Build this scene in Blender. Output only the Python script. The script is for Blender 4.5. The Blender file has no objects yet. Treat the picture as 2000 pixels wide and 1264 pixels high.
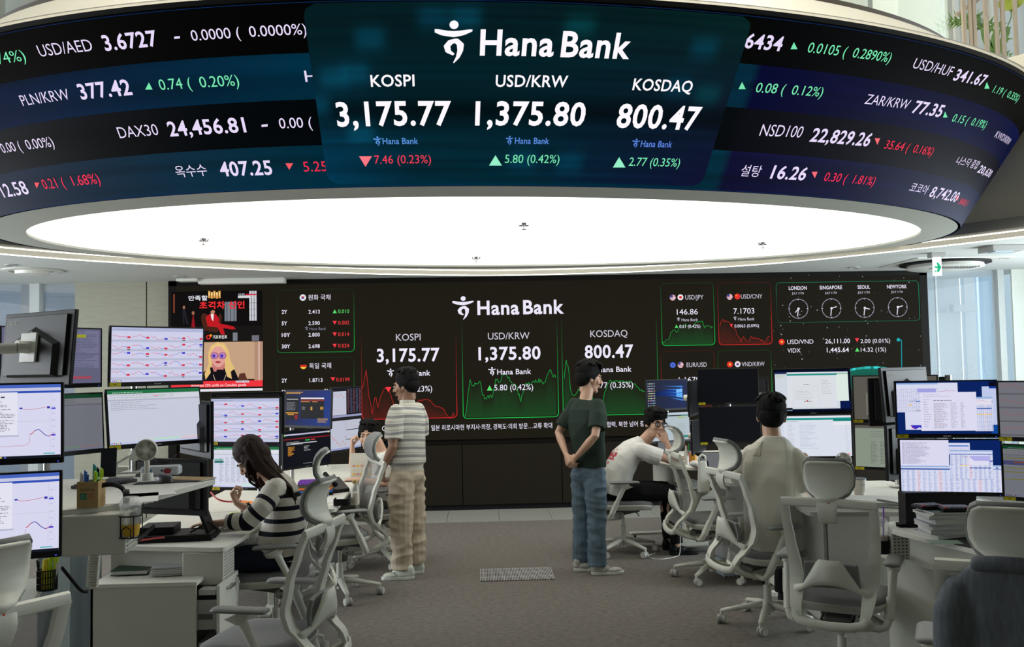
import bpy, bmesh, math, random
from mathutils import Vector, Matrix, Quaternion, noise
PI = math.pi
SC = bpy.context.scene
COL = SC.collection
random.seed(7)
# ------------------------------------------------------------------ camera
F, CX, CY, HC = 1750.0, 1000.0, 632.0, 1.80
def basis(yaw, pitch, roll):
    y, p, r = math.radians(yaw), math.radians(pitch), math.radians(roll)
    f = Vector((math.sin(y)*math.cos(p), math.cos(y)*math.cos(p), math.sin(p)))
    r0 = Vector((math.cos(y), -math.sin(y), 0)); u0 = r0.cross(f)
    return math.cos(r)*r0-math.sin(r)*u0, math.sin(r)*r0+math.cos(r)*u0, f
RT, UP, FW = basis(2.2, 2.75, 1.05)
CAMP = Vector((0, 0, HC))
cd = bpy.data.cameras.new('camera'); cam = bpy.data.objects.new('camera', cd); COL.objects.link(cam)
cd.sensor_width = 36; cd.lens = F/2000*36; cd.clip_start = .05; cd.clip_end = 200
m3 = Matrix((RT, UP, -FW)).transposed()
cam.matrix_world = Matrix.Translation(CAMP) @ m3.to_4x4()
SC.camera = cam
# ------------------------------------------------------------------ world, exposure
vs = SC.view_settings
vs.view_transform = 'Standard'; vs.look = 'None'; vs.gamma = 1; vs.use_curve_mapping = False
vs.exposure = 0.0
W = bpy.data.worlds.new('world'); SC.world = W; W.use_nodes = True
wn = W.node_tree.nodes; bg = wn['Background']
tc = wn.new('ShaderNodeTexCoord'); sp = wn.new('ShaderNodeSeparateXYZ'); rp = wn.new('ShaderNodeValToRGB')
W.node_tree.links.new(tc.outputs['Generated'], sp.inputs[0]); W.node_tree.links.new(sp.outputs['Z'], rp.inputs[0])
W.node_tree.links.new(rp.outputs[0], bg.inputs[0])
rp.color_ramp.elements[0].color = (.62, .70, .80, 1); rp.color_ramp.elements[1].color = (.55, .75, 1.0, 1)
bg.inputs[1].default_value = 2.2
DISC_POWER, STRIP_POWER = 1.9, 3.0
def area(name, loc, rot, sx, sy, power, col):
    l = bpy.data.lights.new(name, 'AREA'); l.shape = 'RECTANGLE'; l.size = sx; l.size_y = sy; l.energy = power; l.color = col
    o = bpy.data.objects.new(name, l); o.location = loc; o.rotation_euler = rot; COL.objects.link(o); return o
# added area lamps: side fill in place of daylight, overhead fill above the ring
area('daylight_fill_right', (7.6, 7.5, 2.0), (0, math.radians(90), 0), 2.2, 5.0, 380, (.85, .95, 1))
area('daylight_fill_left', (-7.4, 6.5, 2.0), (0, math.radians(-90), 0), 2.2, 5.0, 320, (.9, .95, 1))
area('atrium_fill', (0, 8.6, 7.8), (0, 0, 0), 7, 4, 1000, (1, .95, .85))  # unseen lamp added above the ring to brighten floor and rim
# ------------------------------------------------------------------ pixel to point on a plane of the room
def ray(x, y): return FW+RT*((x-CX)/F)-UP*((y-CY)/F)
def at(x, y, Y): v = ray(x, y); return CAMP+v*(Y/v.y)
def atz(x, y, Z): v = ray(x, y); return CAMP+v*((Z-HC)/v.z)
# ------------------------------------------------------------------ colour and materials
def lin(c):
    if isinstance(c, str): c = tuple(int(c[i:i+2], 16) for i in (0, 2, 4))
    return tuple((v/255/12.92 if v/255 <= .04045 else ((v/255+.055)/1.055)**2.4) for v in c[:3])
MATS = {}
def mat(name, col, rough=.5, metal=0, spec=.5, noise_=0, nscale=60, bump=0, bscale=200, trans=0, alpha=1, emis=None, estr=0, col2=None, stretch=(1, 1, 1), coat=0, detail=4):
    if name in MATS: return MATS[name]
    m = bpy.data.materials.new(name); m.use_nodes = True; MATS[name] = m
    N = m.node_tree.nodes; L = m.node_tree.links; b = N['Principled BSDF']
    c = lin(col) if isinstance(col, str) else col
    b.inputs['Base Color'].default_value = (*c, 1); b.inputs['Roughness'].default_value = rough; b.inputs['Metallic'].default_value = metal
    b.inputs['Specular IOR Level'].default_value = spec; b.inputs['Transmission Weight'].default_value = trans; b.inputs['Alpha'].default_value = alpha
    b.inputs['Coat Weight'].default_value = coat
    if emis is not None:
        b.inputs['Emission Color'].default_value = (*emis, 1); b.inputs['Emission Strength'].default_value = estr
    if noise_ or bump:
        t = N.new('ShaderNodeTexCoord'); mp = N.new('ShaderNodeMapping'); mp.inputs['Scale'].default_value = stretch
        L.new(t.outputs['Object'], mp.inputs[0])
    if noise_:
        n = N.new('ShaderNodeTexNoise'); n.inputs['Scale'].default_value = nscale; n.inputs['Detail'].default_value = detail; L.new(mp.outputs[0], n.inputs[0])
        r = N.new('ShaderNodeValToRGB'); c2 = lin(col2) if col2 else tuple(v*(1-noise_) for v in c)
        r.color_ramp.elements[0].position = .3; r.color_ramp.elements[1].position = .7
        r.color_ramp.elements[0].color = (*c2, 1); r.color_ramp.elements[1].color = (*c, 1)
        L.new(n.outputs[0], r.inputs[0]); L.new(r.outputs[0], b.inputs['Base Color'])
    if bump:
        n2 = N.new('ShaderNodeTexNoise'); n2.inputs['Scale'].default_value = bscale; L.new(mp.outputs[0], n2.inputs[0])
        bp = N.new('ShaderNodeBump'); bp.inputs['Strength'].default_value = bump; bp.inputs['Distance'].default_value = .01
        L.new(n2.outputs[0], bp.inputs['Height']); L.new(bp.outputs[0], b.inputs['Normal'])
    return m
def attr_mat(name, estr=1.0, base=(.01, .01, .01), rough=.35, spec=.3):
    m = bpy.data.materials.new(name); m.use_nodes = True; N = m.node_tree.nodes; L = m.node_tree.links; b = N['Principled BSDF']
    a = N.new('ShaderNodeAttribute'); a.attribute_name = 'Col'
    b.inputs['Base Color'].default_value = (*base, 1); b.inputs['Roughness'].default_value = rough; b.inputs['Specular IOR Level'].default_value = spec
    if estr: L.new(a.outputs['Color'], b.inputs['Emission Color']); b.inputs['Emission Strength'].default_value = estr
    else: L.new(a.outputs['Color'], b.inputs['Base Color'])
    return m
M_SCREEN = attr_mat('lit_display', 1.0, (.002, .002, .002), .5, .06)
M_LED = attr_mat('led_wall_display', 1.0, (.001, .001, .001), .6, .03)
M_PRINT = attr_mat('printed_surface', 0, rough=.6)
WHITE = mat('white_plastic', (.70, .70, .63), .45, noise_=.05, nscale=30)
PAD = mat('grey_plastic_pad', (.17, .175, .17), .55)
GREYP = mat('grey_plastic', (.36, .36, .34), .5)
DGREY = mat('dark_grey_plastic', (.09, .09, .085), .5)
BLACK = mat('black_plastic', (.008, .008, .009), .45, spec=.25, noise_=.2, nscale=80)
BLACKM = mat('black_matte', (.006, .006, .007), .6, spec=.2)
LAMI = mat('white_laminate', (.68, .68, .61), .4, noise_=.04, nscale=12)
LAMIS = mat('laminate_panel', (.58, .58, .51), .55, noise_=.05, nscale=8)
METAL = mat('brushed_metal', (.5, .5, .5), .3, 1, bump=.1, bscale=300)
CEIL = mat('ceiling_white', (.62, .64, .60), .8, noise_=.03, nscale=3)
CHR = mat('chrome', (.7, .7, .7), .15, 1)
FABRIC = mat('grey_seat_fabric', (.21, .21, .215), .9, noise_=.15, nscale=300, bump=.3, bscale=700)
PAPER = mat('paper', (.62, .62, .60), .8, noise_=.06, nscale=90)
YELLOW = mat('yellow_sticker', (.75, .62, .03), .6)
# ------------------------------------------------------------------ geometry helpers
class G:
    def __init__(s): s.v = []; s.f = []; s.m = []
    def add(s, vs, fs, mi=0, M=None):
        o = len(s.v)
        for v in vs: s.v.append(tuple(M @ Vector(v)) if M is not None else tuple(v))
        for f in fs: s.f.append(tuple(o+i for i in f)); s.m.append(mi)
        return s
    def box(s, c, d, mi=0, M=None, R=None):
        x, y, z = d[0]/2, d[1]/2, d[2]/2
        vs = [Vector((sx*x, sy*y, sz*z)) for sz in (-1, 1) for sy in (-1, 1) for sx in (-1, 1)]
        if R is not None: vs = [R @ v for v in vs]
        vs = [v+Vector(c) for v in vs]
        return s.add(vs, [(0, 2, 3, 1), (4, 5, 7, 6), (0, 1, 5, 4), (2, 6, 7, 3), (0, 4, 6, 2), (1, 3, 7, 5)], mi, M)
    def tube(s, pts, rad, n=12, mi=0, M=None, cap=True, sq=None):
        """round (or elliptic) tube along a polyline; rad: number, list, or list of (a, b)"""
        pts = [Vector(p) for p in pts]
        if not isinstance(rad, (list, tuple)): rad = [rad]*len(pts)
        d0 = (pts[1]-pts[0]).normalized(); up = Vector((0, 0, 1)) if abs(d0.z) < .9 else Vector((0, 1, 0))
        if sq is not None: up = Vector(sq)
        side = d0.cross(up).normalized(); vs = []
        for i, p in enumerate(pts):
            d = (pts[min(i+1, len(pts)-1)]-pts[max(i-1, 0)]).normalized()
            side = (side-d*side.dot(d)).normalized(); u = side.cross(d)
            r = rad[i]; a, b = r if isinstance(r, (list, tuple)) else (r, r)
            for k in range(n):
                t = 2*PI*k/n; vs.append(p+side*a*math.cos(t)+u*b*math.sin(t))
        fs = [(i*n+k, i*n+(k+1) % n, (i+1)*n+(k+1) % n, (i+1)*n+k) for i in range(len(pts)-1) for k in range(n)]
        if cap: fs += [tuple(range(n))[::-1], tuple((len(pts)-1)*n+k for k in range(n))]
        return s.add(vs, fs, mi, M)
    def cyl(s, p0, p1, r0, r1=None, n=20, mi=0, M=None): return s.tube([p0, p1], [r0, r0 if r1 is None else r1], n, mi, M)
    def lathe(s, prof, c=(0, 0, 0), n=24, mi=0, M=None):
        c = Vector(c); vs = []; 
        for r, z in prof:
            for k in range(n): t = 2*PI*k/n; vs.append(c+Vector((r*math.cos(t), r*math.sin(t), z)))
        fs = [(i*n+k, i*n+(k+1) % n, (i+1)*n+(k+1) % n, (i+1)*n+k) for i in range(len(prof)-1) for k in range(n)]
        fs += [tuple(range(n))[::-1], tuple((len(prof)-1)*n+k for k in range(n))]
        return s.add(vs, fs, mi, M)
    def ell(s, c, r, n=14, m=9, R=None, mi=0, M=None):
        c = Vector(c); vs = []
        for i in range(m+1):
            p = PI*i/m
            for k in range(n):
                t = 2*PI*k/n; v = Vector((r[0]*math.sin(p)*math.cos(t), r[1]*math.sin(p)*math.sin(t), -r[2]*math.cos(p)))
                if i in (0, m): v = Vector((r[0]*1e-3*math.cos(t), r[1]*1e-3*math.sin(t), -r[2]*math.cos(p)))
                vs.append(c+(R @ v if R is not None else v))
        fs = [(i*n+k, i*n+(k+1) % n, (i+1)*n+(k+1) % n, (i+1)*n+k) for i in range(m) for k in range(n)]
        fs += [tuple(range(n))[::-1], tuple(m*n+k for k in range(n))]
        return s.add(vs, fs, mi, M)
    def prism(s, poly, z0, z1, mi=0, M=None):
        n = len(poly); vs = [(x, y, z0) for x, y in poly]+[(x, y, z1) for x, y in poly]
        fs = [tuple(range(n))[::-1], tuple(range(n, 2*n))]+[(i, (i+1) % n, n+(i+1) % n, n+i) for i in range(n)]
        return s.add(vs, fs, mi, M)
    def grid(s, fn, nu, nv, mi=0, M=None, closeu=False):
        vs = [fn(i/(nu), j/(nv)) for j in range(nv+1) for i in range(nu+1)]
        return s.add(vs, [(j*(nu+1)+i, j*(nu+1)+i+1, (j+1)*(nu+1)+i+1, (j+1)*(nu+1)+i) for j in range(nv) for i in range(nu)], mi, M)
    def mesh(s, name):
        me = bpy.data.meshes.new(name); me.from_pydata(s.v, [], s.f)
        bm = bmesh.new(); bm.from_mesh(me); bmesh.ops.recalc_face_normals(bm, faces=bm.faces)
        bm.to_mesh(me); bm.free()
        return me
    def build(s, name, mats, parent=None, smooth=False, bevel=0, M=None, solid=0, sub=0, seg=2):
        me = s.mesh(name)
        if not isinstance(mats, (list, tuple)): mats = [mats]
        for m in mats: me.materials.append(m)
        for p, i in zip(me.polygons, s.m): p.material_index = i
        o = bpy.data.objects.new(name, me); COL.objects.link(o)
        if parent is not None: o.parent = parent
        if M is not None: o.matrix_local = M
        if smooth:
            for p in me.polygons: p.use_smooth = True
            if smooth == 'auto': me.set_sharp_from_angle(angle=math.radians(40))
        if solid: d = o.modifiers.new('s', 'SOLIDIFY'); d.thickness = solid; d.offset = 0
        if sub: d = o.modifiers.new('u', 'SUBSURF'); d.levels = sub; d.render_levels = sub
        if bevel: d = o.modifiers.new('b', 'BEVEL'); d.width = bevel; d.segments = seg; d.limit_method = 'ANGLE'; d.angle_limit = .6
        return o
def root(name, label, cat, loc=(0, 0, 0), rz=0, group=None):
    o = bpy.data.objects.new(name, None); COL.objects.link(o); o.location = loc; o.rotation_euler = (0, 0, rz); o.empty_display_size = .1
    return tag(o, label, cat, group)
def tag(o, label, cat, group=None, kind=None):
    o['label'] = label; o['category'] = cat
    if group: o['group'] = group
    if kind: o['kind'] = kind
    return o
def struct(o, label=None):
    o['kind'] = 'structure'
    if label: o['label'] = label
    return o
def dup(r, loc=None, rz=None, label=None, group=None):
    c = r.copy(); COL.objects.link(c)
    for ch in list(r.children):
        k = ch.copy(); COL.objects.link(k); k.parent = c
        for g in list(ch.children):
            q = g.copy(); COL.objects.link(q); q.parent = k
    if loc is not None: c.location = loc
    if rz is not None: c.rotation_euler = (0, 0, rz)
    if label: c['label'] = label
    if group: c['group'] = group
    return c
# ------------------------------------------------------------------ flat pictures made of coloured faces (displays, print)
TXT = {}
def glyphs(s, bold=0):
    k = (s, bold)
    if k in TXT: return TXT[k]
    cu = bpy.data.curves.new('t', 'FONT'); cu.body = s; cu.size = 1; cu.resolution_u = 3; cu.offset = bold; cu.fill_mode = 'FRONT'; cu.space_character = 1.0+bold*3
    o = bpy.data.objects.new('t', cu); COL.objects.link(o); dg = bpy.context.evaluated_depsgraph_get(); dg.update()
    me = bpy.data.meshes.new_from_object(o.evaluated_get(dg))
    vs = [(v.co.x, v.co.y) for v in me.vertices]; fs = [tuple(p.vertices) for p in me.polygons]
    bpy.data.objects.remove(o); bpy.data.curves.remove(cu); bpy.data.meshes.remove(me)
    if not vs: vs = [(0, 0), (1, 0), (1, 1)]; fs = []
    TXT[k] = (vs, fs, min(v[0] for v in vs), max(v[0] for v in vs), min(v[1] for v in vs), max(v[1] for v in vs))
    return TXT[k]
CAP = glyphs('H')[5]
class Canvas:
    """faces in (u, v); .build maps them with fn(u, v, layer) to a point"""
    def __init__(s, dl=.0004): s.v = []; s.f = []; s.c = []; s.dl = dl
    def poly(s, pts, col, L=1):
        o = len(s.v); s.v += [(p[0], p[1], L) for p in pts]; s.f.append(tuple(range(o, o+len(pts))))
        s.c.append([lin(c) for c in col] if isinstance(col, list) else [lin(col)]*len(pts)); return s
    def rect(s, u0, v0, u1, v1, col, L=1): return s.poly([(u0, v0), (u1, v0), (u1, v1), (u0, v1)], col, L)
    def line(s, pts, w, col, L=2, asp=1.0):
        for (a, b), (c, d) in zip(pts, pts[1:]):
            dx, dy = (c-a)*asp, d-b; l = math.hypot(dx, dy) or 1; nx, ny = -dy/l*w/2/asp, dx/l*w/2
            s.poly([(a+nx, b+ny), (a-nx, b-ny), (c-nx, d-ny), (c+nx, d+ny)], col, L)
        return s
    def disc(s, u, v, ru, rv, col, L=2, n=20): return s.poly([(u+ru*math.cos(2*PI*i/n), v+rv*math.sin(2*PI*i/n)) for i in range(n)], col, L)
    def text(s, t, u0, u1, v, h, col, L=3, bold=0, v1=None, box=None):
        """cap height h, stretched to u0..u1 on a baseline from v to v1; box=(low, high) fits the glyph box instead"""
        vs, fs, x0, x1, y0, y1 = glyphs(t, bold); o = len(s.v); v1 = v if v1 is None else v1
        for x, y in vs:
            k = (x-x0)/max(x1-x0, 1e-6); yy = (y/CAP*h) if not box else (y-y0)/(y1-y0)*(box[1]-box[0])+box[0]-v
            s.v.append((u0+(u1-u0)*k, v+(v1-v)*k+yy, L))
        for f in fs: s.f.append(tuple(o+i for i in f)); s.c.append([lin(col)]*len(f))
        return s
    def build(s, name, fn, material, parent=None):
        me = bpy.data.meshes.new(name); me.from_pydata([tuple(fn(u, v, L)) for u, v, L in s.v], [], s.f)
        a = me.color_attributes.new('Col', 'FLOAT_COLOR', 'CORNER')
        i = 0
        data = []
        for f, c in zip(me.polygons, s.c):
            for q in c: data += [q[0], q[1], q[2], 1.0]
        a.data.foreach_set('color', data)
        me.materials.append(material)
        o = bpy.data.objects.new(name, me); COL.objects.link(o)
        if parent is not None: o.parent = parent
        return o
def hana(c, u0, u1, v0, v1, col, L=3):
    """running figure mark: head, spread arms, curled tail, in the box u0..u1, v0..v1"""
    X = lambda a: u0+(u1-u0)*a; Y = lambda b: v0+(v1-v0)*b
    c.disc(X(.5), Y(.90), (u1-u0)*.11, (v1-v0)*.10, col, L)
    top = [(0, .80), (.1, .80), (.3, .765), (.5, .755), (.7, .77), (.9, .80), (1, .79)]; bot = [(.03, .72), (.2, .65), (.5, .61), (.75, .66), (.95, .75)]
    n = 12; f = lambda P, t: next(p[1]+(q[1]-p[1])*(t-p[0])/(q[0]-p[0]) for p, q in zip(P, P[1:]) if t <= q[0]+1e-9)
    for i in range(n):
        a, b = .03+.92*i/n, .03+.92*(i+1)/n
        c.poly([(X(a), Y(f(bot, a))), (X(b), Y(f(bot, b))), (X(b), Y(f(top, b))), (X(a), Y(f(top, a)))], col, L)
    cen = [(.50, .20, .05), (.36, .28, .09), (.33, .40, .10), (.42, .50, .10), (.56, .53, .10), (.66, .44, .11), (.66, .30, .09), (.60, .14, .06), (.50, .01, .02)]
    for (a, b, w), (a2, b2, w2) in zip(cen, cen[1:]):
        dx, dy = a2-a, b2-b; l = math.hypot(dx, dy); nx, ny = -dy/l, dx/l
        c.poly([(X(a+nx*w*.8), Y(b+ny*w*.5)), (X(a-nx*w*.8), Y(b-ny*w*.5)), (X(a2-nx*w2*.8), Y(b2-ny*w2*.5)), (X(a2+nx*w2*.8), Y(b2+ny*w2*.5))], col, L)
        c.disc(X(a2), Y(b2), (u1-u0)*w2*.8, (v1-v0)*w2*.5, col, L, 10)
# ================================================================== ROOM SHELL
YW = 11.40
X0, X1, ZT = -3.87, 5.83, 2.965
CARPET = mat('carpet', (.195, .175, .148), .95, noise_=.38, nscale=22, bump=.6, bscale=420, stretch=(1, 1.6, 1), detail=12)
TILE = mat('stone_tile', (.27, .27, .24), .7, noise_=.2, nscale=30, bump=.1)
struct(G().box((0, 4, -.05), (18, 17, .1)).build('floor', CARPET))
g = G(); xs = [-6.6+i*.62 for i in range(22)]
for a, b in zip(xs, xs[1:]): g.box(((a+b)/2, 10.97, .001), (b-a-.006, .86, .006))
struct(g.build('floor_tile_strip', TILE))
STONE = mat('beige_stone', (.30, .295, .215), .5, noise_=.14, nscale=5, stretch=(1, 1, 6), bump=.05)
PLASTER = mat('wall_plaster', (.50, .50, .44), .8, noise_=.04, nscale=4)
g = G().box((-4.60, 11.7, 1.6), (.88, .6, 3.2)).box((-4.015, 11.705, 1.6), (.27, .6, 3.2))
struct(g.build('pillar', STONE, bevel=.006))
struct(G().box((0, 12.6, 6.2), (19, .1, 5.0)).build('wall_back_upper', PLASTER))
struct(G().box((.98, 11.75, 1.5), (9.9, .3, 3.0)).build('wall_back', DGREY))
struct(G().box((-8.6, 1, 4), (.2, 10, 8)).build('wall_left', PLASTER))
struct(G().box((8.6, 1, 4), (.2, 10, 8)).build('wall_right', PLASTER))
struct(G().box((0, -4.5, 4), (18, .2, 8)).build('wall_front', PLASTER))
struct(G().box((0, 4, 8.6), (19, 18, .2)).build('ceiling_upper', CEIL))
struct(G().box((0, -.6, 4.5), (18, 8, .2)).build('ceiling_near', CEIL))
# outer opening of the atrium: curve through measured points
KN = [(-6.3, 4.4), (-5.75, 6.1), (-5.2, 7.6), (-4.51, 8.62), (-3.84, 9.32), (-2.90, 10.02), (-1.43, 10.82), (.12, 11.26), (1.3, 11.2), (2.34, 10.95), (3.72, 10.17), (5.244, 8.34), (5.9, 7.0), (6.5, 5.6), (7, 4.2)]
def spline(K, t):
    n = len(K)-1; i = min(int(t*n), n-1); u = t*n-i
    p = [Vector(K[max(0, min(n, j))]) for j in (i-1, i, i+1, i+2)]
    return .5*((2*p[1])+(p[2]-p[0])*u+(2*p[0]-5*p[1]+4*p[2]-p[3])*u*u+(3*p[1]-p[0]-3*p[2]+p[3])*u**3)
CC = Vector((.1, 5.5))
def op(t, off=0):
    p = spline(KN, t); d = (p-CC).normalized(); return p+d*off
def loft(name, prof, m, n=160, t0=0, t1=1, smooth=True):
    g = G()
    def fn(u, v):
        k = round(v*(len(prof)-1)); o, z = prof[k]; p = op(t0+(t1-t0)*u, o); return (p.x, p.y, z)
    g.grid(fn, n, len(prof)-1); return g.build(name, m, smooth='auto' if smooth else False)
ZC = 2.95
struct(loft('ceiling_lower', [(0, ZC), (4.0, ZC)], CEIL))
BULK = mat('bulkhead_paint', (.60, .57, .47), .7, noise_=.04, nscale=2)
struct(loft('trim_opening', [(0, ZC), (0, ZC+.006), (.012, ZC+.02), (.012, ZC+.05), (0, ZC+.064), (0, ZC+.10)], BULK))
struct(loft('wall_bulkhead', [(0, ZC+.10), (.10, ZC+.22), (.02, ZC+.5), (.02, 4.60), (.02, 4.72), (3.2, 4.72)], BULK))
STRIPM = mat('strip_light', (1, 1, 1), emis=(1, .97, .90), estr=STRIP_POWER)
for i, z in enumerate((ZC+.004, ZC+.068)):
    g = G(); g.tube([(*op(.03+.94*k/200, -.004), z) for k in range(201)], [(.006, .006)]*201, 6, sq=(0, 0, 1))
    tag(g.build('strip_light', STRIPM, smooth=True), ['lower', 'upper'][i]+' thin white light line running along the curved ceiling edge', 'strip light', 'light lines of the ceiling edge')
# ================================================================== LUMINOUS CEILING RING
def E_(p, t, z=None):
    cx, cy, a, b, r, zz = p; r = math.radians(r); x, y = a*math.cos(t), b*math.sin(t)
    return Vector((cx+x*math.cos(r)-y*math.sin(r), cy+x*math.sin(r)+y*math.cos(r), zz if z is None else z))
DISC = (.21, 8.48, 4.13, 2.19, 6.3, 3.02); SOF = (.21, 8.40, 4.42, 2.50, 6.2, 3.0)
TOPE = (.30, 8.36, 5.08, 2.88, 6.2, 4.08); RIM = (.275, 8.45, 4.49, 2.24, 6.2, 4.60)
def ering(name, rings, m, parent=None, n=180, t0=0, t1=2*PI, smooth='auto', solid=0):
    g = G(); N_ = len(rings)-1
    g.grid(lambda u, v: rings[round(v*N_)](t0+(t1-t0)*u), n, N_); return g.build(name, m, parent, smooth=smooth, solid=solid)
TEND_G, TBEG_G = .14, -3.6
ring = root('ceiling_ring', 'huge oval ring hanging from the ceiling with a wrap-around ticker display and glowing underside', 'display ring', (0, 0, 0))
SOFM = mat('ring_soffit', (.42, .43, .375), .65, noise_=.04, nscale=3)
CREAM = mat('ring_cream_paint', (.60, .57, .48), .6)
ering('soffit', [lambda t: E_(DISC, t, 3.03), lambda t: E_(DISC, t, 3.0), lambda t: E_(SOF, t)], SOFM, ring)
lp = mat('luminous_panel', (.8, .8, .8), emis=(.86, .835, .76), estr=DISC_POWER)
g = G(); n = 120
g.add([E_(DISC, 2*PI*i/n) for i in range(n)], [tuple(range(n))]); g.build('luminous_panel', lp, ring)
def grow(p, d): return (p[0], p[1], p[2]+d, p[3]+d, p[4], p[5])
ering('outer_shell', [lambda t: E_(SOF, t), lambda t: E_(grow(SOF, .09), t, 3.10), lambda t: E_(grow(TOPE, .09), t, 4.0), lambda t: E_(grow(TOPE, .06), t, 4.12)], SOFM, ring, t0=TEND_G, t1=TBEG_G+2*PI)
ering('rim_slope', [lambda t: E_(grow(TOPE, .05), t, 4.12), lambda t: E_(grow(TOPE, -.2), t, 4.17), lambda t: E_(grow(RIM, .08), t, 4.56), lambda t: E_(RIM, t)], CREAM, ring)
ering('rim_edge', [lambda t: E_(grow(RIM, .015), t, 4.595), lambda t: E_(grow(RIM, .015), t, 4.635), lambda t: E_(grow(RIM, -.25), t, 4.635)], mat('rim_brown', (.20, .155, .11), .5), ring)
ering('display_backing', [lambda t: E_(grow(SOF, .004), t, 3.0), lambda t: E_(grow(SOF, -.02), t, 3.0), lambda t: E_(grow(TOPE, -.02), t, 4.08), lambda t: E_(grow(TOPE, .0), t, 4.085), lambda t: E_(grow(TOPE, .012), t, 4.115)], BLACKM, ring, t0=-3.62, t1=TEND_G+.012)
def RP(t, v, L=0):
    a = E_(SOF, t); b = E_(TOPE, t); p = a.lerp(b, v)
    d = (E_(SOF, t+.01)-E_(SOF, t-.01)).cross(b-a).normalized()
    if d.dot(Vector((.2, 8.4, 3.5))-p) > 0: d = -d
    return p+d*(.004+L*.0025)
def PJ(p):
    d = Vector(p)-CAMP; z = d.dot(FW); return (CX+F*d.dot(RT)/z, CY-F*d.dot(UP)/z)
def ruv(px, py):
    t, v = -PI/2+(px-930)/1000*1.0, .5
    for _ in range(60):
        x, y = PJ(RP(t, v)); x1, y1 = PJ(RP(t+1e-4, v)); x2, y2 = PJ(RP(t, v+1e-4))
        a, b, c, d = (x1-x)/1e-4, (x2-x)/1e-4, (y1-y)/1e-4, (y2-y)/1e-4; det = a*d-b*c; ex, ey = px-x, py-y
        dt, dv = (ex*d-ey*b)/det, (a*ey-c*ex)/det
        t += max(-.12, min(.12, dt)); v += max(-.2, min(.2, dv)); t = max(-3.5, min(.25, t)); v = max(-.3, min(1.3, v))
    return t, v
def mixc(a, b, k): k = max(0, min(1, k)); return tuple(a[i]+(b[i]-a[i])*k for i in range(3))
TEND = TEND_G; TBEG = -3.6
VB = [0, ruv(800, 280)[1], ruv(611, 194)[1], ruv(605, 103)[1], 1.0]
print('TEND', TEND, ruv(1872,425), ruv(1950,250), 'VB', VB)
c = Canvas()
NU = 260
tl_, tm_, tr_ = ruv(0, 300)[0], ruv(600, 200)[0], ruv(1450, 200)[0]
def bandcol(r, t, v):
    k = (t-tl_)/(tm_-tl_); k2 = (t-tr_)/(TEND-tr_)
    nz = noise.noise((t*3.0, v*9, r))*.5+noise.noise((t*1.2, v*30, 5+r))*.5
    if t < tr_: C = [mixc((26, 36, 56), (0, 42, 58), k), mixc((22, 24, 28), (2, 5, 8), k*1.3), mixc((2, 16, 48), (0, 40, 58), k), mixc((4, 3, 2), (1, 2, 1), k)][r]
    else: C = [mixc((10, 10, 46), (14, 34, 70), k2), mixc((6, 6, 14), (14, 14, 34), k2), mixc((2, 4, 44), (6, 26, 74), k2*k2), mixc((1, 1, 2), (2, 2, 4), k2)][r]
    s = 1+.45*nz*(1 if r in (0, 1, 2) else .3); return tuple(max(0, min(255, q*s)) for q in C)
for r in range(4):
    va, vb = VB[r], VB[r+1]; m = 6
    for j in range(m):
        v0, v1 = va+(vb-va)*j/m, va+(vb-va)*(j+1)/m
        for i in range(NU):
            t0, t1 = TBEG+(TEND-TBEG)*i/NU, TBEG+(TEND-TBEG)*(i+1)/NU
            c.poly([(t0, v0), (t1, v0), (t1, v1), (t0, v1)], [bandcol(r, t0, v0), bandcol(r, t1, v0), bandcol(r, t1, v1), bandcol(r, t0, v1)], 0)
# thin blue rims of the display
for v in (.003, .992):
    for i in range(NU): t0, t1 = TBEG+(TEND-TBEG)*i/NU, TBEG+(TEND-TBEG)*(i+1)/NU; c.rect(t0, v-.0015, t1, v+.0015, (10, 40, 90), 1)
# centre panel
pa, pb = ruv(615, 180)[0], ruv(1420, 200)[0]
BL = [(.05, .60, 0), (.10, .62, 0), (.28, .90, 1), (.35, .90, 0), (.60, .88, 2), (.90, .80, 1), (.14, .80, 0), (.10, .3, 0), (.50, .15, 1), (.62, .14, 1), (.94, .55, 2), (.0, .45, 0), (.86, .58, 1)]
def pcol(x, v):
    b = mixc((3, 26, 30), (2, 38, 52), 1-v) if x < .5 else mixc(mixc((3, 26, 30), (2, 38, 52), 1-v), mixc((2, 34, 32), (12, 14, 48), 1-v), (x-.5)*2)
    b = mixc(b, (2, 60, 92), max(0, .9-x*4)*max(0, 1-v*1.3)*.8)
    d = math.exp(-((v-.42)/.07)**2)*.55; b = tuple(q*(1-d) for q in b)
    for bx, bv, k in BL:
        w = math.exp(-((x-bx)/.035)**4-((v-bv)/.06)**2)
        b = mixc(b, [(6, 84, 112), (4, 70, 96), (4, 78, 84)][k], .55*w)
    s = 1+.25*noise.noise((x*2, v*40, 3)); return tuple(min(255, q*s) for q in b)
def inset(v, r=.07):
    d = min(v-.02, .985-v)
    return 0 if d > r else (r-math.sqrt(max(0, r*r-(r-d)**2)))*.22
NP, NV = 90, 40
vv = [.02+.965*(j/NV) for j in range(NV+1)]
for j in range(NV):
    a0, a1 = inset(vv[j]), inset(vv[j+1])
    for i in range(NP):
        X = lambda k, ins: (pa+ins)+((pb-pa)-2*ins)*k/NP
        P4 = [(X(i, a0), vv[j]), (X(i+1, a0), vv[j]), (X(i+1, a1), vv[j+1]), (X(i, a1), vv[j+1])]
        c.poly(P4, [pcol((p[0]-pa)/(pb-pa), p[1]) for p in P4], 2)
WH, GR, RD = (232, 218, 250), (120, 232, 176), (240, 44, 78)
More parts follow.
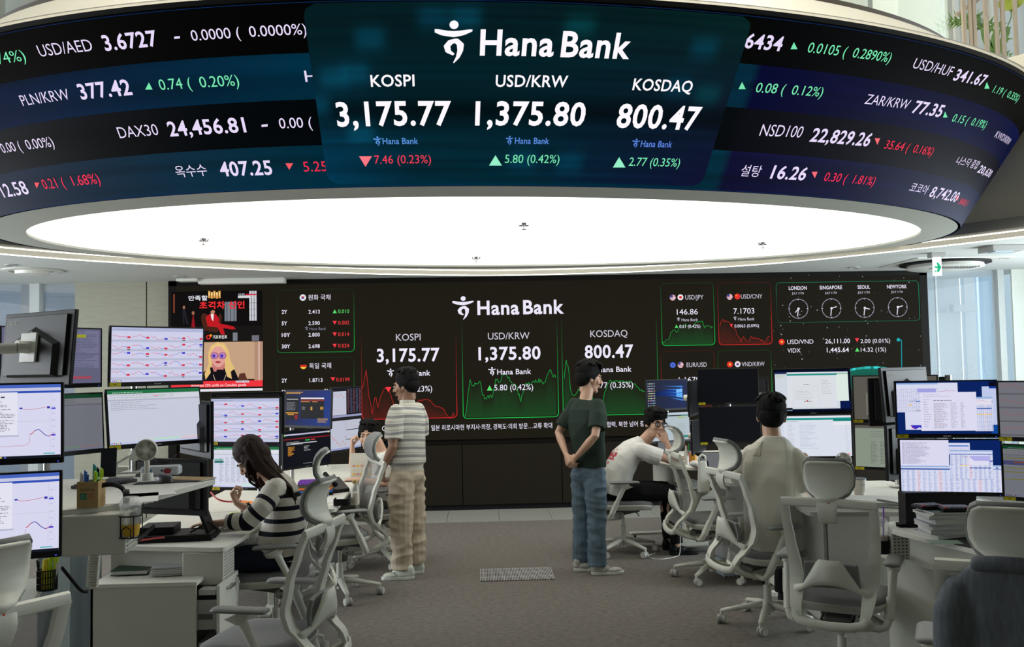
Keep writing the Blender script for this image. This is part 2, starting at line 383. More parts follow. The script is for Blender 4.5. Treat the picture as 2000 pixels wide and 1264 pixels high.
def rt(s, x0, y0, x1, y1, cap, col, b=0, L=1, box=None):
    t0, v0 = ruv(x0, y0); t1, v1 = ruv(x1, y1); xm, ym = (x0+x1)/2, (y0+y1)/2
    h = ruv(xm, ym-cap)[1]-ruv(xm, ym)[1]
    c.text(s, t0, t1, v0, h, col, L, b, v1=v1, box=(v0, v0+h) if box else None)
def tri(x0, x1, y0, y1, col, up, L=1):
    q = [(x0, y1), (x1, y1), ((x0+x1)/2, y0)] if up else [(x0, y0), ((x0+x1)/2, y1), (x1, y0)]
    c.poly([ruv(*p) for p in q], col, L)
B = .021; Tn = -.004
for a in [("2874%)", -28, 130, 53, 118, 23, GR, Tn), ("USD/AED", 80, 111, 183.5, 99, 24, WH, Tn), ("3.6727", 207, 99, 311, 89, 30, WH, B), ("0.0000 (  0.0000%)", 376, 80, 600, 67, 21, WH, 0),
    ("PLN/KRW", 46, 207, 139, 194, 22, WH, Tn), ("377.42", 160, 194, 260, 184.5, 30, WH, B), ("0.74 (  0.20%)", 314, 176, 468.6, 167, 21, GR, 0), ("H", 597, 160, 622, 159, 22, WH, 0),
    ("0.00 (  0.00%)", 7, 299, 108, 286, 20, WH, 0), ("DAX30", 235, 270, 311.5, 263.5, 22, WH, Tn), ("24,456.81", 333, 266, 482, 257.5, 28, WH, B), ("0.00 (", 547, 251, 611, 248.5, 20, WH, 0),
    ("12.58", 9, 385.5, 59, 378, 27, WH, B*.6), ("0.21 (  1.68%)", 88, 369.6, 198, 358, 20, RD, 0), ("407.25", 433, 344, 533.4, 340.6, 27, WH, B), ("5.25", 594, 335, 640, 334, 19, RD, 0),
    ("6434", 1452, 93, 1524, 99.5, 28, WH, B), ("0.0105 (  0.2890%)", 1575, 102, 1736, 122, 20, GR, 0), ("USD/HUF", 1780.5, 132.5, 1855, 149.5, 21, WH, Tn), ("341.67", 1860, 156, 1919, 168, 24, WH, B), ("1.19 (  0.35%)", 1937, 180, 1985.5, 199, 17, GR, 0),
    ("0.08 (  0.12%)", 1474, 180, 1603.7, 189, 19, GR, 0), ("ZAR/KRW", 1687, 202.5, 1771, 213.6, 20, WH, Tn), ("77.35", 1779, 219.5, 1835, 228.6, 25, WH, B), ("0.15 (  0.19%)", 1857, 237, 1922, 251, 17, GR, 0), ("KWD/KRW", 1941, 268, 1968, 284, 18, WH, Tn),
    ("NSD100", 1482, 265, 1563, 269, 23, WH, Tn), ("22,829.26", 1580, 275.7, 1694.7, 285.6, 26, WH, B), ("35.64 (  0.16%)", 1725, 289.6, 1818, 303.8, 17, RD, 0), ("20,630", 1907.5, 336, 1931, 347, 19, WH, B),
    ("16.26", 1503, 348, 1570, 352, 25, WH, B), ("0.30 (  1.81%)", 1607, 353, 1704.6, 362, 17, RD, 0), ("8,742.00", 1812.6, 383.7, 1864.8, 395, 22, WH, B*.6), ("304.00 ( 3", 1870.7, 397.5, 1886, 403, 14, RD, 0)]: rt(*a)
for a in [("옥수수", 346.6, 347, 407, 343, 23, WH, 0), ("나스닥 종합", 1864, 321, 1906, 331, 20, WH, 0), ("설탕", 1443.5, 344, 1482, 346, 23, WH, 0), ("코코아", 1773, 374, 1807, 380, 20, WH, 0)]: rt(*a, box=1)
c.poly([ruv(x, y) for x, y in ((340.6, 76), (351.6, 75), (351.6, 70.5), (340.6, 71.5))], WH, 1); c.poly([ruv(x, y) for x, y in ((511, 248), (523, 247), (523, 242.5), (511, 243.5))], WH, 1)
for a in [(284, 298.5, 161, 175, GR, 1), (67.5, 77.4, 356.6, 368, (250, 90, 100), 0), (557.7, 572.6, 319, 331.7, (250, 90, 100), 0), (1543.6, 1557, 82.3, 96, GR, 1), (1922, 1932, 160, 173, GR, 1), (1442, 1456, 160, 174, GR, 1), (1841, 1850, 217.6, 229.4, GR, 1),
    (1707.8, 1718.4, 270, 283, (255, 110, 120), 0), (1585, 1596.6, 335.4, 348, (255, 110, 120), 0), (1866, 1872.7, 383, 393, (250, 90, 100), 0)]: tri(*a)
W2 = (255, 250, 255)
for a in [("Hana", 937, 107, 1080, 109, 48, W2, .024), ("Bank", 1094, 110, 1228, 114, 48, W2, .024), ("KOSPI", 725, 169, 810, 168, 22, W2, .015), ("USD/KRW", 967.5, 169, 1107, 170, 22, W2, .015), ("KOSDAQ", 1234, 175.5, 1349, 180, 22, W2, .015),
    ("3,175.77", 660, 246, 880.6, 243.6, 45, W2, .024), ("1,375.80", 927.6, 243.6, 1139.7, 245, 44, W2, .024), ("800.47", 1201.5, 247.8, 1359.4, 253.3, 44, W2, .024),
    ("Hana Bank", 748, 281.4, 817, 281, 12, (90, 150, 225), .01), ("Hana Bank", 1005, 280.6, 1071.7, 281, 12, (90, 140, 225), .01), ("Hana Bank", 1249.7, 286.4, 1310.6, 287.7, 12, (90, 130, 225), .01),
    ("7.46 (0.23%)", 732, 319.5, 842, 318.5, 16, (236, 60, 84), 0), ("5.80 (0.42%)", 985.6, 318, 1091.4, 318.5, 16, GR, 0), ("2.77 (0.35%)", 1226.6, 323.4, 1325.3, 325.5, 16, GR, 0)]: rt(*a, L=3)
for a in [(701.6, 726.8, 305, 325.5, (255, 120, 130), 0), (955, 980, 303, 323, (150, 240, 200), 1), (1196.4, 1220.8, 306.6, 326.8, (150, 240, 200), 1)]: tri(*a, L=3)
for x0, x1, y0, y1, col in ((847, 926, 40, 123, W2), (729, 747, 266, 285, (90, 150, 225)), (987, 1003, 265, 283.5, (90, 140, 225)), (1233, 1249, 270.5, 289, (90, 130, 225))):
    a, b = ruv(x0, (y0+y1)/2), ruv(x1, (y0+y1)/2); lo, hi = ruv((x0+x1)/2, y1)[1], ruv((x0+x1)/2, y0)[1]; hana(c, a[0], b[0], lo, hi, col)
c.build('ticker_display', RP, M_LED, ring)
# sprinklers in the luminous panel
for i, (px, py) in enumerate([(397, 471), (1023, 441), (1490, 478), (930, 506)]):
    p = atz(px, py, 3.0); g = G().cyl(p+Vector((0, 0, .02)), p, .05, .045, 16).cyl(p, p-Vector((0, 0, .03)), .012).cyl(p-Vector((0, 0, .03)), p-Vector((0, 0, .034)), .022)
    tag(g.build('sprinkler', METAL), 'metal sprinkler head in the glowing oval panel, '+['leftmost of the four', 'topmost of the four', 'rightmost of the four', 'lowest of the four'][i], 'sprinkler', 'sprinklers of the luminous ceiling')
# ================================================================== UPPER LEVEL: glass, fins, plants
GLASS = mat('balustrade_glass', (.72, .85, .76), .04, trans=0, alpha=.28, spec=.6)
gl = ering('glass_balustrade', [lambda t: E_(grow(RIM, -.06), t, 4.63), lambda t: E_(grow(RIM, -.06), t, 5.78)], GLASS, None, t0=-3.0, t1=.3)
tag(gl, 'curved pale green glass balustrade standing on the oval ring', 'balustrade')
UPW = mat('upper_wall', (.74, .80, .72), .8)
p0, p1 = at(1570, 60, 12.3), at(1866, 60, 12.3)
struct(G().box((p0.x-4.2, 12.3, 6.6), (10.4+2*(p1.x-p0.x)-4.55, .1, 4)).build('wall_gallery', UPW))
FIN = mat('wood_fin', (.42, .34, .25), .55, noise_=.2, nscale=8, stretch=(4, 4, .6))
YF = 11.0
for i, (xa, xb) in enumerate([(1880, 1887), (1893.5, 1898), (1901, 1907), (1923, 1930), (1944, 1950), (1956, 1963), (1981, 1987)]):
    a, b = at(xa, 60, YF), at(xb, 60, YF)
    tag(G().box(((a.x+b.x)/2, YF, 6.4), (b.x-a.x, .035, 3.2)).build('wood_fin', FIN), ['leftmost', 'second', 'third', 'fourth (middle)', 'fifth', 'sixth', 'rightmost'][i]+' of the seven brown wooden fins before the gallery windows', 'fin', 'wooden fins before the upper windows')
a, b = at(1868, 30, YF+.3), at(1912, -2, YF+.3)
struct(G().tube([a, b], .03, 6).build('trim_gallery_rail', FIN))
wf = G(); 
for x in (1868, 1940, 2010): p = at(x, 60, 12.0); wf.box((p.x, 12.0, 6.6), (.06, .06, 3.4))
struct(wf.build('window_1', mat('pale_frame', (.6, .62, .6), .5)))
pane = G(); p = at(1868, 60, 12.05); q = at(2040, 60, 12.05); pane.box(((p.x+q.x)/2, 12.05, 6.6), (q.x-p.x, .02, 3.4))
struct(pane.build('window_pane_1', mat('clear_glass', (.8, .9, 1), .02, alpha=.12, spec=.5)))
FAC = mat('far_facade', (.62, .72, .80), .8, noise_=.1, nscale=.6, stretch=(3, 1, .3))
FACB = mat('far_facade_blue', (.20, .42, .66), .4)
q = at(1932, 50, 16)
tag(G().box((q.x, 16, 7.5), (.7, .6, 6)).build('distant_tower', FACB, bevel=.02), 'blue glazed tower outside the upper windows', 'building')
LEAF = mat('leaf_green', (.16, .30, .05), .5, noise_=.4, nscale=9); LEAFY = mat('leaf_yellow_green', (.42, .48, .06), .5, noise_=.3, nscale=9)
def palm(px, py, Y, n, L, label, seed):
    random.seed(seed); base = at(px, py, Y); r = root('palm_plant', label, 'plant', base)
    g = G(); stem = G()
    for i in range(n):
        a = 2*PI*i/n+random.uniform(-.3, .3); up = random.uniform(.5, 1.1); l = L*random.uniform(.7, 1.1)
        pts = [Vector((math.cos(a)*l*s*.8, math.sin(a)*l*s*.3, l*(up*s-.75*s*s))) for s in [k/8 for k in range(9)]]
        stem.tube(pts, [.008*(1-k/10) for k in range(9)], 5)
        for k in range(1, 9):
            p = pts[k]; d = (pts[k]-pts[k-1]).normalized(); w = d.cross(Vector((0, 1, .2))).normalized()
            for s in (-1, 1):
                tip = p+(w*s*.8+d*.6)*l*.22*(1-abs(k-4)/9); o = d*.018
                g.add([p-o, p+o, tip], [(0, 1, 2)])
    stem.tube([(0, 0, -.9), (0, 0, 0)], .02, 6)
    stem.build('stem', mat('stem_green', (.12, .2, .05), .6), r); f = g.build('foliage', LEAF, r, solid=.003)
palm(1905, 62, 11.6, 9, .62, 'feathery palm between the wooden fins at the gallery window', 3)
palm(1925, 118, 11.5, 7, .42, 'low palm fronds at the foot of the gallery window', 5)
r = root('broadleaf_plant', 'broad yellow-green leaf hanging at the top right gallery window', 'plant', at(1978, 5, 11.5))
g = G(); 
for (dx, dz, w, h, rr) in ((-.08, .02, .12, .16, .3), (.03, 0, .11, .18, -.4)):
    g.grid(lambda u, v: ((dx+(u-.5)*2*w*math.sin(PI*(v*.94+.03)), .04*math.cos(u*PI), dz-h*(v-.3)-.1*rr*u)), 6, 8)
g.build('foliage', LEAFY, r, smooth=True, solid=.004)
G().tube([(0, .01, .1), (-.02, .02, -.2), (-.18, .02, -.55)], .008, 6).build('stem', mat('stem_green', (.12, .2, .05)), r)
r = root('leafy_shrub', 'dark upright leaves behind the right wooden fins', 'plant', at(1942, 112, 11.5)); g = G()
for a in (-.3, .1, .5): g.grid(lambda u, v: (a*v*.5+(u-.5)*.11*math.sin(PI*(v*.95+.02)), .02, .42*v), 4, 8)
g.build('foliage', LEAF, r, solid=.004); G().cyl((0, 0, -.4), (0, 0, .05), .012).build('stem', mat('stem_green', (.12, .2, .05)), r)
# gallery ledge on the right and the dark slab with perforated panel top left
a = at(1868, 118, 10.4)
struct(G().box((a.x+3.4, 11.3, 4.80), (6.4, 1.6, .14)).build('trim_ledge', CREAM))
g = G(); A = at(-60, 60, 10.2); Bq = at(128, -10, 10.2)
struct(G().box((-7.2, 10.6, 6.6), (4.4, .3, 3.6)).build('wall_gallery_left', mat('taupe_panel', (.13, .13, .11), .6)))
g = G(); 
for i in range(26):
    for j in range(14): g.box((-8.1+i*.075+.03*(j % 2), 10.44, 6.05+j*.06), (.035, .02, .03))
g.build('perforation', BLACKM).name = 'wall_perforation'; bpy.data.objects['wall_perforation']['kind'] = 'structure'
# ================================================================== SIDE WINDOWS
LOUV = mat('blue_louvre_facade', (.075, .125, .18), .6, noise_=.12, nscale=2)
g = G()
for k in range(40): g.box((-7.4, 13.1+.02*(k % 2), .15+k*.085), (4.9, .05, .0845), R=Matrix.Rotation(.05, 3, 'Y'))
tag(g.build('louvred_facade', LOUV), 'blue-grey louvred wall of the next building outside the left window', 'building')
FRM = mat('window_frame_grey', (.46, .49, .47), .4, noise_=.05, nscale=20)
g = G()
for xa, xb in ((58, 77), (-60, -40)): p, q = at(xa, 600, 11.45), at(xb, 600, 11.45); g.box(((p.x+q.x)/2, 11.5, 1.5), (q.x-p.x, .12, 3.0))
p, q = at(41, 600, 11.55), at(57, 600, 11.55); g.box(((p.x+q.x)/2, 11.58, 1.5), (q.x-p.x, .06, 3.0), 1)
g.box((-6.8, 11.5, 1.86), (3.5, .08, .05)); 
struct(g.build('window_2', [FRM, DGREY]))
struct(G().box((-6.8, 11.52, 1.5), (3.5, .015, 3)).build('window_pane_2', MATS['clear_glass']))
FACW = mat('white_facade', (.80, .88, .90), .8, noise_=.10, nscale=.9, stretch=(5, 1, .2))
g = G()
for i, (xa, xb, d, mi) in enumerate([(1800, 1829, 0, 2), (1829, 1884, .06, 0), (1884, 1890, .2, 2), (1890, 1912, .03, 0), (1912, 1932, .25, 1), (1932, 1956, .1, 3), (1956, 2100, .5, 0)]):
    p, q = at(xa, 600, 12.6), at(xb, 600, 12.6); g.box(((p.x+q.x)/2, 12.7+d, 2), (q.x-p.x-.004, .1, 4.2), mi)
p, q = at(1860, 602, 12.6), at(1905, 602, 12.6); g.box(((p.x+q.x)/2, 12.62, p.z), (q.x-p.x, .12, .10), 0)
p, q = at(1829, 606, 12.6), at(1850, 606, 12.6); g.box(((p.x+q.x)/2, 12.62, p.z), (q.x-p.x, .12, .05), 2)
tag(g.build('white_facade', [FACW, mat('facade_sky', (.55, .74, .86), .5), mat('facade_grey', (.55, .66, .70), .7), mat('facade_blue', (.30, .52, .68), .4)]), 'pale panelled building seen through the bright right window', 'building')
g = G(); p, q = at(1945, 600, 11.5), at(1957, 600, 11.5); g.box(((p.x+q.x)/2, 11.5, 1.5), (q.x-p.x, .14, 3.0))
p, q = at(1827, 600, 11.6), at(1830, 600, 11.6); g.box(((p.x+q.x)/2, 11.6, 1.5), (.02, .04, 3.0))
struct(g.build('window_3', FRM)); a = at(1948, 600, 11.5).x
struct(G().box(((5.86+a)/2, 11.5, 1.5), (a-5.86, .015, 3)).build('window_pane_3', MATS['clear_glass']))
BLD = mat('roller_blind', (.70, .74, .66), .9, noise_=.04, nscale=3, stretch=(1, 1, 6))
struct(G().box((a+1.1, 11.42, 1.5), (1.9, .03, 3.0)).build('wall_right_blind', BLD))
struct(G().box((0, 13.8, -.2), (20, 4.5, .1)).build('outside_ground', PLASTER))
# ================================================================== CEILING FITTINGS
def onceil(px, py): return atz(px, py, ZC)
p = onceil(64, 528); g = G().lathe([(.30, 0), (.31, -.015), (.24, -.02), (.235, -.004), (.18, -.004), (.17, -.045), (.02, -.06)], p, 32)
tag(g.build('ceiling_vent', LAMI, smooth='auto'), 'round white air diffuser in the ceiling above the left window', 'air vent')
p = onceil(1845, 512); r = root('air_conditioner', 'round cassette air conditioner in the ceiling beside the exit sign', 'air conditioner', p)
g = G().box((0, 0, -.004), (1.15, 1.0, .012)); g.build('panel', LAMI, r, bevel=.003)
G().lathe([(.50, -.01), (.50, -.03), (.42, -.035), (.42, -.01)], n=40).build('slot', BLACKM, r)
g = G().lathe([(.41, -.02), (.43, -.07), (.38, -.085), (.01, -.095)], n=40); g.build('cover', WHITE, r, smooth='auto')
g = G(); [g.box((-.25+.035*k, -.22, -.083), (.012, .22, .02)) for k in range(15)]; g.build('grille', GREYP, r)
p = onceil(1955, 481); r = root('detector_box', 'grey boxed ceiling sensor near the right end of the light lines', 'sensor', p)
G().box((0, 0, -.03), (.34, .28, .06)).build('housing', GREYP, r, bevel=.008); G().box((-.03, -.05, -.065), (.20, .13, .012)).build('lens', mat('pale_blue_plastic', (.5, .6, .68), .3), r)
r = root('exit_sign', 'hanging lit sign with a green arrow below the ceiling on the right', 'sign', onceil(1829, 494)+Vector((0, 0, 0)))
G().box((0, 0, -.025), (.16, .10, .05)).build('mount', GREYP, r, bevel=.004)
yy = r.location.y; A, B2 = at(1821.5, 498, yy), at(1837.5, 498, yy); w = B2.x-A.x; h = 37/1750*yy
G().box((.0, 0, -.05-h/2), (w, .02, h)).build('plate', mat('sign_white', (.8, .8, .8), emis=(.85, .82, .95), estr=.9), r)
c = Canvas(.001); c.poly([(-.3, .05), (0, .0), (-.1, .36), (.1, .36), (.42, -.04), (.14, -.48), (-.12, -.48), (0, -.16), (-.34, -.10)], (20, 190, 130)); c.poly([(-.35, -.3), (-.15, -.32), (-.15, -.55), (-.35, -.52)], (150, 220, 190))
c.build('arrow', lambda u, v, L: Vector((u*w*1.1, -.0115-L*.0004, -.05-h/2+v*h*.62)), M_SCREEN, r)
for i, (px, py, rr, l) in enumerate([(21, 517, .06, 'left of the round diffuser'), (350, 540, .07, 'above the left end of the wall display'), (1668, 522, .07, 'above the right part of the wall display'), (1962, 503, .06, 'right of the air conditioner')]):
    p = onceil(px, py); g = G().lathe([(rr, 0), (rr, -.012), (rr*.8, -.014), (rr*.75, -.002), (.01, -.002)], p, 20)
    tag(g.build('recessed_downlight', GREYP, smooth='auto'), 'small unlit recessed downlight in the ceiling '+l, 'downlight', 'ceiling downlights')
p = onceil(400, 548); q = onceil(560, 544)
r = root('projection_screen_case', 'long pale box hanging from the ceiling over the left end of the wall display', 'case', (p+q)/2+Vector((0, -.15, 0)))
G().box((0, 0, -.035), ((q-p).length, .14, .07)).build('case', LAMI, r, bevel=.01); G().box((-(q-p).length/2-.12, -.05, -.02), (.25, .16, .035)).build('end_bracket', WHITE, r, bevel=.004)
# ================================================================== VIDEO WALL
vw = root('video_wall', 'wall-wide dark video wall showing market figures, charts and four world clocks', 'video wall', ((X0+X1)/2, YW, 0))
OX = (X0+X1)/2
zb = at(1000, 856, YW).z; zt = at(1000, 550, YW).z
g = G()
FR = mat('display_frame', (.006, .005, .004), .6, spec=.1)
g.box((0, .03, (ZT+zt)/2), (X1-X0, .14, ZT-zt)); g.box((X0+.05-OX, .03, 1.5), (.10, .14, 2.96)); g.box((X1-.05-OX, .03, 1.5), (.10, .14, 2.96))
g.build('frame', FR, vw)
PNL = mat('lower_panel_brown', (.014, .011, .007), .7, spec=.1, noise_=.08, nscale=200)
xs = [X0+.1]+[at(x, 900, YW).x for x in (500, 700, 903, 1097, 1290, 1480, 1670)]+[X1-.1]
for a, b in zip(xs, xs[1:]): G().box(((a+b)/2-OX, .02, (.07+zb-.07)/2+.0), (b-a-.010, .06, zb-.14)).build('lower_panel', PNL, vw, bevel=.002)
G().box((0, .03, zb-.033), (X1-X0-.2, .06, .05)).build('ledge', FR, vw); G().box((0, .06, .035), (X1-X0-.2, .04, .07)).build('plinth', BLACKM, vw)
c = Canvas()
u = lambda x, y: (lambda p: (p.x-OX, p.z))(at(x, y, YW))
c.rect(X0+.1-OX, zb, X1-.1-OX, zt, (28, 25, 17), 0)  # room light on the dark screen painted into its emitted brown
def wt(s, x0, x1, yb, cap, col=(238, 232, 250), b=0, L=3, box=None):
    p, q = u(x0, yb), u(x1, yb); z = u((x0+x1)/2, yb)[1]; h = cap/F*YW
    c.text(s, p[0], q[0], z, h, col, L, b, box=(z, z+h) if box else None)
def wtri(x0, x1, y0, y1, up, col=None):
    col = col or ((90, 225, 110) if up else (250, 60, 70)); a, b = u(x0, y1), u(x1, y0)
    m = (a[0]+b[0])/2
    c.poly([(a[0], a[1]), (b[0], a[1]), (m, b[1])] if up else [(a[0], b[1]), (m, a[1]), (b[0], b[1])], col, 3)
def whana(x0, x1, y0, y1, col=(238, 232, 250)): a, b = u(x0, y1), u(x1, y0); hana(c, a[0], b[0], a[1], b[1], col)
BG = (28, 25, 17)
def panel(x0, x1, y0, y1, col, bot=1.0, top=.15, rise=1.0, glow=.0, left=.6):
    a, b = u(x0, y1), u(x1, y0); r = .05; w = .008
    def seg(pts, k0, k1):
        n = len(pts)-1
        for i, (p, q) in enumerate(zip(pts, pts[1:])):
            ca, cb = mixc(BG, col, k0+(k1-k0)*i/n), mixc(BG, col, k0+(k1-k0)*(i+1)/n)
            dx, dy = q[0]-p[0], q[1]-p[1]; l = math.hypot(dx, dy) or 1; nx, ny = -dy/l*w/2, dx/l*w/2
            c.poly([(p[0]+nx, p[1]+ny), (p[0]-nx, p[1]-ny), (q[0]-nx, q[1]-ny), (q[0]+nx, q[1]+ny)], [ca, ca, cb, cb], 2)
    arc = lambda cx, cz, a0: [(cx+r*math.cos(a0+PI/2*i/5), cz+r*math.sin(a0+PI/2*i/5)) for i in range(6)]
    seg(arc(a[0]+r, a[1]+r, PI)[::1]+arc(b[0]-r, a[1]+r, 1.5*PI), bot*left+.1, bot)
    V = lambda x, z0, z1: [(x, z0+(z1-z0)*i/8) for i in range(9)]
    seg(V(b[0], a[1]+r, b[1]-r), bot, top); seg(V(a[0], a[1]+r, b[1]-r), bot*left, top*.8)
    if rise: seg(arc(b[0]-r, b[1]-r, 0)+arc(a[0]+r, b[1]-r, PI/2), top, top*.6)
    if glow:
        n = 8; zt_ = a[1]+(b[1]-a[1])*.45
        for i in range(n):
            z0, z1 = a[1]+.01+(zt_-a[1])*i/n, a[1]+.01+(zt_-a[1])*(i+1)/n; k0, k1 = glow*(1-i/n), glow*(1-(i+1)/n)
            c.poly([(a[0]+.01, z0), (b[0]-.01, z0), (b[0]-.01, z1), (a[0]+.01, z1)], [mixc(BG, col, k0)]*2+[mixc(BG, col, k1)]*2, .5)
def chart(pts, col, y1, amp=.012, seed=1, w=.007, fill=.24, x1=None):
    random.seed(seed); P = []
    for (xa, ya), (xb, yb) in zip(pts, pts[1:]):
        n = max(2, int(abs(xb-xa)/1.6))
        for i in range(n): k = i/n; P.append((xa+(xb-xa)*k, ya+(yb-ya)*k+random.uniform(-1, 1)*amp*420))
    P.append(pts[-1]); Q = [u(*p) for p in P]; zb_ = u(P[0][0], y1)[1]
    for p, q in zip(Q, Q[1:]):
        k = lambda z: min(.5, fill*max(0, (z-zb_))/.6)
        c.poly([(p[0], zb_), (q[0], zb_), q, p], [mixc(BG, col, fill), mixc(BG, col, fill), mixc(BG, col, .02), mixc(BG, col, .02)], 1)
    c.line(Q, w, mixc(BG, col, .72), 2)
GG, RR, TE = (20, 200, 80), (225, 40, 40), (20, 150, 110)
whana(883, 927, 579, 625); wt('Hana', 932.5, 1014, 614.5, 26, b=.025); wt('Bank', 1021.5, 1101, 613, 26, b=.025)
GL = (205, 200, 215)
wt('KOSPI', 774, 822, 665.5, 13, GL); wt('3,175.77', 737, 859, 706, 24.5, b=.022); whana(756.5, 771, 720, 737); wt('Hana Bank', 774, 841, 734, 10, b=.012)
wtri(753.5, 765.3, 756, 766.3, 0); wt('7.46 (0.23%)', 769, 844.5, 765, 11)
wt('USD/KRW', 953, 1034, 663, 13, GL); wt('1,375.80', 934.6, 1055.4, 702.3, 24, b=.022); whana(953, 969, 717, 734.6); wt('Hana Bank', 971, 1037, 731, 10, b=.012)
wtri(950.8, 961.5, 752.6, 763, 1); wt('5.80 (0.42%)', 965.4, 1040.8, 762, 11)
wt('KOSDAQ', 1152, 1224.4, 658.3, 13, GL); wt('800.47', 1141.4, 1236, 698.6, 24, b=.022); whana(1148, 1163, 711, 728); wt('Hana Bank', 1166, 1232.3, 726.5, 10, b=.012)
wtri(1146, 1157, 749, 759, 1); wt('2.77 (0.35%)', 1160, 1235.3, 757.5, 11)
panel(708.3, 890.4, 646, 819, RR, .95, .1, 0, .0, .95); panel(905, 1086.5, 620, 817.5, GG, 1, .12, 0, .0, 1); panel(1099.6, 1280, 615, 812, GG, 1, .12, 0, .0, 1)
chart([(709, 760), (712, 745), (716, 722), (719, 750), (722, 778), (725, 788), (728, 808), (732, 780), (735, 775), (739, 796), (744, 775), (750, 762), (756, 756), (762, 765), (770, 790), (790, 800), (820, 782), (835, 780), (842, 784), (852, 794), (860, 796), (868, 800), (874, 812), (880, 817), (886, 806), (889, 812)], RR, 817, .004, 3)
chart([(908, 812), (911, 800), (914, 765), (918, 745), (924, 752), (932, 750), (938, 748), (943, 770), (948, 780), (955, 775), (962, 772), (968, 740), (975, 745), (984, 730), (988, 735), (994, 740), (1000, 750), (1008, 752), (1012, 768), (1017, 782), (1024, 755), (1034, 748), (1044, 745), (1052, 743), (1062, 748), (1068, 735), (1074, 725), (1080, 733), (1085, 738)], GG, 815, .01, 5)
chart([(1101, 740), (1105, 705), (1110, 722), (1114, 765), (1120, 775), (1130, 760), (1150, 770), (1166, 790), (1174, 800), (1180, 765), (1190, 745), (1210, 745), (1230, 746), (1240, 752), (1250, 762), (1262, 768), (1278, 772)], GG, 810, .006, 9)
wt('GO', 747, 765, 841, 9); wt('일본 히로시마현 부지사·의장, 경북도·의회 방문…교류 확대', 842.5, 1078, 839, 11.5, box=1); wt('보협력, 북한 넘어 중', 1175, 1257, 834, 11.5, box=1); wt('되나', 1342, 1362, 831, 11, box=1); wt('국', 768, 778, 840, 11, box=1)
# bond tables
panel(543.5, 692, 565, 689.5, GG, .85, .12, 1, 0, .3); panel(543.5, 692, 697.5, 846, GG, .85, .12, 1, 0, .3)
def flag(x, y, kind, r=6.2):
    p = u(x, y); R_ = r/F*YW; W_ = (235, 235, 240)
    if kind == 'kr':
        c.disc(*p, R_, R_, W_, 2); c.disc(*p, R_*.45, R_*.45, (205, 50, 60), 3)
        c.poly([(p[0]+R_*.45*math.cos(-PI*i/10-.4), p[1]+R_*.45*math.sin(-PI*i/10-.4)) for i in range(11)], (30, 70, 170), 4)
        for a in (.7, 2.4, 3.9, 5.5): c.rect(p[0]+R_*.72*math.cos(a)-R_*.12, p[1]+R_*.72*math.sin(a)-R_*.08, p[0]+R_*.72*math.cos(a)+R_*.12, p[1]+R_*.72*math.sin(a)+R_*.08, (40, 40, 40), 3)
    if kind == 'jp': c.disc(*p, R_, R_, W_, 2); c.disc(*p, R_*.5, R_*.5, (225, 40, 50), 3)
    if kind in ('cn', 'vn'):
        c.disc(*p, R_, R_, (228, 50, 45), 2); k = R_*(.5 if kind == 'vn' else .25); o = (0, 0) if kind == 'vn' else (-R_*.4, R_*.35)
        c.poly([(p[0]+o[0]+(k if i % 2 == 0 else k*.42)*math.cos(PI/2+PI*i/5), p[1]+o[1]+(k if i % 2 == 0 else k*.42)*math.sin(PI/2+PI*i/5)) for i in range(10)], (250, 215, 50), 3)
    if kind == 'us':
        c.disc(*p, R_, R_, W_, 2)
        for i in range(4): z = p[1]+R_*(.75-i*.45); h = math.sqrt(max(.01, 1-((z-p[1])/R_)**2))*R_; c.rect(p[0]-h, z-R_*.1, p[0]+h, z+R_*.1, (200, 60, 80), 3)
        c.poly([(p[0]+R_*math.cos(PI/2+PI/2*i/6), p[1]+R_*math.sin(PI/2+PI/2*i/6)) for i in range(7)]+[p], (60, 70, 150), 4)
    if kind == 'eu':
        c.disc(*p, R_, R_, (50, 90, 200), 2); [c.disc(p[0]+R_*.6*math.cos(a*PI/4), p[1]+R_*.6*math.sin(a*PI/4), R_*.08, R_*.08, (250, 220, 60), 3, 6) for a in range(8)]
    if kind == 'de':
        for k, cc in enumerate(((20, 20, 20), (210, 40, 40), (240, 200, 60))):
            a0, a1 = [(math.asin(.33), PI/2), (math.asin(-.33), math.asin(.33)), (-PI/2, math.asin(-.33))][k]
            rt_ = [(p[0]+R_*math.cos(a0+(a1-a0)*i/6), p[1]+R_*math.sin(a0+(a1-a0)*i/6)) for i in range(7)]; c.poly(rt_+[(2*p[0]-x, z) for x, z in rt_[::-1]], cc, 2)
flag(593, 582, 'kr'); wt('원화 국채', 603.5, 646.6, 587, 11, box=1); flag(594, 714.7, 'de'); wt('독일 국채', 605.6, 648, 720, 11, box=1)
for lab, x1, val, chg, yb, up in (('2Y', 562.5, '2.413', '0.010', 613, 1), ('5Y', 562.5, '2.590', '0.002', 635.3, 0), ('10Y', 568.5, '2.800', '0.014', 657.7, 0), ('30Y', 568.5, '2.698', '0.024', 680, 0)):
    wt(lab, 552, x1, yb+.4, 7, b=.02); wt(val, 604, 626, yb, 7, b=.008); wtri(651, 659, yb-8, yb-.5, up); wt(chg, 661.8, 683, yb-1, 7, (90, 215, 110) if up else (240, 60, 66))
whana(597, 604, 638, 646.5, (130, 130, 150)); wt('Hana Bank', 606, 638, 645, 5, (130, 130, 150))
wt('2Y', 552, 562.5, 746.8, 7, b=.02); wt('1.8713', 606, 631.4, 746, 7, b=.008); wtri(647, 656, 737, 744.5, 0); wt('0.0199', 658, 684, 745, 7, (240, 60, 66)); wt('5Y', 552, 562.5, 769, 7, b=.02)
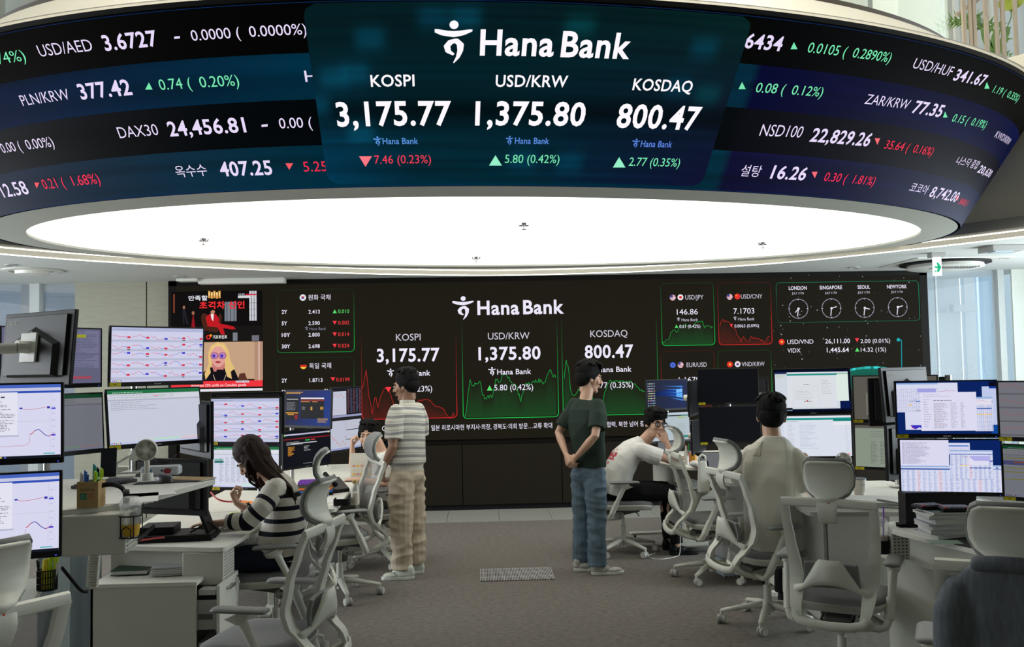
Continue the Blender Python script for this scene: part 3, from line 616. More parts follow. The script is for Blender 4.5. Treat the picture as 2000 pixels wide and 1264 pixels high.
# pair tiles
def tile(x0, x1, y0, y1, col, f1, f2, name, nx0, nx1, ny, val, vx0, vx1, vy, chg, cx0, cx1, cy, up):
    panel(x0, x1, y0, y1, col, .95, .2, 1, 0, .8); flag(x0+20.5, ny-3.5, f1, 5.8); flag(x0+35.5, ny-4, f2, 5.8)
    wt(name, nx0, nx1, ny, 8.5, GL); wt(val, vx0, vx1, vy, 10.6)
    if chg: whana(vx0-.5, vx0+6.5, vy+5, vy+13.5, GL); wt('Hana Bank', vx0+9, vx1+.3, vy+13, 5.5, GL); wtri(cx0-9, cx0-3, cy-6.5, cy, up); wt(chg, cx0, cx1, cy, 6)
tile(1291.8, 1391, 553, 675.6, GG, 'us', 'jp', 'USD/JPY', 1336.6, 1372, 585.4, '146.86', 1320.4, 1361, 614.8, '0.61 (0.42%)', 1325.4, 1365.8, 640.8, 1)
tile(1402.5, 1502, 552, 674, RR, 'us', 'cn', 'USD/CNY', 1445, 1486.5, 583.8, '7.1703', 1430.5, 1471, 613.2, '0.0063 (0.09%)', 1432.4, 1480, 639.8, 0)
tile(1292, 1392, 685, 806, RR, 'eu', 'us', 'EUR/USD', 1339.4, 1378.7, 716.8, '1.1679', 1324, 1365, 747, None, 0, 0, 0, 0)
tile(1403, 1503, 684, 805, GG, 'vn', 'kr', 'VND/KRW', 1446.4, 1491, 715.4, '0.0526', 1431, 1471, 745, None, 0, 0, 0, 0)
chart([(1292.5, 672), (1298, 668), (1304, 662), (1309, 650), (1314, 646), (1321, 648), (1325, 638), (1335, 634), (1344, 638), (1352, 637), (1358, 628), (1370, 629), (1374, 640), (1382, 637), (1390, 640)], GG, 674, .006, 4, .006, .24)
chart([(1403, 638), (1408, 626), (1416, 628), (1422, 630), (1428, 641), (1434, 645), (1440, 658), (1445, 667), (1450, 658), (1457, 668), (1464, 660), (1474, 660), (1483, 664), (1491, 669), (1496, 661), (1501, 658)], RR, 672, .006, 8, .006, .24)
chart([(1348, 778), (1356, 760), (1362, 750), (1370, 755), (1391, 750)], RR, 804, .004, 2, .006, .24)
# clocks
panel(1515.6, 1790, 549, 631, TE, .8, .8, 1, 0, .15)
for nm, x0, x1, yb, cx, cy, hh, mh in (('LONDON', 1538, 1573, 566.7, 1556.8, 603.6, (-.34, -.38), (-.13, -.78)), ('SINGAPORE', 1598, 1641.6, 565.8, 1621, 602.8, (.54, .17), (-.1, -.76)), ('SEOUL', 1672, 1696, 565, 1685.6, 602, (.52, -.14), (-.1, -.76)), ('NEWYORK', 1729, 1767.6, 564, 1750, 600.6, (.54, .14), (-.11, -.76))):
    wt(nm, x0, x1, yb, 7, b=.015); wt('JULY 11TH', (x0+x1)/2-11.5, (x0+x1)/2+11.5, yb+9, 4.3, GL)
    p = u(cx, cy); R_ = 19.6/F*YW
    for i in range(60):
        a = 2*PI*i/60; k = .86 if i % 15 == 0 else (.92 if i % 5 == 0 else .94); w = .009 if i % 5 == 0 else .006
        c.line([(p[0]+R_*k*math.cos(a), p[1]+R_*k*math.sin(a)), (p[0]+R_*math.cos(a), p[1]+R_*math.sin(a))], w, (210, 205, 230), 2)
    for (a, b) in (hh, mh): c.line([(p[0]-a*R_*.1, p[1]-b*R_*.1), (p[0]+a*R_, p[1]+b*R_)], .011, (230, 225, 240), 3)
    c.disc(*p, .016, .016, (230, 225, 240), 4, 10)
flag(1524.3, 668, 'vn', 6); wt('USD/VND', 1535, 1586, 672, 8.5); wt('26,111.00', 1608.8, 1657, 670.8, 8.8, b=.01); wtri(1667, 1674.6, 661, 669, 0); wt('2.00 (0.01%)', 1677.5, 1735, 670, 8)
wt('VIDX', 1535.5, 1561, 689, 8.5); wt('1,445.64', 1612, 1655, 688, 8.8, b=.01); wtri(1667, 1675, 679, 687, 1); wt('14.32 (1%)', 1678, 1727.3, 687, 8)
CYN = (20, 175, 190); p = u(1751, 664); c.disc(*p, .022, .022, CYN, 3); c.line([u(1751, 664), u(1757, 664), u(1758.5, 790)], .012, mixc(BG, CYN, .8), 2)
cx, cz = u(1708, 1010); R_ = (1010-714)/F*YW
for i in range(40):
    a0, a1 = PI*(.34+.32*i/40), PI*(.34+.32*(i+1)/40); k = .35+.65*math.sin(PI*min(1, max(0, (i-4)/34)))
    P = lambda r, a: (cx+R_*r*math.cos(a)*.82, cz+R_*r*math.sin(a))
    c.poly([P(.86, a0), P(.86, a1), P(.985, a1), P(.985, a0)], [(8, 60, 46), (8, 60, 46), (16, 100, 84), (16, 100, 84)], 1)
    c.poly([P(.985, a0), P(.985, a1), P(1, a1), P(1, a0)], mixc((16, 100, 84), (60, 225, 225), k*random.random()), 2)
random.seed(11)
for i in range(90):
    x, y = random.uniform(1500, 1800), random.uniform(536, 720); p = u(x, y); s = random.uniform(.003, .007); c.rect(p[0]-s, p[1]-s, p[0]+s, p[1]+s, mixc(BG, (190, 190, 200), random.uniform(.2, .9)), 1)
# video picture 1: dark hall with a man in red on an armchair
def pr(x0, y0, x1, y1, col, L=2): a, b = u(x0, y1), u(x1, y0); c.rect(a[0], a[1], b[0], b[1], col, L)
def pp(pts, col, L=3): c.poly([u(*p) for p in pts], col, L)
pr(337, 568, 514, 668, (10, 7, 7)); pr(337, 636, 514, 668, (20, 16, 16), 3)
pr(489, 569, 503, 627, (200, 200, 210), 3); pr(441, 590, 464, 628, (120, 125, 135), 3)
for x in (493, 498): pr(x, 569, x+.7, 627, (60, 60, 66), 4)
for x in (445, 452, 459): pr(x, 590, x+1, 628, (40, 40, 46), 4)
for y in (580, 592, 604, 616): pr(489, y, 503, y+.8, (60, 60, 66), 4); 
pr(457, 650, 466, 666, (120, 124, 132), 4); pr(494, 655, 508, 666, (110, 110, 120), 4); pr(341, 575, 344, 612, (120, 60, 40), 3)
for i in range(5): pr(409+i*5, 569+(i % 2)*2, 413+i*5, 583+(i % 2), (220, 160, 80), 3); pr(410+i*5, 572, 412+i*5, 578, (255, 225, 160), 4)
wt('만족할', 371, 408, 588, 10, (235, 235, 245), .02, 5, box=1); wt('초격차 신인', 392, 480, 604, 15, (235, 45, 50), .03, 5, box=1); wt('기프트인포', 418, 446, 662, 7, (240, 240, 240), .02, 6, box=1)
p = u(409.5, 659); c.disc(*p, .028, .028, (235, 40, 40), 5); c.disc(*p, .015, .015, (20, 16, 16), 6); c.disc(p[0]+.03, p[1]+.02, .014, .016, (245, 160, 40), 5)
pr(467, 573.5, 482, 577.5, (10, 7, 7), 4); pr(467, 577.5, 502, 583, (210, 210, 215), 4); pr(482, 574.5, 503, 577.5, (210, 30, 50), 5); wt('10:32', 468, 480, 577, 3, L=6)
pp([(395, 618), (399, 612), (407, 614), (410, 622), (420, 628), (428, 622), (432, 612), (436, 618), (434, 640), (425, 650), (403, 646), (397, 634)], (70, 32, 20), 4)
pp([(404, 620), (412, 614), (424, 614), (430, 622), (430, 632), (458, 638), (463, 643), (456, 644), (438, 641), (442, 654), (434, 654), (428, 640), (408, 638)], (190, 24, 34), 5); pp([(414, 614), (420, 614), (419, 628), (416, 624)], (235, 235, 235), 6)
p = u(418, 609); c.disc(*p, .028, .036, (190, 130, 100), 6); pp([(413, 610), (413, 604), (418, 602), (424, 605), (423, 608), (418, 606)], (15, 10, 10), 7)
pp([(376, 640), (380, 610), (384, 640)], (140, 20, 28), 4); p = u(380, 612); c.disc(*p, .018, .024, (150, 100, 80), 5)
pp([(360, 632), (359, 604), (364, 602), (366, 612), (371, 634), (367, 634), (363, 618), (363, 634)], (30, 30, 38), 4); p = u(362, 601); c.disc(*p, .015, .02, (160, 110, 90), 5)
# video picture 2: newscaster with long blonde hair and glasses
pr(337, 667, 515, 743, (196, 160, 130), 2); pr(499, 667, 515, 743, (180, 140, 118), 3); pr(507, 667, 509, 743, (220, 190, 175), 4)
E2 = lambda x, y, rx, ry, col, L: (lambda p: c.disc(p[0], p[1], rx/F*YW, ry/F*YW, col, L, 24))(u(x, y))
pp([(398, 744), (399, 728), (412, 718), (440, 716), (460, 722), (470, 744)], (16, 12, 20), 3); pp([(466, 744), (470, 730), (480, 728), (486, 744)], (90, 50, 40), 3)
pp([(409, 690), (414, 676), (427, 668), (441, 671), (449, 686), (452, 704), (461, 720), (453, 726), (455, 740), (446, 736), (440, 716), (412, 716), (414, 728), (404, 742), (402, 730), (410, 712)], (226, 190, 120), 4)
pp([(416, 712), (418, 706), (441, 706), (442, 716), (436, 726), (420, 726)], (200, 120, 116), 5); E2(429, 694, 14.5, 23, (222, 160, 150), 6)
pp([(413, 690), (418, 676), (428, 671), (440, 675), (445, 690), (441, 684), (434, 677), (424, 677), (418, 683)], (232, 200, 130), 7)
for x in (421.5, 437): E2(x, 695, 7.4, 6.4, (120, 50, 90), 7); E2(x, 695, 6.4, 5.4, (190, 130, 190), 8); E2(x-1, 695.5, 3, 3.4, (70, 60, 170), 9)
E2(428.5, 707.5, 5.4, 2, (170, 50, 60), 7); pp([(426, 722), (437, 722), (441, 744), (420, 744)], (14, 10, 18), 6); c.line([u(419, 732), u(423, 743)], .006, (220, 200, 160), 7); c.line([u(444, 732), u(440, 743)], .006, (220, 200, 160), 7)
pr(337, 742.5, 515, 758, (238, 52, 62), 5); pr(463, 743, 488.5, 747.5, (225, 215, 225), 6); wt('BUSINESS TODAY', 464, 488, 746.8, 2.6, (90, 60, 80), L=7); wt('threatens 35% tariffs on Canadian goods', 376, 483, 754.7, 5, (250, 240, 240), L=6)
pr(337, 758, 515, 766, (232, 230, 240), 5); pr(337, 761, 433, 763.2, (150, 150, 160), 6)
c.build('display', lambda a, b, L: Vector((a, -.045-L*.002, b)), M_LED, vw)
# ================================================================== TASK CHAIR (faces +Y, origin on the floor under the column)
MESHM = mat('chair_mesh', (.17, .165, .155), .8, alpha=.62, noise_=.1, nscale=500)
CFRAME = mat('chair_frame', (.60, .605, .53), .42, noise_=.03, nscale=20)
def interp(K, x):
    for a, b in zip(K, K[1:]):
        if (x-a[0])*(x-b[0]) <= 0: k = (x-a[0])/(b[0]-a[0] or 1); k = k*k*(3-2*k)*.5+k*.5; return [p+(q-p)*k for p, q in zip(a[1:], b[1:])]
    return list((K[0] if abs(x-K[0][0]) < abs(x-K[-1][0]) else K[-1])[1:])
# height -> depth, half width, stile width of the back frame
BK = [(.41, -.315, .150, .036), (.44, -.348, .190, .046), (.49, -.325, .208, .058), (.55, -.265, .220, .070), (.61, -.212, .230, .074), (.68, -.195, .236, .068), (.82, -.226, .246, .054), (.95, -.275, .250, .046), (1.05, -.312, .250, .044)]
def make_chair(label, rz, loc):
    r = root('office_chair', label, 'chair', loc, rz, 'white mesh-back office chairs')
    for i in range(5):
        a = PI/2+i*2*PI/5+.25; d = Vector((math.cos(a), math.sin(a), 0)); s = Vector((-d.y, d.x, 0))
        g = G(); pts = [d*.03+Vector((0, 0, .125)), d*.12+Vector((0, 0, .118)), d*.24+Vector((0, 0, .098)), d*.315+Vector((0, 0, .085))]
        g.tube(pts, [(.030, .026), (.027, .022), (.022, .016), (.017, .013)], 8, sq=(0, 0, 1)); lg = g.build('leg', CFRAME, r, smooth=True)
        g = G(); p = d*.315; g.cyl(p+Vector((0, 0, .09)), p+Vector((0, 0, .045)), .012, n=8)
        w = Vector((math.cos(a+.9+i), math.sin(a+.9+i), 0)); cpos = p+Vector((0, 0, .03))+w.cross(Vector((0, 0, 1)))*.012
        g.build('caster', CFRAME, lg)
        for k in (-1, 1): pass
        q = G(); 
        for k in (-1, 1): q.tube([cpos+w*k*.007, cpos+w*k*.010, cpos+w*k*.026, cpos+w*k*.028], [.024, .030, .030, .026], 16, mi=0); q.cyl(cpos+w*k*.027, cpos+w*k*.0295, .022, mi=1)
        q.tube([cpos+Vector((0, 0, .0))-w*.006, cpos+w*.006], .026, 14, mi=0)
        q.build('caster_wheel', [GREYP, CFRAME], lg, smooth='auto')
    G().lathe([(.045, .085), (.05, .10), (.05, .135), (.034, .15)], n=20).build('hub', CFRAME, r, smooth='auto')
    G().cyl((0, 0, .06), (0, 0, .14), .026).cyl((0, 0, .14), (0, 0, .26), .028, .026).build('column_sleeve', CFRAME, r, smooth='auto')
    G().cyl((0, 0, .24), (0, 0, .36), .016).build('gas_cylinder', CHR, r, smooth='auto')
    g = G(); g.add([(-.075, -.16, .335), (.075, -.16, .335), (.075, .16, .40), (-.075, .16, .40), (-.075, -.16, .40), (.075, -.16, .40), (.075, .16, .44), (-.075, .16, .44), ], [(0, 1, 2, 3), (4, 7, 6, 5), (0, 4, 5, 1), (1, 5, 6, 2), (2, 6, 7, 3), (3, 7, 4, 0)])
    tm = g.build('tilt_mechanism', DGREY, r, bevel=.012)
    for s in (-1, 1):
        g = G(); g.tube([(s*.088, -.16, .352), (s*.088, -.10, .358), (s*.088, -.03, .368), (s*.088, .0, .372)], [(.03, .010), (.036, .01), (.036, .01), (.02, .008)], 10, mi=0, sq=(1, 0, 0))
        for z in (.352, .388): g.cyl((s*.096, -.035, z), (s*.104, -.035, z), .008, n=10, mi=1)
        g.build('side_plate', [GREYP, DGREY], tm, smooth='auto')
    g = G().tube([(.02, .10, .40), (.20, .12, .40), (.25, .12, .395)], [.007, .007, .012], 8); g.build('lever', GREYP, tm, smooth=True)
    # seat: cushion over a shell, waterfall front
    def seatf(z0, k, ed):
        def fn(u_, v_):
            a = 2*PI*u_; n4 = 3.6; c_, s_ = math.cos(a), math.sin(a)
            x = k*.252*math.copysign(abs(c_)**(2/n4), c_)*ed(v_)[0]; y = .035+k*.245*math.copysign(abs(s_)**(2/n4), s_)*ed(v_)[0]
            z = z0+ed(v_)[1]-.30*max(0, y-.16)**1.5*1.6+.10*x*x; return (x, y, z)
        return fn
    E1 = [(.96, 0), (1.0, .012), (1.0, .03), (.97, .045), (.80, .052), (.4, .05), (.01, .048)]
    G().grid(seatf(.468, 1.0, lambda v: E1[round(v*6)]), 40, 6).build('seat_cushion', FABRIC, r, smooth=True)
    E0 = [(.01, 0), (.75, 0), (.93, .012), (1.02, .045), (1.03, .055), (1.0, .058)]
    G().grid(seatf(.425, 1.0, lambda v: E0[round(v*5)]), 40, 5).build('seat_shell', CFRAME, r, smooth=True)
    # back frame
    g = G(); zs = [.44+(1.034-.44)*i/26 for i in range(27)]
    for s in (-1, 1):
        vs = []
        for z in zs:
            y, hw, sw = interp(BK, z); t = .013
            for (dx, dy) in ((0, -t), (0, t), (-sw*.5, t*1.3), (-sw, t), (-sw, -t), (-sw*.5, -t*1.3)): vs.append((s*(hw+dx), y+dy, z))
        n = 6; fs = [(i*n+k, i*n+(k+1) % n, (i+1)*n+(k+1) % n, (i+1)*n+k) for i in range(len(zs)-1) for k in range(n)]
        g.add(vs, fs)
    top = [(x, -.310-.012*(1-(x/.24)**2), 1.040+.004*(1-(x/.24)**2)) for x in [-.243+.486*i/12 for i in range(13)]]
    g.tube(top, [(.014, .025)]*13, 8, sq=(0, 0, 1))
    bot = [(-.185, -.345, .452), (-.165, -.358, .425), (-.10, -.368, .412), (0, -.372, .408), (.10, -.368, .412), (.165, -.358, .425), (.185, -.345, .452)]
    g.tube(bot, [(.020, .024)]*7, 10, sq=(0, 0, 1))
    for s in (-1, 1): g.tube([(s*.180, -.348, .452), (s*.185, -.33, .425), (s*.17, -.27, .39), (s*.135, -.18, .362), (s*.09, -.10, .355)], [(.024, .02), (.024, .02), (.022, .017), (.022, .016), (.02, .014)], 10, sq=(0, 0, 1))
    g.build('back_frame', CFRAME, r, smooth='auto')
    g = G(); zz = [.47+(1.034-.47)*i/16 for i in range(17)]
    def mf(u_, v_):
        z = zz[round(v_*16)]; y, hw, sw = interp(BK, z); k = (u_-.5)*2; return (k*(hw-sw*.6), y+.012-.05*(1-k*k)*(1 if z > .5 else .3)*.55, z)
    g.grid(mf, 8, 16); g.build('back_mesh', MESHM, r, smooth=True)
    # support bracket behind the mesh, lumbar pad in front of it
    g = G(); B2_ = [(0, .200, .055, .565, -.268), (.25, .150, .07, .600, -.285), (.45, .085, .10, .635, -.315), (.62, .070, .12, .70, -.330), (.8, .066, .12, .735, -.33), (1, .05, .12, .745, -.325)]
    def br(u_, v_):
        x = (u_-.5)*.40; k = abs(x)/.2
        zt_ = .745 if k < .28 else .745-(k-.28)/.42*.145 if k < .70 else .60-(k-.7)*.06
        zl = .615-.085*k*k-.0; y = -.342+.085*k**1.5
        return (x, y-.012*math.sin(v_*PI), zl+(zt_-zl)*v_)
    g.grid(br, 24, 4); g.build('lumbar_bracket', CFRAME, r, smooth=True, solid=.010)
    G().grid(lambda u_, v_: ((u_-.5)*.30*(1-.10*v_), -.295+.02*math.cos((u_-.5)*PI)+.012*math.sin(v_*PI), .585+.135*v_), 8, 4).build('lumbar_pad', PAD, r, smooth=True, solid=.022, bevel=.004)
    # armrests
    for s in (-1, 1):
        g = G(); g.tube([(s*.13, -.16, .365), (s*.215, -.155, .362), (s*.248, -.15, .378), (s*.262, -.130, .42)], [(.02, .016), (.02, .016), (.024, .02), (.022, .022)], 10); g.cyl((s*.262, -.132, .415), (s*.272, -.085, .52), .026, .025, 14); g.cyl((s*.272, -.086, .518), (s*.282, -.020, .655), .020, .024, 14)
        g.tube([(s*.282, -.022, .65), (s*.284, -.01, .675), (s*.284, -.004, .69)], [(.028, .03), (.034, .055), (.036, .075)], 12, sq=(0, 0, 1))
        ar = g.build('armrest', CFRAME, r, smooth='auto')
        G().tube([(s*.285, y, z) for y, z in ((-.148, .698), (-.142, .703), (-.12, .705), (.09, .705), (.118, .703), (.128, .698))], [(.022, .006), (.038, .012), (.045, .014), (.045, .014), (.038, .012), (.022, .006)], 14, sq=(0, 0, 1)).build('arm_pad', PAD, ar, smooth=True)
    # headrest
    HP = [(-.330, 1.005, .050), (-.338, 1.022, .056), (-.318, 1.034, .078), (-.296, 1.054, .108), (-.280, 1.088, .126), (-.278, 1.128, .131), (-.290, 1.166, .128), (-.316, 1.198, .118), (-.350, 1.216, .094)]
    def hf(off, w0, i0=0):
        def fn(u_, v_):
            i = i0+v_*(len(HP)-1-i0); j = min(int(i), len(HP)-2); k = i-j; a, b = HP[j], HP[j+1]
            y, z, w = [p+(q-p)*k for p, q in zip(a, b)]; x = (u_-.5)*2; dy, dz = b[0]-a[0], b[1]-a[1]; l = math.hypot(dy, dz)
            return (x*(w+w0), y+off*dz/l+.016*x*x, z-off*dy/l+.046)
        return fn
    hs = G().grid(hf(0, 0), 12, 24).build('headrest', CFRAME, r, smooth=True, solid=.012)
    G().grid(hf(.016, .006, 1.2), 12, 22).build('headrest_pad', PAD, hs, smooth=True, solid=.020, bevel=.003)
    g = G(); g.grid(lambda u_, v_: ((u_-.5)*(.088+.022*v_), [-.303, -.322, -.334, -.338, -.334, -.322][round(v_*5)], .935+.120*v_), 4, 5); g.build('headrest_bracket', CFRAME, hs, smooth='auto', solid=.014, bevel=.004)
    c_ = Canvas(.0006); c_.disc(0, 0, .004, .004, (190, 40, 40), 1, 10); c_.build('badge', lambda a, b, L: Vector((a+.01, -.3375-L*.0004, b+1.044)), M_PRINT, r)
    return r
CH = {}
def face(a): return math.radians(a-90)
specs = [('I', (2.01, 5.02), 59, 'empty office chair on the right, seen from behind, just left of the draped shirt'),
 ('J', (2.04, 3.46), 62, 'office chair at the right edge with a grey-blue shirt draped over its back'),
 ('H', (1.97, 6.20), 13, 'office chair holding the cropped-haired man in cream t-shirt on the right'),
 ('G', (1.93, 7.52), 1, 'empty office chair facing right beside the white pedestal with hanging keys'),
 ('F', (1.36, 8.62), -2, 'office chair holding the man in glasses and white t-shirt'),
 ('A', (-1.80, 3.12), 146, 'office chair cut off by the bottom left corner, in front of the lowest left monitor'),
 ('B', (-1.06, 4.50), 167, 'large empty office chair at the lower left, in front of the striped-sweater woman'),
 ('C', (-1.34, 5.97), 190, 'office chair holding the woman in striped sweater'),
 ('D', (-1.13, 7.28), 202, 'empty office chair between the sweater woman and the man in striped polo'),
 ('E', (-.92, 8.45), 205, 'office chair holding the man in white t-shirt who raises his fist')]
base_chair = None
for k, (x, y), f_, lab in specs:
    if base_chair is None: base_chair = make_chair(lab, face(f_), (x, y, 0)); CH[k] = base_chair
    else: CH[k] = dup(base_chair, (x, y, 0), face(f_), lab)
# ================================================================== MONITORS
MW, MH = .545, .325
SW, SH = .525, .293      # lit area
def cells(c, x0, y0, x1, y1, n, col, seed=0, h=.006, L=2, cols=(0,)):
    """lines of small print as rows of short dashes"""
    R_ = random.Random(seed)
    for i in range(n):
        y = y1-(i+.6)*(y1-y0)/n; x = x0
        end = x0+(x1-x0)*R_.uniform(.45, 1)
        while x < end: w = R_.uniform(.01, .035); c.rect(x, y, min(x+w, end), y+h, col, L); x += w+.007
def spark(c, x0, y0, x1, y1, cols, seed, n=22, w=.006, L=3):
    R_ = random.Random(seed); y = R_.uniform(.4, .8); P = []
    for i in range(n+1): P.append((x0+(x1-x0)*i/n, y0+(y1-y0)*y)); y = max(.05, min(.95, y+R_.uniform(-.17, .15)))
    k = int(n*R_.uniform(.3, 1)) if len(cols) > 1 else n
    c.line(P[:k+1], w, cols[0], L, 1.8); 
    if k < n: c.line(P[k:], w, cols[1], L, 1.8)
    return P[-1]
LAV = (206, 206, 232)
def sc_charts(c, seed=1, dim=1.0, cols5=5):
    D = lambda q: tuple(v*dim for v in q)
    c.rect(0, 0, 1, 1, D(LAV), 0); c.rect(0, .93, 1, 1, D((176, 182, 214)), 1); cells(c, .02, .94, .6, .99, 1, D((120, 130, 170)), 1)
    for j in range(5):
        y0 = .06+.172*(4-j)
        c.rect(0, y0-.015, 1, y0+.03, D((184, 188, 210)), 1)
        for i in range(cols5):
            x0 = i/cols5; P = spark(c, x0+.01, y0+.03, x0+.78/cols5, y0+.15, [D((214, 70, 90)), D((90, 90, 210))], seed*40+j*7+i)
            col = D((210, 50, 70)) if (i+j+seed) % 3 else D((60, 60, 200)); c.rect(x0+.80/cols5, P[1]-.015, x0+.97/cols5, P[1]+.02, col, 4)
            c.line([(x0+.79/cols5, y0), (x0+.79/cols5, y0+.15)], .002, D((170, 170, 195)), 2, 1.8)
            if (i*3+j) % 4 == 1: c.rect(x0+.81/cols5, P[1]-.045, x0+.96/cols5, P[1]-.03, D((60, 60, 80)), 4)
    c.rect(0, 0, 1, .045, D((196, 198, 226)), 2)
    for k in range(5): c.rect(.012+.022*k, .012, .024+.022*k, .034, D([(50, 110, 210), (200, 60, 60), (60, 150, 90), (240, 180, 60), (90, 90, 160)][k]), 3)
def sc_sheet(c, dim=1.0, head=(30, 110, 66), blob=False, yellow=False, dense=False):
    D = lambda q: tuple(v*dim for v in q)
    c.rect(0, 0, 1, 1, D((198, 202, 218)), 0); c.rect(0, .93, 1, 1, D(head), 1); cells(c, .05, .935, .6, .965, 1, D((190, 220, 200)), 4, .012)
    c.rect(0, .83, 1, .93, D((208, 210, 220)), 1); cells(c, .02, .84, .9, .92, 2, D((150, 155, 170)), 5, .01)
    c.rect(.48, .875, .58, .885, D((240, 110, 120)), 2); c.rect(.54, .875, .62, .885, D((150, 210, 160)), 3)
    c.rect(0, .80, 1, .83, D((176, 180, 196)), 1)
    for i in range(24): c.line([(.03+i*.04, .08), (.03+i*.04, .80)], .0012, D((184, 188, 204)), 1, 1.8)
    for i in range(3, 26): c.line([(0, .8-i*.028), (1, .8-i*.028)], .0012, D((186, 190, 206)), 1, 1.8)
    if dense:
        for i in range(9): cells(c, .1+.09*i, .12, .17+.09*i, .74, 22, D((120, 125, 140)), 60+i, .008)
        c.rect(.02, .68, .14, .70, D((60, 150, 120)), 3); c.rect(.02, .60, .16, .66, D((40, 110, 100)), 3); c.rect(.28, .72, .9, .74, D((50, 110, 100)), 3)
    else: cells(c, .03, .62, .56, .79, 5, D((140, 145, 160)), 7, .008)
    if blob: c.disc(.32, .38, .09, .17, D((96, 124, 112)), 3); cells(c, .05, .60, .5, .66, 1, D((90, 90, 95)), 3, .012); cells(c, .04, .75, .6, .78, 1, D((90, 90, 95)), 4, .012)
    if yellow:
        for y in (.74, .55, .47, .33): c.rect(0, y, 1, y+.018, D((200, 196, 90)), 3)
        c.rect(0, .62, 1, .70, D((120, 120, 190)), 3); c.rect(.3, .1, .5, .6, D((180, 182, 200)), 2); c.rect(.1, .66, .25, .69, D((200, 120, 100)), 4)
    c.rect(0, .045, 1, .08, D((200, 204, 214)), 2); c.rect(.45, .045, .75, .07, D((176, 226, 190)), 3); c.rect(.75, .045, .95, .07, D((226, 190, 196)), 3); c.rect(0, 0, 1, .045, D((190, 196, 226)), 2)
    for k in range(5): c.rect(.012+.022*k, .012, .024+.022*k, .034, D([(50, 110, 210), (200, 60, 60), (60, 150, 90), (240, 180, 60), (90, 90, 160)][k]), 3)
def sc_news(c):
    c.rect(0, 0, 1, 1, (214, 214, 238), 0); c.rect(0, .955, 1, 1, (70, 100, 190), 1); c.rect(.55, .885, 1, .915, (50, 80, 180), 2); c.rect(0, .92, 1, .95, (196, 198, 224), 1)
    c.rect(.45, .32, .70, .90, (226, 226, 240), 3); c.rect(.458, .30, .71, .32, (180, 182, 205), 2)
    cells(c, .47, .80, .62, .86, 1, (60, 60, 80), 2, .02, 4); cells(c, .46, .36, .69, .78, 20, (130, 130, 150), 3, .009, 4)
    c.line([(.72, .68), (.735, .672), (.76, .66), (.80, .662), (.84, .67), (.90, .69), (.915, .69)], .005, (200, 60, 80), 4, 1.8)
    c.rect(.715, .67, .735, .69, (50, 50, 170), 5); c.rect(.905, .67, .925, .70, (50, 50, 170), 5); c.rect(.935, .66, .965, .68, (70, 70, 210), 5)
    c.line([(.5, .20), (.56, .17), (.62, .165), (.68, .175), (.74, .17), (.77, .19), (.785, .22), (.785, .30)], .004, (190, 60, 90), 4, 1.8)
    P = [(.785, .32), (.80, .33), (.82, .37), (.845, .39), (.865, .36), (.88, .33), (.90, .30), (.92, .29), (.935, .31), (.955, .32)]
    for (a, b), (d, e) in zip(P, P[1:]): c.line([(a, b), (d, e)], .009, (190, 50, 70) if a > .9 or a < .82 else (60, 50, 160), 4, 1.8)
    c.rect(.935, .295, .965, .315, (70, 70, 210), 5); c.line([(.93, .1), (.93, .87)], .002, (170, 170, 190), 3, 1.8); c.line([(.5, .50), (.97, .50)], .003, (180, 180, 200), 3, 1.8)
    for k in range(8): c.rect(.94, .15+k*.09, .96, .155+k*.09, (150, 150, 180), 3)
    c.rect(.88, .05, .96, .065, (90, 180, 190), 4); c.rect(0, 0, 1, .035, (20, 24, 34), 2)
    for k in range(4): c.rect(.52+.03*k, .01, .535+.03*k, .028, [(60, 180, 200), (200, 90, 90), (230, 200, 120), (90, 110, 220)][k], 3)
def sc_term(c, lower=False):
    if not lower:
        c.poly([(0, 0), (1, 0), (1, 1), (0, 1)], [(4, 14, 60), (10, 50, 130), (6, 40, 120), (3, 10, 50)], 0)
        c.rect(.35, .20, .86, .80, (8, 9, 14), 1); c.rect(.35, .76, .86, .80, (224, 224, 234), 2); c.rect(.35, .71, .86, .74, (150, 30, 40), 2); c.rect(.35, .67, .55, .69, (224, 160, 60), 3); c.rect(.60, .67, .72, .69, (224, 160, 60), 3)
        c.rect(.02, .16, .31, .83, (10, 11, 18), 2); c.rect(.03, .74, .29, .76, (200, 200, 210), 3); cells(c, .03, .42, .28, .66, 9, (120, 120, 130), 5, .014, 3); c.rect(.02, .34, .3, .37, (230, 160, 40), 3); c.rect(.06, .29, .2, .32, (230, 160, 40), 3); c.rect(.22, .17, .29, .3, (130, 24, 30), 4)
        cells(c, .38, .44, .48, .54, 4, (150, 150, 150), 8, .012, 3); c.rect(.57, .44, .61, .54, (200, 150, 60), 3); c.rect(.78, .46, .85, .54, (180, 130, 50), 3); cells(c, .73, .08, .98, .22, 5, (190, 150, 70), 6, .014, 3); cells(c, .02, .9, .4, .96, 2, (230, 170, 60), 2, .02, 3)
    else:
        c.rect(0, 0, 1, 1, (10, 12, 22), 0); c.rect(0, .88, 1, .92, (190, 190, 215), 1); c.rect(0, .76, 1, .79, (140, 24, 34), 1); c.rect(0, .87, .03, .90, (120, 220, 60), 2); c.rect(.95, .87, .98, .9, (220, 210, 40), 2)
        c.rect(.45, .70, .55, .73, (40, 190, 80), 2); c.rect(.57, .70, .66, .73, (210, 70, 70), 2); c.rect(.15, .63, .7, .655, (200, 200, 210), 2); cells(c, .05, .60, .5, .70, 3, (190, 190, 190), 3, .014, 3)
        cells(c, .08, .30, .24, .56, 9, (220, 150, 50), 6, .016, 3); cells(c, .42, .4, .6, .56, 4, (200, 200, 200), 7, .014, 3); c.rect(.4, .05, .6, .06, (150, 150, 160), 2)
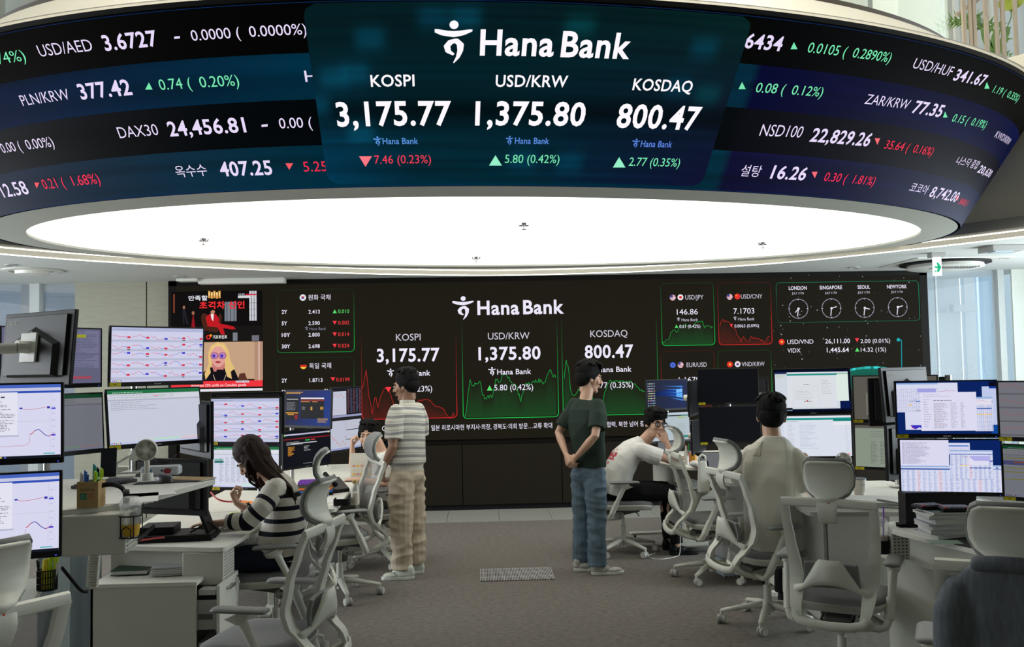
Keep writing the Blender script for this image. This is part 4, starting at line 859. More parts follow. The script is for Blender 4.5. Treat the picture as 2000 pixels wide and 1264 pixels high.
def sc_dark(c): c.rect(0, 0, 1, 1, (11, 13, 18), 0)
def sc_quad(c, top=True):
    if top:
        c.rect(0, 0, 1, 1, (18, 20, 30), 0); c.rect(0, .08, .48, .88, (190, 194, 210), 1); spark(c, .02, .35, .42, .8, [(210, 110, 120)], 5, 14, .012); spark(c, .02, .12, .42, .3, [(220, 160, 165)], 6, 14, .008)
        for i in range(5): cells(c, .52+.1*i, .12, .6+.1*i, .95, 26, (110, 110, 150) if i % 2 else (150, 90, 100), 20+i, .012)
        c.rect(0, 0, 1, .07, (150, 154, 190), 2)
    else:
        c.rect(0, 0, 1, 1, (186, 190, 206), 0); spark(c, .02, .1, .46, .8, [(210, 110, 120)], 9, 26, .012); c.line([(.49, 0), (.49, 1)], .006, (90, 90, 100), 2, 1.8)
        for y in (.66, .33): c.rect(.5, y-.012, 1, y+.012, (20, 20, 26), 2)
        for k in range(3): spark(c, .52, .05+.33*k, .98, .28+.33*k, [(200, 140, 150)], 11+k, 14, .009)
        c.rect(0, 0, 1, .06, (150, 156, 200), 2); c.rect(.46, .4, .5, .43, (200, 40, 60), 3)
def sc_desktop(c):
    c.poly([(0, 0), (1, 0), (1, 1), (0, 1)], [(2, 12, 44), (4, 24, 80), (3, 20, 66), (2, 10, 40)], 0)
    for (a, b, col) in (((.88, .62), .10, (20, 90, 200)), ((.86, .5), .16, (10, 60, 160))):
        c.poly([(.2, .60), (.86, .70), (.86, .38), (.2, .46)], [(3, 20, 66), col, col, (3, 20, 66)], 1)
    for k in range(5): c.poly([(.28+.05*k, .80-.1*k), (.88, .78-.12*k), (.88, .72-.12*k)], [(3, 24, 80), (60, 150, 240), (40, 120, 220)], 2)
    c.poly([(.72, .54), (.87, .56), (.87, .68), (.72, .65)], (120, 190, 250), 3); c.poly([(.72, .52), (.87, .52), (.87, .36), (.72, .40)], (90, 170, 245), 3)
    c.line([(.795, .37), (.795, .68)], .006, (20, 80, 180), 4, 1.8)
    R_ = random.Random(3)
    for i in range(5):
        for j in range(10): c.rect(.02+.038*i, .1+.085*j, .042+.038*i, .135+.085*j, (R_.randint(120, 230), R_.randint(120, 230), R_.randint(120, 230)), 3)
def sc_doc(c, dim=1.0):
    D = lambda q: tuple(v*dim for v in q)
    c.rect(0, 0, 1, 1, D((176, 188, 196)), 0); c.rect(0, .93, 1, 1, D((190, 200, 214)), 1); c.rect(0, .87, 1, .91, D((20, 110, 90)), 1); c.rect(.5, .87, .8, .91, D((20, 30, 36)), 2); c.rect(.7, .80, .9, .83, D((150, 190, 70)), 2)
    cells(c, .03, .1, .55, .76, 12, D((140, 150, 160)), 4, .012); cells(c, .7, .1, .95, .6, 9, D((130, 150, 140)), 5, .012); c.rect(.84, .08, .96, .16, D((20, 130, 120)), 3)
def sc_docs(c):
    c.rect(0, 0, 1, 1, (4, 10, 34), 0); c.rect(0, .06, .98, .94, (206, 214, 222), 1); c.rect(.82, .24, .98, .88, (220, 232, 226), 2); c.rect(.16, .86, .83, .90, (30, 140, 130), 4); c.rect(.82, .88, .98, .895, (60, 170, 90), 4)
    c.rect(.16, .10, .82, .86, (218, 222, 228), 3); c.rect(.0, .9, .16, .94, (40, 60, 100), 3); cells(c, .02, .80, .15, .88, 3, (170, 190, 110), 2, .01, 4)
    for k in range(3): c.line([(.24, .60-.05*k), (.58, .60-.05*k)], .003, (170, 190, 200), 4, 1.8)
    c.line([(.24, .14), (.24, .6), (.58, .6), (.58, .14)], .003, (160, 184, 190), 4, 1.8); cells(c, .38, .63, .48, .66, 1, (90, 90, 90), 5, .012, 4); cells(c, .38, .22, .5, .25, 1, (50, 50, 50), 6, .016, 5); c.rect(.415, .24, .43, .27, (200, 40, 50), 6)
    cells(c, .26, .28, .56, .5, 6, (150, 160, 170), 7, .006, 4); cells(c, .62, .4, .78, .76, 9, (160, 165, 172), 8, .008, 4); c.rect(.0, .0, .22, .09, (12, 14, 22), 4); c.rect(.86, .06, 1, .24, (8, 24, 76), 4)
    for k in range(5): c.rect(.1+.025*k, .02, .115+.025*k, .045, (150, 190, 220), 5)
def sc_docs2(c):
    c.rect(0, 0, 1, 1, (216, 222, 234), 0); c.rect(0, .90, 1, .95, (30, 150, 140), 1); c.rect(0, .95, 1, 1, (226, 228, 236), 1); c.rect(.76, .86, 1, .92, (20, 130, 120), 2); c.rect(.76, .76, 1, .86, (228, 230, 236), 2)
    cells(c, .04, .1, .1, .82, 22, (150, 160, 180), 2, .006); cells(c, .14, .1, .24, .82, 22, (150, 160, 180), 3, .006); cells(c, .3, .18, .56, .82, 18, (140, 150, 180), 4, .006); cells(c, .92, .1, .98, .82, 18, (160, 165, 180), 5, .006); c.disc(.96, .05, .012, .02, (240, 110, 100), 3, 10); cells(c, .02, .84, .3, .88, 1, (120, 130, 140), 6, .01)
NVY = (8, 34, 96)
def table(c, x0, y0, x1, y1, L, seed, stripe=True):
    c.rect(x0, y0, x1, y1, (214, 216, 238), L); w, h = x1-x0, y1-y0; R_ = random.Random(seed)
    c.rect(x0, y1-.05*h, x1, y1, (150, 178, 220), L+.5); n = 9
    if stripe:
        for i in range(n): c.rect(x0+w*i/n, y0, x0+w*(i+.5)/n, y1-.12*h, [(196, 204, 236), (206, 214, 242), (232, 208, 222)][R_.randint(0, 2)], L+.4)
        c.rect(x0, y1-.16*h, x1, y1-.13*h, (70, 110, 180), L+.6)
    for i in range(n): cells(c, x0+w*(i+.1)/n, y0, x0+w*(i+.8)/n, y1-.18*h, max(4, int(h*34)), (140, 146, 180), seed+i, .007, L+.8)
def sc_trade(c, low=False):
    c.rect(0, 0, 1, 1, NVY, 0)
    if not low:
        table(c, 0, .42, .19, .98, 1, 3, 0); table(c, .19, .45, .42, .98, 1.2, 4, 0); c.rect(.21, .80, .40, .87, (160, 160, 226), 3); c.rect(.42, .70, .62, .98, (214, 216, 238), 1.4); c.line([(.42, .81), (.49, .82), (.505, .85), (.52, .82), (.6, .83)], .005, (190, 60, 150), 3, 1.8)
        c.rect(.08, .08, .25, .44, (214, 216, 238), 1.6); c.poly([(.13, .17), (.25, .17), (.25, .10), (.22, .13), (.18, .09), (.15, .11)], (50, 40, 190), 3); c.line([(.13, .17), (.155, .11), (.18, .12)], .008, (230, 60, 100), 4, 1.8)
        c.rect(.86, .1, 1, .90, (190, 200, 232), 1); c.rect(.94, .0, 1, .17, (10, 70, 150), 2); c.rect(.93, .88, 1, .99, (6, 10, 30), 3); c.rect(.93, .86, 1, .9, (20, 60, 160), 4)
        table(c, .78, .05, .96, .70, 2, 8); c.rect(.79, .55, .95, .65, (224, 220, 236), 4); c.line([(.79, .6), (.83, .64), (.87, .63), (.9, .6)], .004, (210, 110, 130), 5, 1.8); c.rect(.8, .36, .95, .375, (240, 200, 90), 5); c.rect(.79, .47, .95, .49, (60, 90, 180), 5)
        c.rect(.24, .06, .80, .80, (220, 218, 240), 6); cells(c, .27, .12, .35, .68, 12, (120, 120, 170), 9, .008, 7); cells(c, .37, .10, .52, .60, 24, (150, 140, 160), 10, .008, 7); cells(c, .54, .10, .62, .60, 24, (165, 165, 190), 11, .008, 7); cells(c, .64, .10, .69, .60, 24, (160, 160, 190), 12, .008, 7); cells(c, .37, .62, .68, .65, 1, (130, 130, 150), 13, .014, 7); cells(c, .27, .70, .6, .77, 2, (170, 170, 195), 14, .008, 7)
        spark(c, .13, .58, .19, .66, [(60, 40, 120)], 15, 10, .006, 3); c.rect(.12, .55, .15, .57, (240, 190, 60), 4); c.rect(.19, .62, .24, .64, (60, 110, 200), 4)
    else:
        c.rect(0, .50, .49, 1, (218, 216, 240), 1); cells(c, .02, .53, .30, .96, 26, (140, 140, 170), 21, .007, 2); cells(c, .08, .53, .28, .96, 26, (160, 160, 185), 22, .007, 2); table(c, 0, 0, .49, .50, 1, 23); table(c, .49, 0, 1, .52, 1, 31); c.rect(.0, .435, .49, .45, (50, 80, 160), 4)
        table(c, .49, .72, .70, .95, 1.5, 24, 0); c.rect(.49, .88, .69, .90, (60, 110, 200), 4); table(c, .50, .25, .92, .81, 4, 25); c.rect(.69, .52, .88, .72, (222, 220, 240), 5.5); c.poly([(.69, .70), (.89, .70), (.89, .60), (.8, .605), (.74, .6), (.70, .66)], (176, 174, 230), 6); c.rect(.89, .59, .92, .61, (60, 50, 190), 7)
        spark(c, .62, .60, .68, .72, [(150, 60, 120)], 27, 9, .006, 7); c.rect(.59, .50, .68, .515, (240, 204, 80), 7); c.rect(.69, .46, .90, .475, (50, 90, 170), 7); c.line([(.50, .25), (.92, .25), (.92, .81)], .003, (110, 150, 210), 8, 1.8); c.poly([(.94, .46), (.98, .46), (.96, .49)], (20, 90, 170), 5)
def sc_grey(c, k=0):
    c.rect(0, 0, 1, 1, (88, 86, 78), 0)
    if k == 0:
        c.rect(.15, .1, .80, .62, (112, 112, 104), 1); c.rect(.45, .55, 1, .85, (120, 120, 112), 2)
        for j in range(3):
            for i in range(2): P = spark(c, .2+.35*i, .14+.16*j, .5+.35*i, .26+.16*j, [(80, 74, 80)], 40+j*2+i, 12, .008, 4); c.rect(P[0], P[1]-.01, P[0]+.025, P[1]+.02, (60, 60, 100), 5)
    elif k == 1:
        c.rect(0, 0, 1, .93, (134, 144, 130), 1); 
        for i in range(6): cells(c, .2+.12*i, .08, .29+.12*i, .62, 18, (84, 92, 84), 50+i, .010, 2)
        cells(c, .2, .7, .6, .88, 4, (96, 104, 96), 57, .01, 2)
    else:
        c.rect(0, 0, 1, 1, (112, 112, 120), 0)
        for j in range(4):
            c.rect(0, .02+.25*j, 1, .05+.25*j, (92, 92, 100), 1)
            for i in range(2): P = spark(c, .02+.5*i, .06+.25*j, .42+.5*i, .24+.25*j, [(150, 84, 90)], 70+j*2+i+k, 14, .008, 3); c.rect(P[0]-.01, P[1], P[0]+.035, P[1]+.03, (60, 60, 90) if j < 3 else (140, 50, 60), 4)
def sc_grids(c):
    c.rect(0, 0, 1, 1, (96, 96, 122), 0)
    for (x0, y0, x1, y1, s) in ((.02, .55, .30, .97, 1), (.33, .55, .6, .97, 2), (.62, .55, .98, .97, 3), (.02, .28, .3, .52, 4), (.33, .28, .6, .52, 5), (.62, .28, .98, .52, 6)):
        c.rect(x0, y0, x1, y1, (112, 112, 140), 1); cells(c, x0+.01, y0, x1-.01, y1, int((y1-y0)*34), (76, 76, 104), s, .009)
    c.rect(.72, .84, .84, .90, (150, 150, 50), 3); c.rect(.60, .08, .9, .13, (150, 70, 90), 2); spark(c, .6, .1, .9, .22, [(180, 70, 80)], 7, 14, .012); c.rect(.3, .06, .45, .18, (90, 150, 170), 2); spark(c, .05, .06, .25, .2, [(80, 80, 170)], 8, 10, .014)
HOUS = mat('monitor_housing', (.007, .007, .008), .5, spec=.2, noise_=.2, nscale=120)
BACKC = mat('monitor_back', (.012, .012, .011), .5, spec=.3, noise_=.12, nscale=60)
def yawdir(yaw): return Vector((math.cos(yaw), math.sin(yaw), 0))
def monitor(label, c, yaw, tilt, paint, group, sticker=True, back=False, led=False, brand=True, plate=True):
    """faces local -Y"""
    r = root('monitor', label, 'monitor', c, 0, group); r.rotation_euler = (tilt*-1, 0, yaw)
    g = G().box((0, .009, 0), (MW, .018, MH)); g.build('housing', HOUS, r, bevel=.003)
    g = G(); g.box((0, .022, .01), (MW*.86, .014, MH*.82)); g.add([(-.20, .028, -.13), (.20, .028, -.13), (.20, .028, .02), (0, .028, .095), (-.20, .028, .02), (-.17, .046, -.12), (.17, .046, -.12), (.17, .046, .01), (0, .046, .075), (-.17, .046, .01)], [(0, 1, 6, 5), (1, 2, 7, 6), (2, 3, 8, 7), (3, 4, 9, 8), (4, 0, 5, 9), (5, 6, 7, 8, 9)], 0)
    g.build('back_cover', BACKC, r, bevel=.002)
    cv = Canvas(.00035); paint(cv)
    cv.build('screen', lambda u_, v_, L: Vector(((u_-.5)*SW, -.0008-L*.00035, (MH/2-.008-SH)+v_*SH)), M_SCREEN, r)
    q = Canvas(.0005); 
    if brand: q.text('acer', -.022, .022, -MH/2+.009, .008, (110, 110, 116), 1, .01)
    if led: q.rect(MW/2-.022, -MH/2+.006, MW/2-.017, -MH/2+.010, (70, 90, 255), 1)
    if brand or led: q.build('bezel_mark', lambda u_, v_, L: Vector((u_, -.001, v_)), M_SCREEN, r)
    if sticker:
        q = Canvas(.0005); q.rect(0, 0, .062, .020, (196, 180, 20), 1); q.text('IT-', .003, .014, .006, .005, (90, 80, 10), 2); 
        cells(q, .02, .005, .05, .016, 2, (90, 80, 10), 3, .0028, 2); q.build('yellow_sticker', lambda u_, v_, L: Vector((u_-MW/2+.004, -.0012-L*.0004, v_-MH/2+.001)), M_PRINT, r)
    if back:
        q = Canvas(.0005); q.text('acer', -.21, -.14, .108, .026, (190, 190, 180), 1, .02); q.build('back_logo', lambda u_, v_, L: Vector((-u_, .0298, v_)), M_PRINT, r)
    if not plate: return r
    b = G().box((0, .052, 0), (.12, .010, .13)).cyl((0, .055, 0), (0, .105, 0), .028, n=14); b.build('mount_plate', WHITE, r, bevel=.002)
    return r
def edge_at(px, yt, yb, side, yaw):
    """centre of a panel whose left/right edge stands at column px between rows yt and yb"""
    Y = F*MH/(yb-yt); p = at(px, (yt+yb)/2, Y); return p-yawdir(yaw)*(MW/2)*(1 if side == 'R' else -1)
ML = 'monitors of the left desks'; MR = 'monitors of the right desks'
V3 = Vector
MON = [
 ('black monitor seen from behind with white arm bracket, at the upper left', V3((-1.943, 4.056, 1.918)), -.6+PI, -.085, sc_dark, ML, dict(back=True, sticker=False, brand=False)),
 ('left edge monitor showing a news window over a price chart, upper of its pair', edge_at(124, 748, 902, 'R', .22), .22, -.02, sc_news, ML, dict(led=True, sticker=False)),
 ('left edge monitor showing a news window over a price chart, lower of its pair', edge_at(121, 921, 1084, 'R', .30), .30, .02, sc_news, ML, dict(led=True, sticker=False)),
 ('dim angled monitor full of grids behind the rear-facing monitor', V3((-2.239, 4.816, 1.891)), .92, 0, sc_grids, ML, dict(led=True)),
 ('dim angled monitor with a green oval on a grey spreadsheet', edge_at(203, 767, 882, 'R', 1.0), 1.0, .06, lambda c: sc_sheet(c, .55, blob=True), ML, dict()),
 ('monitor with five rows of red and blue mini charts, above the green-topped spreadsheet', V3((-1.757, 5.003, 1.893)), .812, -.04, lambda c: sc_charts(c, 1), ML, dict()),
 ('monitor showing a nearly blank green-topped spreadsheet behind the small white fan', V3((-1.79, 5.063, 1.557)), .786, .147, sc_sheet, ML, dict(led=True)),
 ('black rear-facing monitor right of the blank spreadsheet', edge_at(418, 785, 896, 'R', -.95), -.95+PI, 0, sc_dark, ML, dict(plate=False, sticker=False, brand=False)),
 ('black rear-facing monitor under the raised desk, left of the sweater woman', edge_at(408, 898, 1006, 'R', -.35), -.35+PI, 0, sc_dark, ML, dict(plate=False, sticker=False, brand=False)),
 ('black monitor back peeking over the mini charts behind the sweater woman', edge_at(556, 765, 847, 'R', .05), .05+PI, 0, sc_dark, ML, dict(sticker=False, brand=False, back=True)),
 ('monitor with mini charts above the sweater woman', V3((-1.597, 6.196, 1.46)), -.309, .02, lambda c: sc_charts(c, 2, 1, 4), ML, dict(led=True)),
 ('monitor with dense spreadsheet behind the head of the sweater woman', edge_at(547, 872, 958, 'R', -.25), -.25, .02, lambda c: sc_sheet(c, 1.06, dense=True), ML, dict()),
 ('monitor with black windows on blue, upper of the pair left of the raised fist', V3((-1.445, 7.64, 1.474)), -.60, .05, lambda c: sc_term(c), ML, dict(sticker=False)),
 ('monitor with black terminal text, lower of the pair left of the raised fist', V3((-1.453, 7.675, 1.142)), .95, 0, lambda c: sc_term(c, True), ML, dict(sticker=False)),
 ('dark monitor with a white chart at left, upper of the farthest left pair', V3((-1.329, 9.104, 1.465)), 1.12, 0, lambda c: sc_quad(c), ML, dict(sticker=False, brand=False)),
 ('monitor split into pale charts beside the raised fist', V3((-1.36, 9.25, 1.13)), 1.10, 0, lambda c: sc_quad(c, False), ML, dict(sticker=False)),
 ('monitor with blue desktop wallpaper and icons, above the man in glasses', V3((1.954, 9.248, 1.476)), .455, 0, sc_desktop, MR, dict()),
 ('monitor with grey document right of the face of the man in glasses', V3((2.03, 9.55, 1.12)), .415, .03, sc_doc, MR, dict(sticker=False)),
 ('switched-off black monitor, upper of the unlit pair', V3((2.256, 8.05, 1.584)), -.116, 0, sc_dark, MR, dict()),
 ('switched-off black monitor, lower of the unlit pair', V3((2.162, 7.683, 1.261)), .058, .04, sc_dark, MR, dict()),
 ('black monitor edge-on at the left of the unlit pair, upper one', edge_at(1347, 744, 815, 'L', 1.15), 1.15, 0, sc_dark, MR, dict(sticker=False)),
 ('black monitor edge-on at the left of the unlit pair, lower one', edge_at(1353, 822, 890, 'L', 1.1), 1.1, 0, sc_dark, MR, dict(sticker=False)),
 ('black monitor edge between the unlit pair and the white document screens', edge_at(1500, 736, 803, 'R', 0), PI, 0, sc_dark, MR, dict(sticker=False, brand=False)),
 ('monitor with white document windows on navy, above the cropped-haired man', V3((2.344, 6.227, 1.586)), -.033, .03, sc_docs, MR, dict(sticker=False)),
 ('monitor with white mail list under a teal bar, beside the cropped-haired man', V3((2.438, 6.472, 1.246)), -.114, .015, sc_docs2, MR, dict(sticker=False, led=True)),
 ('dim grey monitor with small charts, upper of the angled pair right of the mail list', edge_at(1665, 733, 826, 'L', -.62), -.62, 0, lambda c: sc_grey(c, 0), MR, dict()),
 ('dim green-grey spreadsheet monitor, lower of the angled pair right of the mail list', edge_at(1668, 828, 917, 'L', -.62), -.62, .04, lambda c: sc_grey(c, 1), MR, dict()),
 ('black monitor back with logo at the right end of the video wall', V3((2.578, 5.36, 1.59)), .636+PI, -.07, sc_dark, MR, dict(sticker=False, brand=False, back=True)),
 ('black monitor back under the one with logo, left of the trading tables', V3((2.60, 5.38, 1.25)), .636+PI, 0, sc_dark, MR, dict(sticker=False, brand=False)),
 ('black monitor top behind the navy trading screen', edge_at(1849, 735, 830, 'R', 0), PI, 0, sc_dark, MR, dict(sticker=False, brand=False)),
 ('bright monitor with overlapping file windows on navy, upper right', V3((2.634, 4.976, 1.515)), -.22, 0, sc_trade, MR, dict(led=True)),
 ('bright monitor with trading tables on navy, above the black desktop computer', V3((2.676, 5.039, 1.181)), -.287, -.02, lambda c: sc_trade(c, True), MR, dict(led=True)),
 ('dim grey monitor with chart rows cut off by the right edge', edge_at(1948, 743, 862, 'L', -.75), -.75, 0, lambda c: sc_grey(c, 2), MR, dict()),
 ('dim spreadsheet monitor with yellow rows cut off by the right edge', edge_at(1957, 866, 977, 'L', -.75), -.75, 0, lambda c: sc_sheet(c, .55, yellow=True), MR, dict())]
for lab, cc, yaw, tilt, fn, grp, kw in MON: monitor(lab, cc, yaw, tilt, fn, grp, **kw)
def pole(x, y, z0, z1, label, arms):
    """mounting pole with arms reaching the mount plates"""
    r = root('monitor_pole', label, 'monitor stand', (x, y, z0), 0, 'monitor poles')
    G().cyl((0, 0, 0), (0, 0, z1-z0), .018, n=14).build('pole', METAL, r, smooth='auto'); G().box((0, 0, .006), (.11, .13, .012)).build('clamp', WHITE, r, bevel=.003)
    for (ax, ay, az) in arms:
        v = V3((ax-x, ay-y, az-z0)); m = v*.5+V3((.04, .03, 0)); m.z = v.z
        g = G().cyl((0, 0, v.z-.03), (0, 0, v.z+.03), .03, n=14).tube([(0, 0, v.z), m, v], [(.022, .03), (.018, .024), (.02, .024)], 10, sq=(0, 0, 1)).cyl(m-V3((0, 0, .035)), m+V3((0, 0, .035)), .028, n=14)
        g.build('arm', WHITE, r, smooth='auto')
    return r
def bk(c, yaw, d=.10): return (c.x-math.sin(yaw)*d, c.y+math.cos(yaw)*d, c.z)
mb = [bk(m[1], m[2]) for m in MON]
pole(-2.02, 5.35, 1.22, 2.0, 'pole behind the two green-topped spreadsheets at the left', [mb[5], mb[6]])
pole(-2.35, 3.85, .85, 2.02, 'pole between the rear-facing monitor and the left edge monitors', [mb[0], mb[1], mb[2]])
pole(-2.45, 5.2, .85, 2.0, 'pole behind the dim angled left monitors', [mb[3], mb[4]])
pole(-1.55, 6.42, .78, 1.6, 'pole behind the monitors over the sweater woman', [mb[10], mb[11], mb[9]])
pole(-1.62, 7.85, .78, 1.6, 'pole behind the terminal monitors', [mb[12], mb[13]])
pole(-1.6, 9.5, .78, 1.6, 'pole behind the farthest left monitors', [mb[14], mb[15]])
pole(2.05, 9.75, .86, 1.6, 'pole behind the blue desktop wallpaper monitor', [mb[16], mb[17]])
pole(2.3, 8.2, .86, 1.7, 'pole behind the unlit monitor pair', [mb[18], mb[19], mb[22]])
pole(2.5, 6.7, .86, 1.7, 'pole behind the white document screens', [mb[23], mb[24]])
pole(3.1, 6.6, .86, 1.7, 'pole behind the dim angled grey monitors', [mb[25], mb[26]])
pole(2.85, 5.35, .86, 1.7, 'pole behind the navy trading screens', [mb[30], mb[31]])
pole(3.3, 5.0, .86, 1.7, 'pole behind the right edge monitors', [mb[32], mb[33]])
# ================================================================== DESKS AND WHAT STANDS ON THEM
def rounded(poly, r=.06, n=4):
    out = []; N_ = len(poly)
    for i in range(N_):
        p, a, b = Vector(poly[i]), Vector(poly[i-1]), Vector(poly[(i+1) % N_]); u1, u2 = (a-p).normalized(), (b-p).normalized()
        rr = min(r, (a-p).length/2, (b-p).length/2)
        for k in range(n+1): t = k/n; q = (p+u1*rr)*(1-t)**2+p*2*t*(1-t)+(p+u2*rr)*t*t; out.append((q.x, q.y))
    return out
def xy(px, py, z): p = atz(px, py, z); return (p.x, p.y)
EDGE = mat('laminate_edge', (.50, .49, .43), .5)
def desk(label, poly, z, legs=(), panel=None, rad=.06):
    cx, cy = poly[0]; r = root('desk', label, 'desk', (cx, cy, 0), 0, 'white office desks')
    G().prism([(x-cx, y-cy) for x, y in rounded(poly, rad)], z-.028, z).build('desk_top', LAMI, r, bevel=.003)
    for (x, y, sx, sy) in legs:
        lg = G().box((x-cx, y-cy, (z-.03)/2+.01), (sx, sy, z-.05)).build('leg', LAMIS, r, bevel=.006); G().box((x-cx, y-cy, .012), (sx+.5*(sx < sy)+.02, sy+.5*(sy <= sx)+.02, .024)).build('foot', LAMIS, lg, bevel=.006)
    if panel:
        for (a, b, z0, z1) in panel:
            a, b = Vector(a), Vector(b); m = (a+b)/2; d = b-a; R_ = Matrix.Rotation(math.atan2(d.y, d.x), 3, 'Z')
            G().box((m.x-cx, m.y-cy, (z0+z1)/2), (d.length, .018, z1-z0), R=R_).build('modesty_panel', LAMIS, r, bevel=.002)
    return r
def louvre(label, c, d, rz, n=9, vert=False, right=True, perf=False):
    """cable box hung under a desk, with a slatted end"""
    r = root('cable_box', label, 'cable box', c, rz, 'slatted cable boxes under desks'); G().box((0, 0, 0), d).build('box', LAMIS, r, bevel=.008)
    g = G(); x = d[0]/2*(1 if right else -1)
    if perf:
        for i in range(8):
            for j in range(8): g.box((-d[0]/2+.02+i*.022, -d[1]/2-.001, -d[2]/2+.02+j*(d[2]-.04)/7), (.010, .004, .008))
        g.build('perforation', DGREY, r)
    else:
        for i in range(n): g.box((x, 0, -d[2]/2+.015+i*(d[2]-.03)/(n-1)), (.008, d[1]*.82, .006))
        g.build('slats', GREYP, r)
    return r
ZS = 1.25
P1, P2, P3 = xy(96, 999, ZS), xy(238, 985, ZS), xy(427, 934, ZS)
desk('raised standing desk at the left holding the small white fan', [P1, P2, P3, (P3[0]-.25, P3[1]+.14), (P3[0]-.95, P3[1]+.10), (P1[0]-.55, P1[1]+.25)], ZS, [(-2.24, 5.75, .085, .06)])
p = atz(178, 1040, 1.13); q = at(172, 1036, 3.72)
louvre('cable box with side slats under the front corner of the raised standing desk', (q.x, q.y+.12, 1.145), (.25, .20, .165), .12, 9)
ZD = .78
A1, A2, A3 = xy(205, 1066, ZD), xy(438, 1070, ZD), xy(497, 1036, ZD)
desk('low white desk the sweater woman writes on', [A1, A2, A3, (A3[0], 6.66), (A1[0]-.1, 6.66)], ZD, [(-2.1, 5.6, .07, .07)], [((A1[0], A1[1]+.10), (A2[0]-.16, A2[1]+.10), .56, ZD-.03)])
louvre('cable box with side slats under the low desk of the sweater woman', (A2[0]-.13, A2[1]+.14, .655), (.24, .22, .19), -.03, 10)
desk('white desk before the man with raised fist, milk bottle on it', [(-2.2, 6.68), (-1.06, 6.68), xy(694, 944, ZD), (-1.22, 8.6), (-1.3, 9.8), (-2.2, 9.8)], ZD, [(-1.6, 7.0, .06, .06), (-1.5, 8.3, .06, .06)], [((-1.28, 7.0), (-1.30, 8.4), .45, ZD-.03)])
louvre('cable box with side slats under the desk of the milk bottle', (-1.25, 7.05, .66), (.16, .2, .2), 0, 8)
desk('white desk at the far left under the lowest left edge monitor', [(-1.76, 3.50), (-2.03, 4.32), (-2.8, 4.4), (-2.7, 3.5)], .85, [(-2.3, 4.2, .06, .06)], None)
ZR = .85
B1, B2 = xy(1740, 1034, ZR), xy(2010, 1098, ZR)
desk('white desk on the right with the stack of files and black computer', [B1, B2, (B2[0]+.9, B2[1]+.1), (3.5, 5.5), (B1[0]+.05, B1[1]+.22)], ZR, [(3.0, 4.6, .07, .07)], [((B1[0]+.10, B1[1]-.02), (B2[0]+.06, B2[1]), .66, ZR-.03), ((B1[0]+.04, B1[1]+.14), (B2[0]+.12, B2[1]+.1), .05, .68)])
q = at(1770, 1063, B1[1]+.02); louvre('perforated white cable box under the corner of the file stack desk', (q.x+.01, B1[1]+.10, .745), (.19, .16, .17), 0, perf=True)
C1 = xy(1590, 1006, ZR)
desk('white desk on the right with the cream tumbler and papers', [(2.06, 5.62), (2.9, 5.50), (3.4, 5.6), (3.2, 7.0), (2.2, 7.0)], ZR, [(2.8, 6.2, .07, .07)], [((2.2, 5.72), (2.2, 6.9), .12, ZR-.03)])
desk('white desk on the right in front of the unlit monitor pair', [xy(1424, 944, ZR), xy(1366, 921, ZR), (2.0, 8.1), (3.1, 8.1), (3.0, 7.08), (2.05, 7.06)], ZR, [(2.8, 7.6, .07, .07)], [((2.2, 7.2), (2.2, 8.0), .12, ZR-.03)])
desk('white desk the man in glasses leans his elbow on', [(1.93, 8.15), (1.78, 8.38), (1.66, 8.9), (1.72, 9.7), (2.9, 9.7), (2.9, 8.15)], ZR, [(2.6, 9.0, .07, .07)], [((1.86, 8.6), (1.86, 9.6), .5, ZR-.03)])
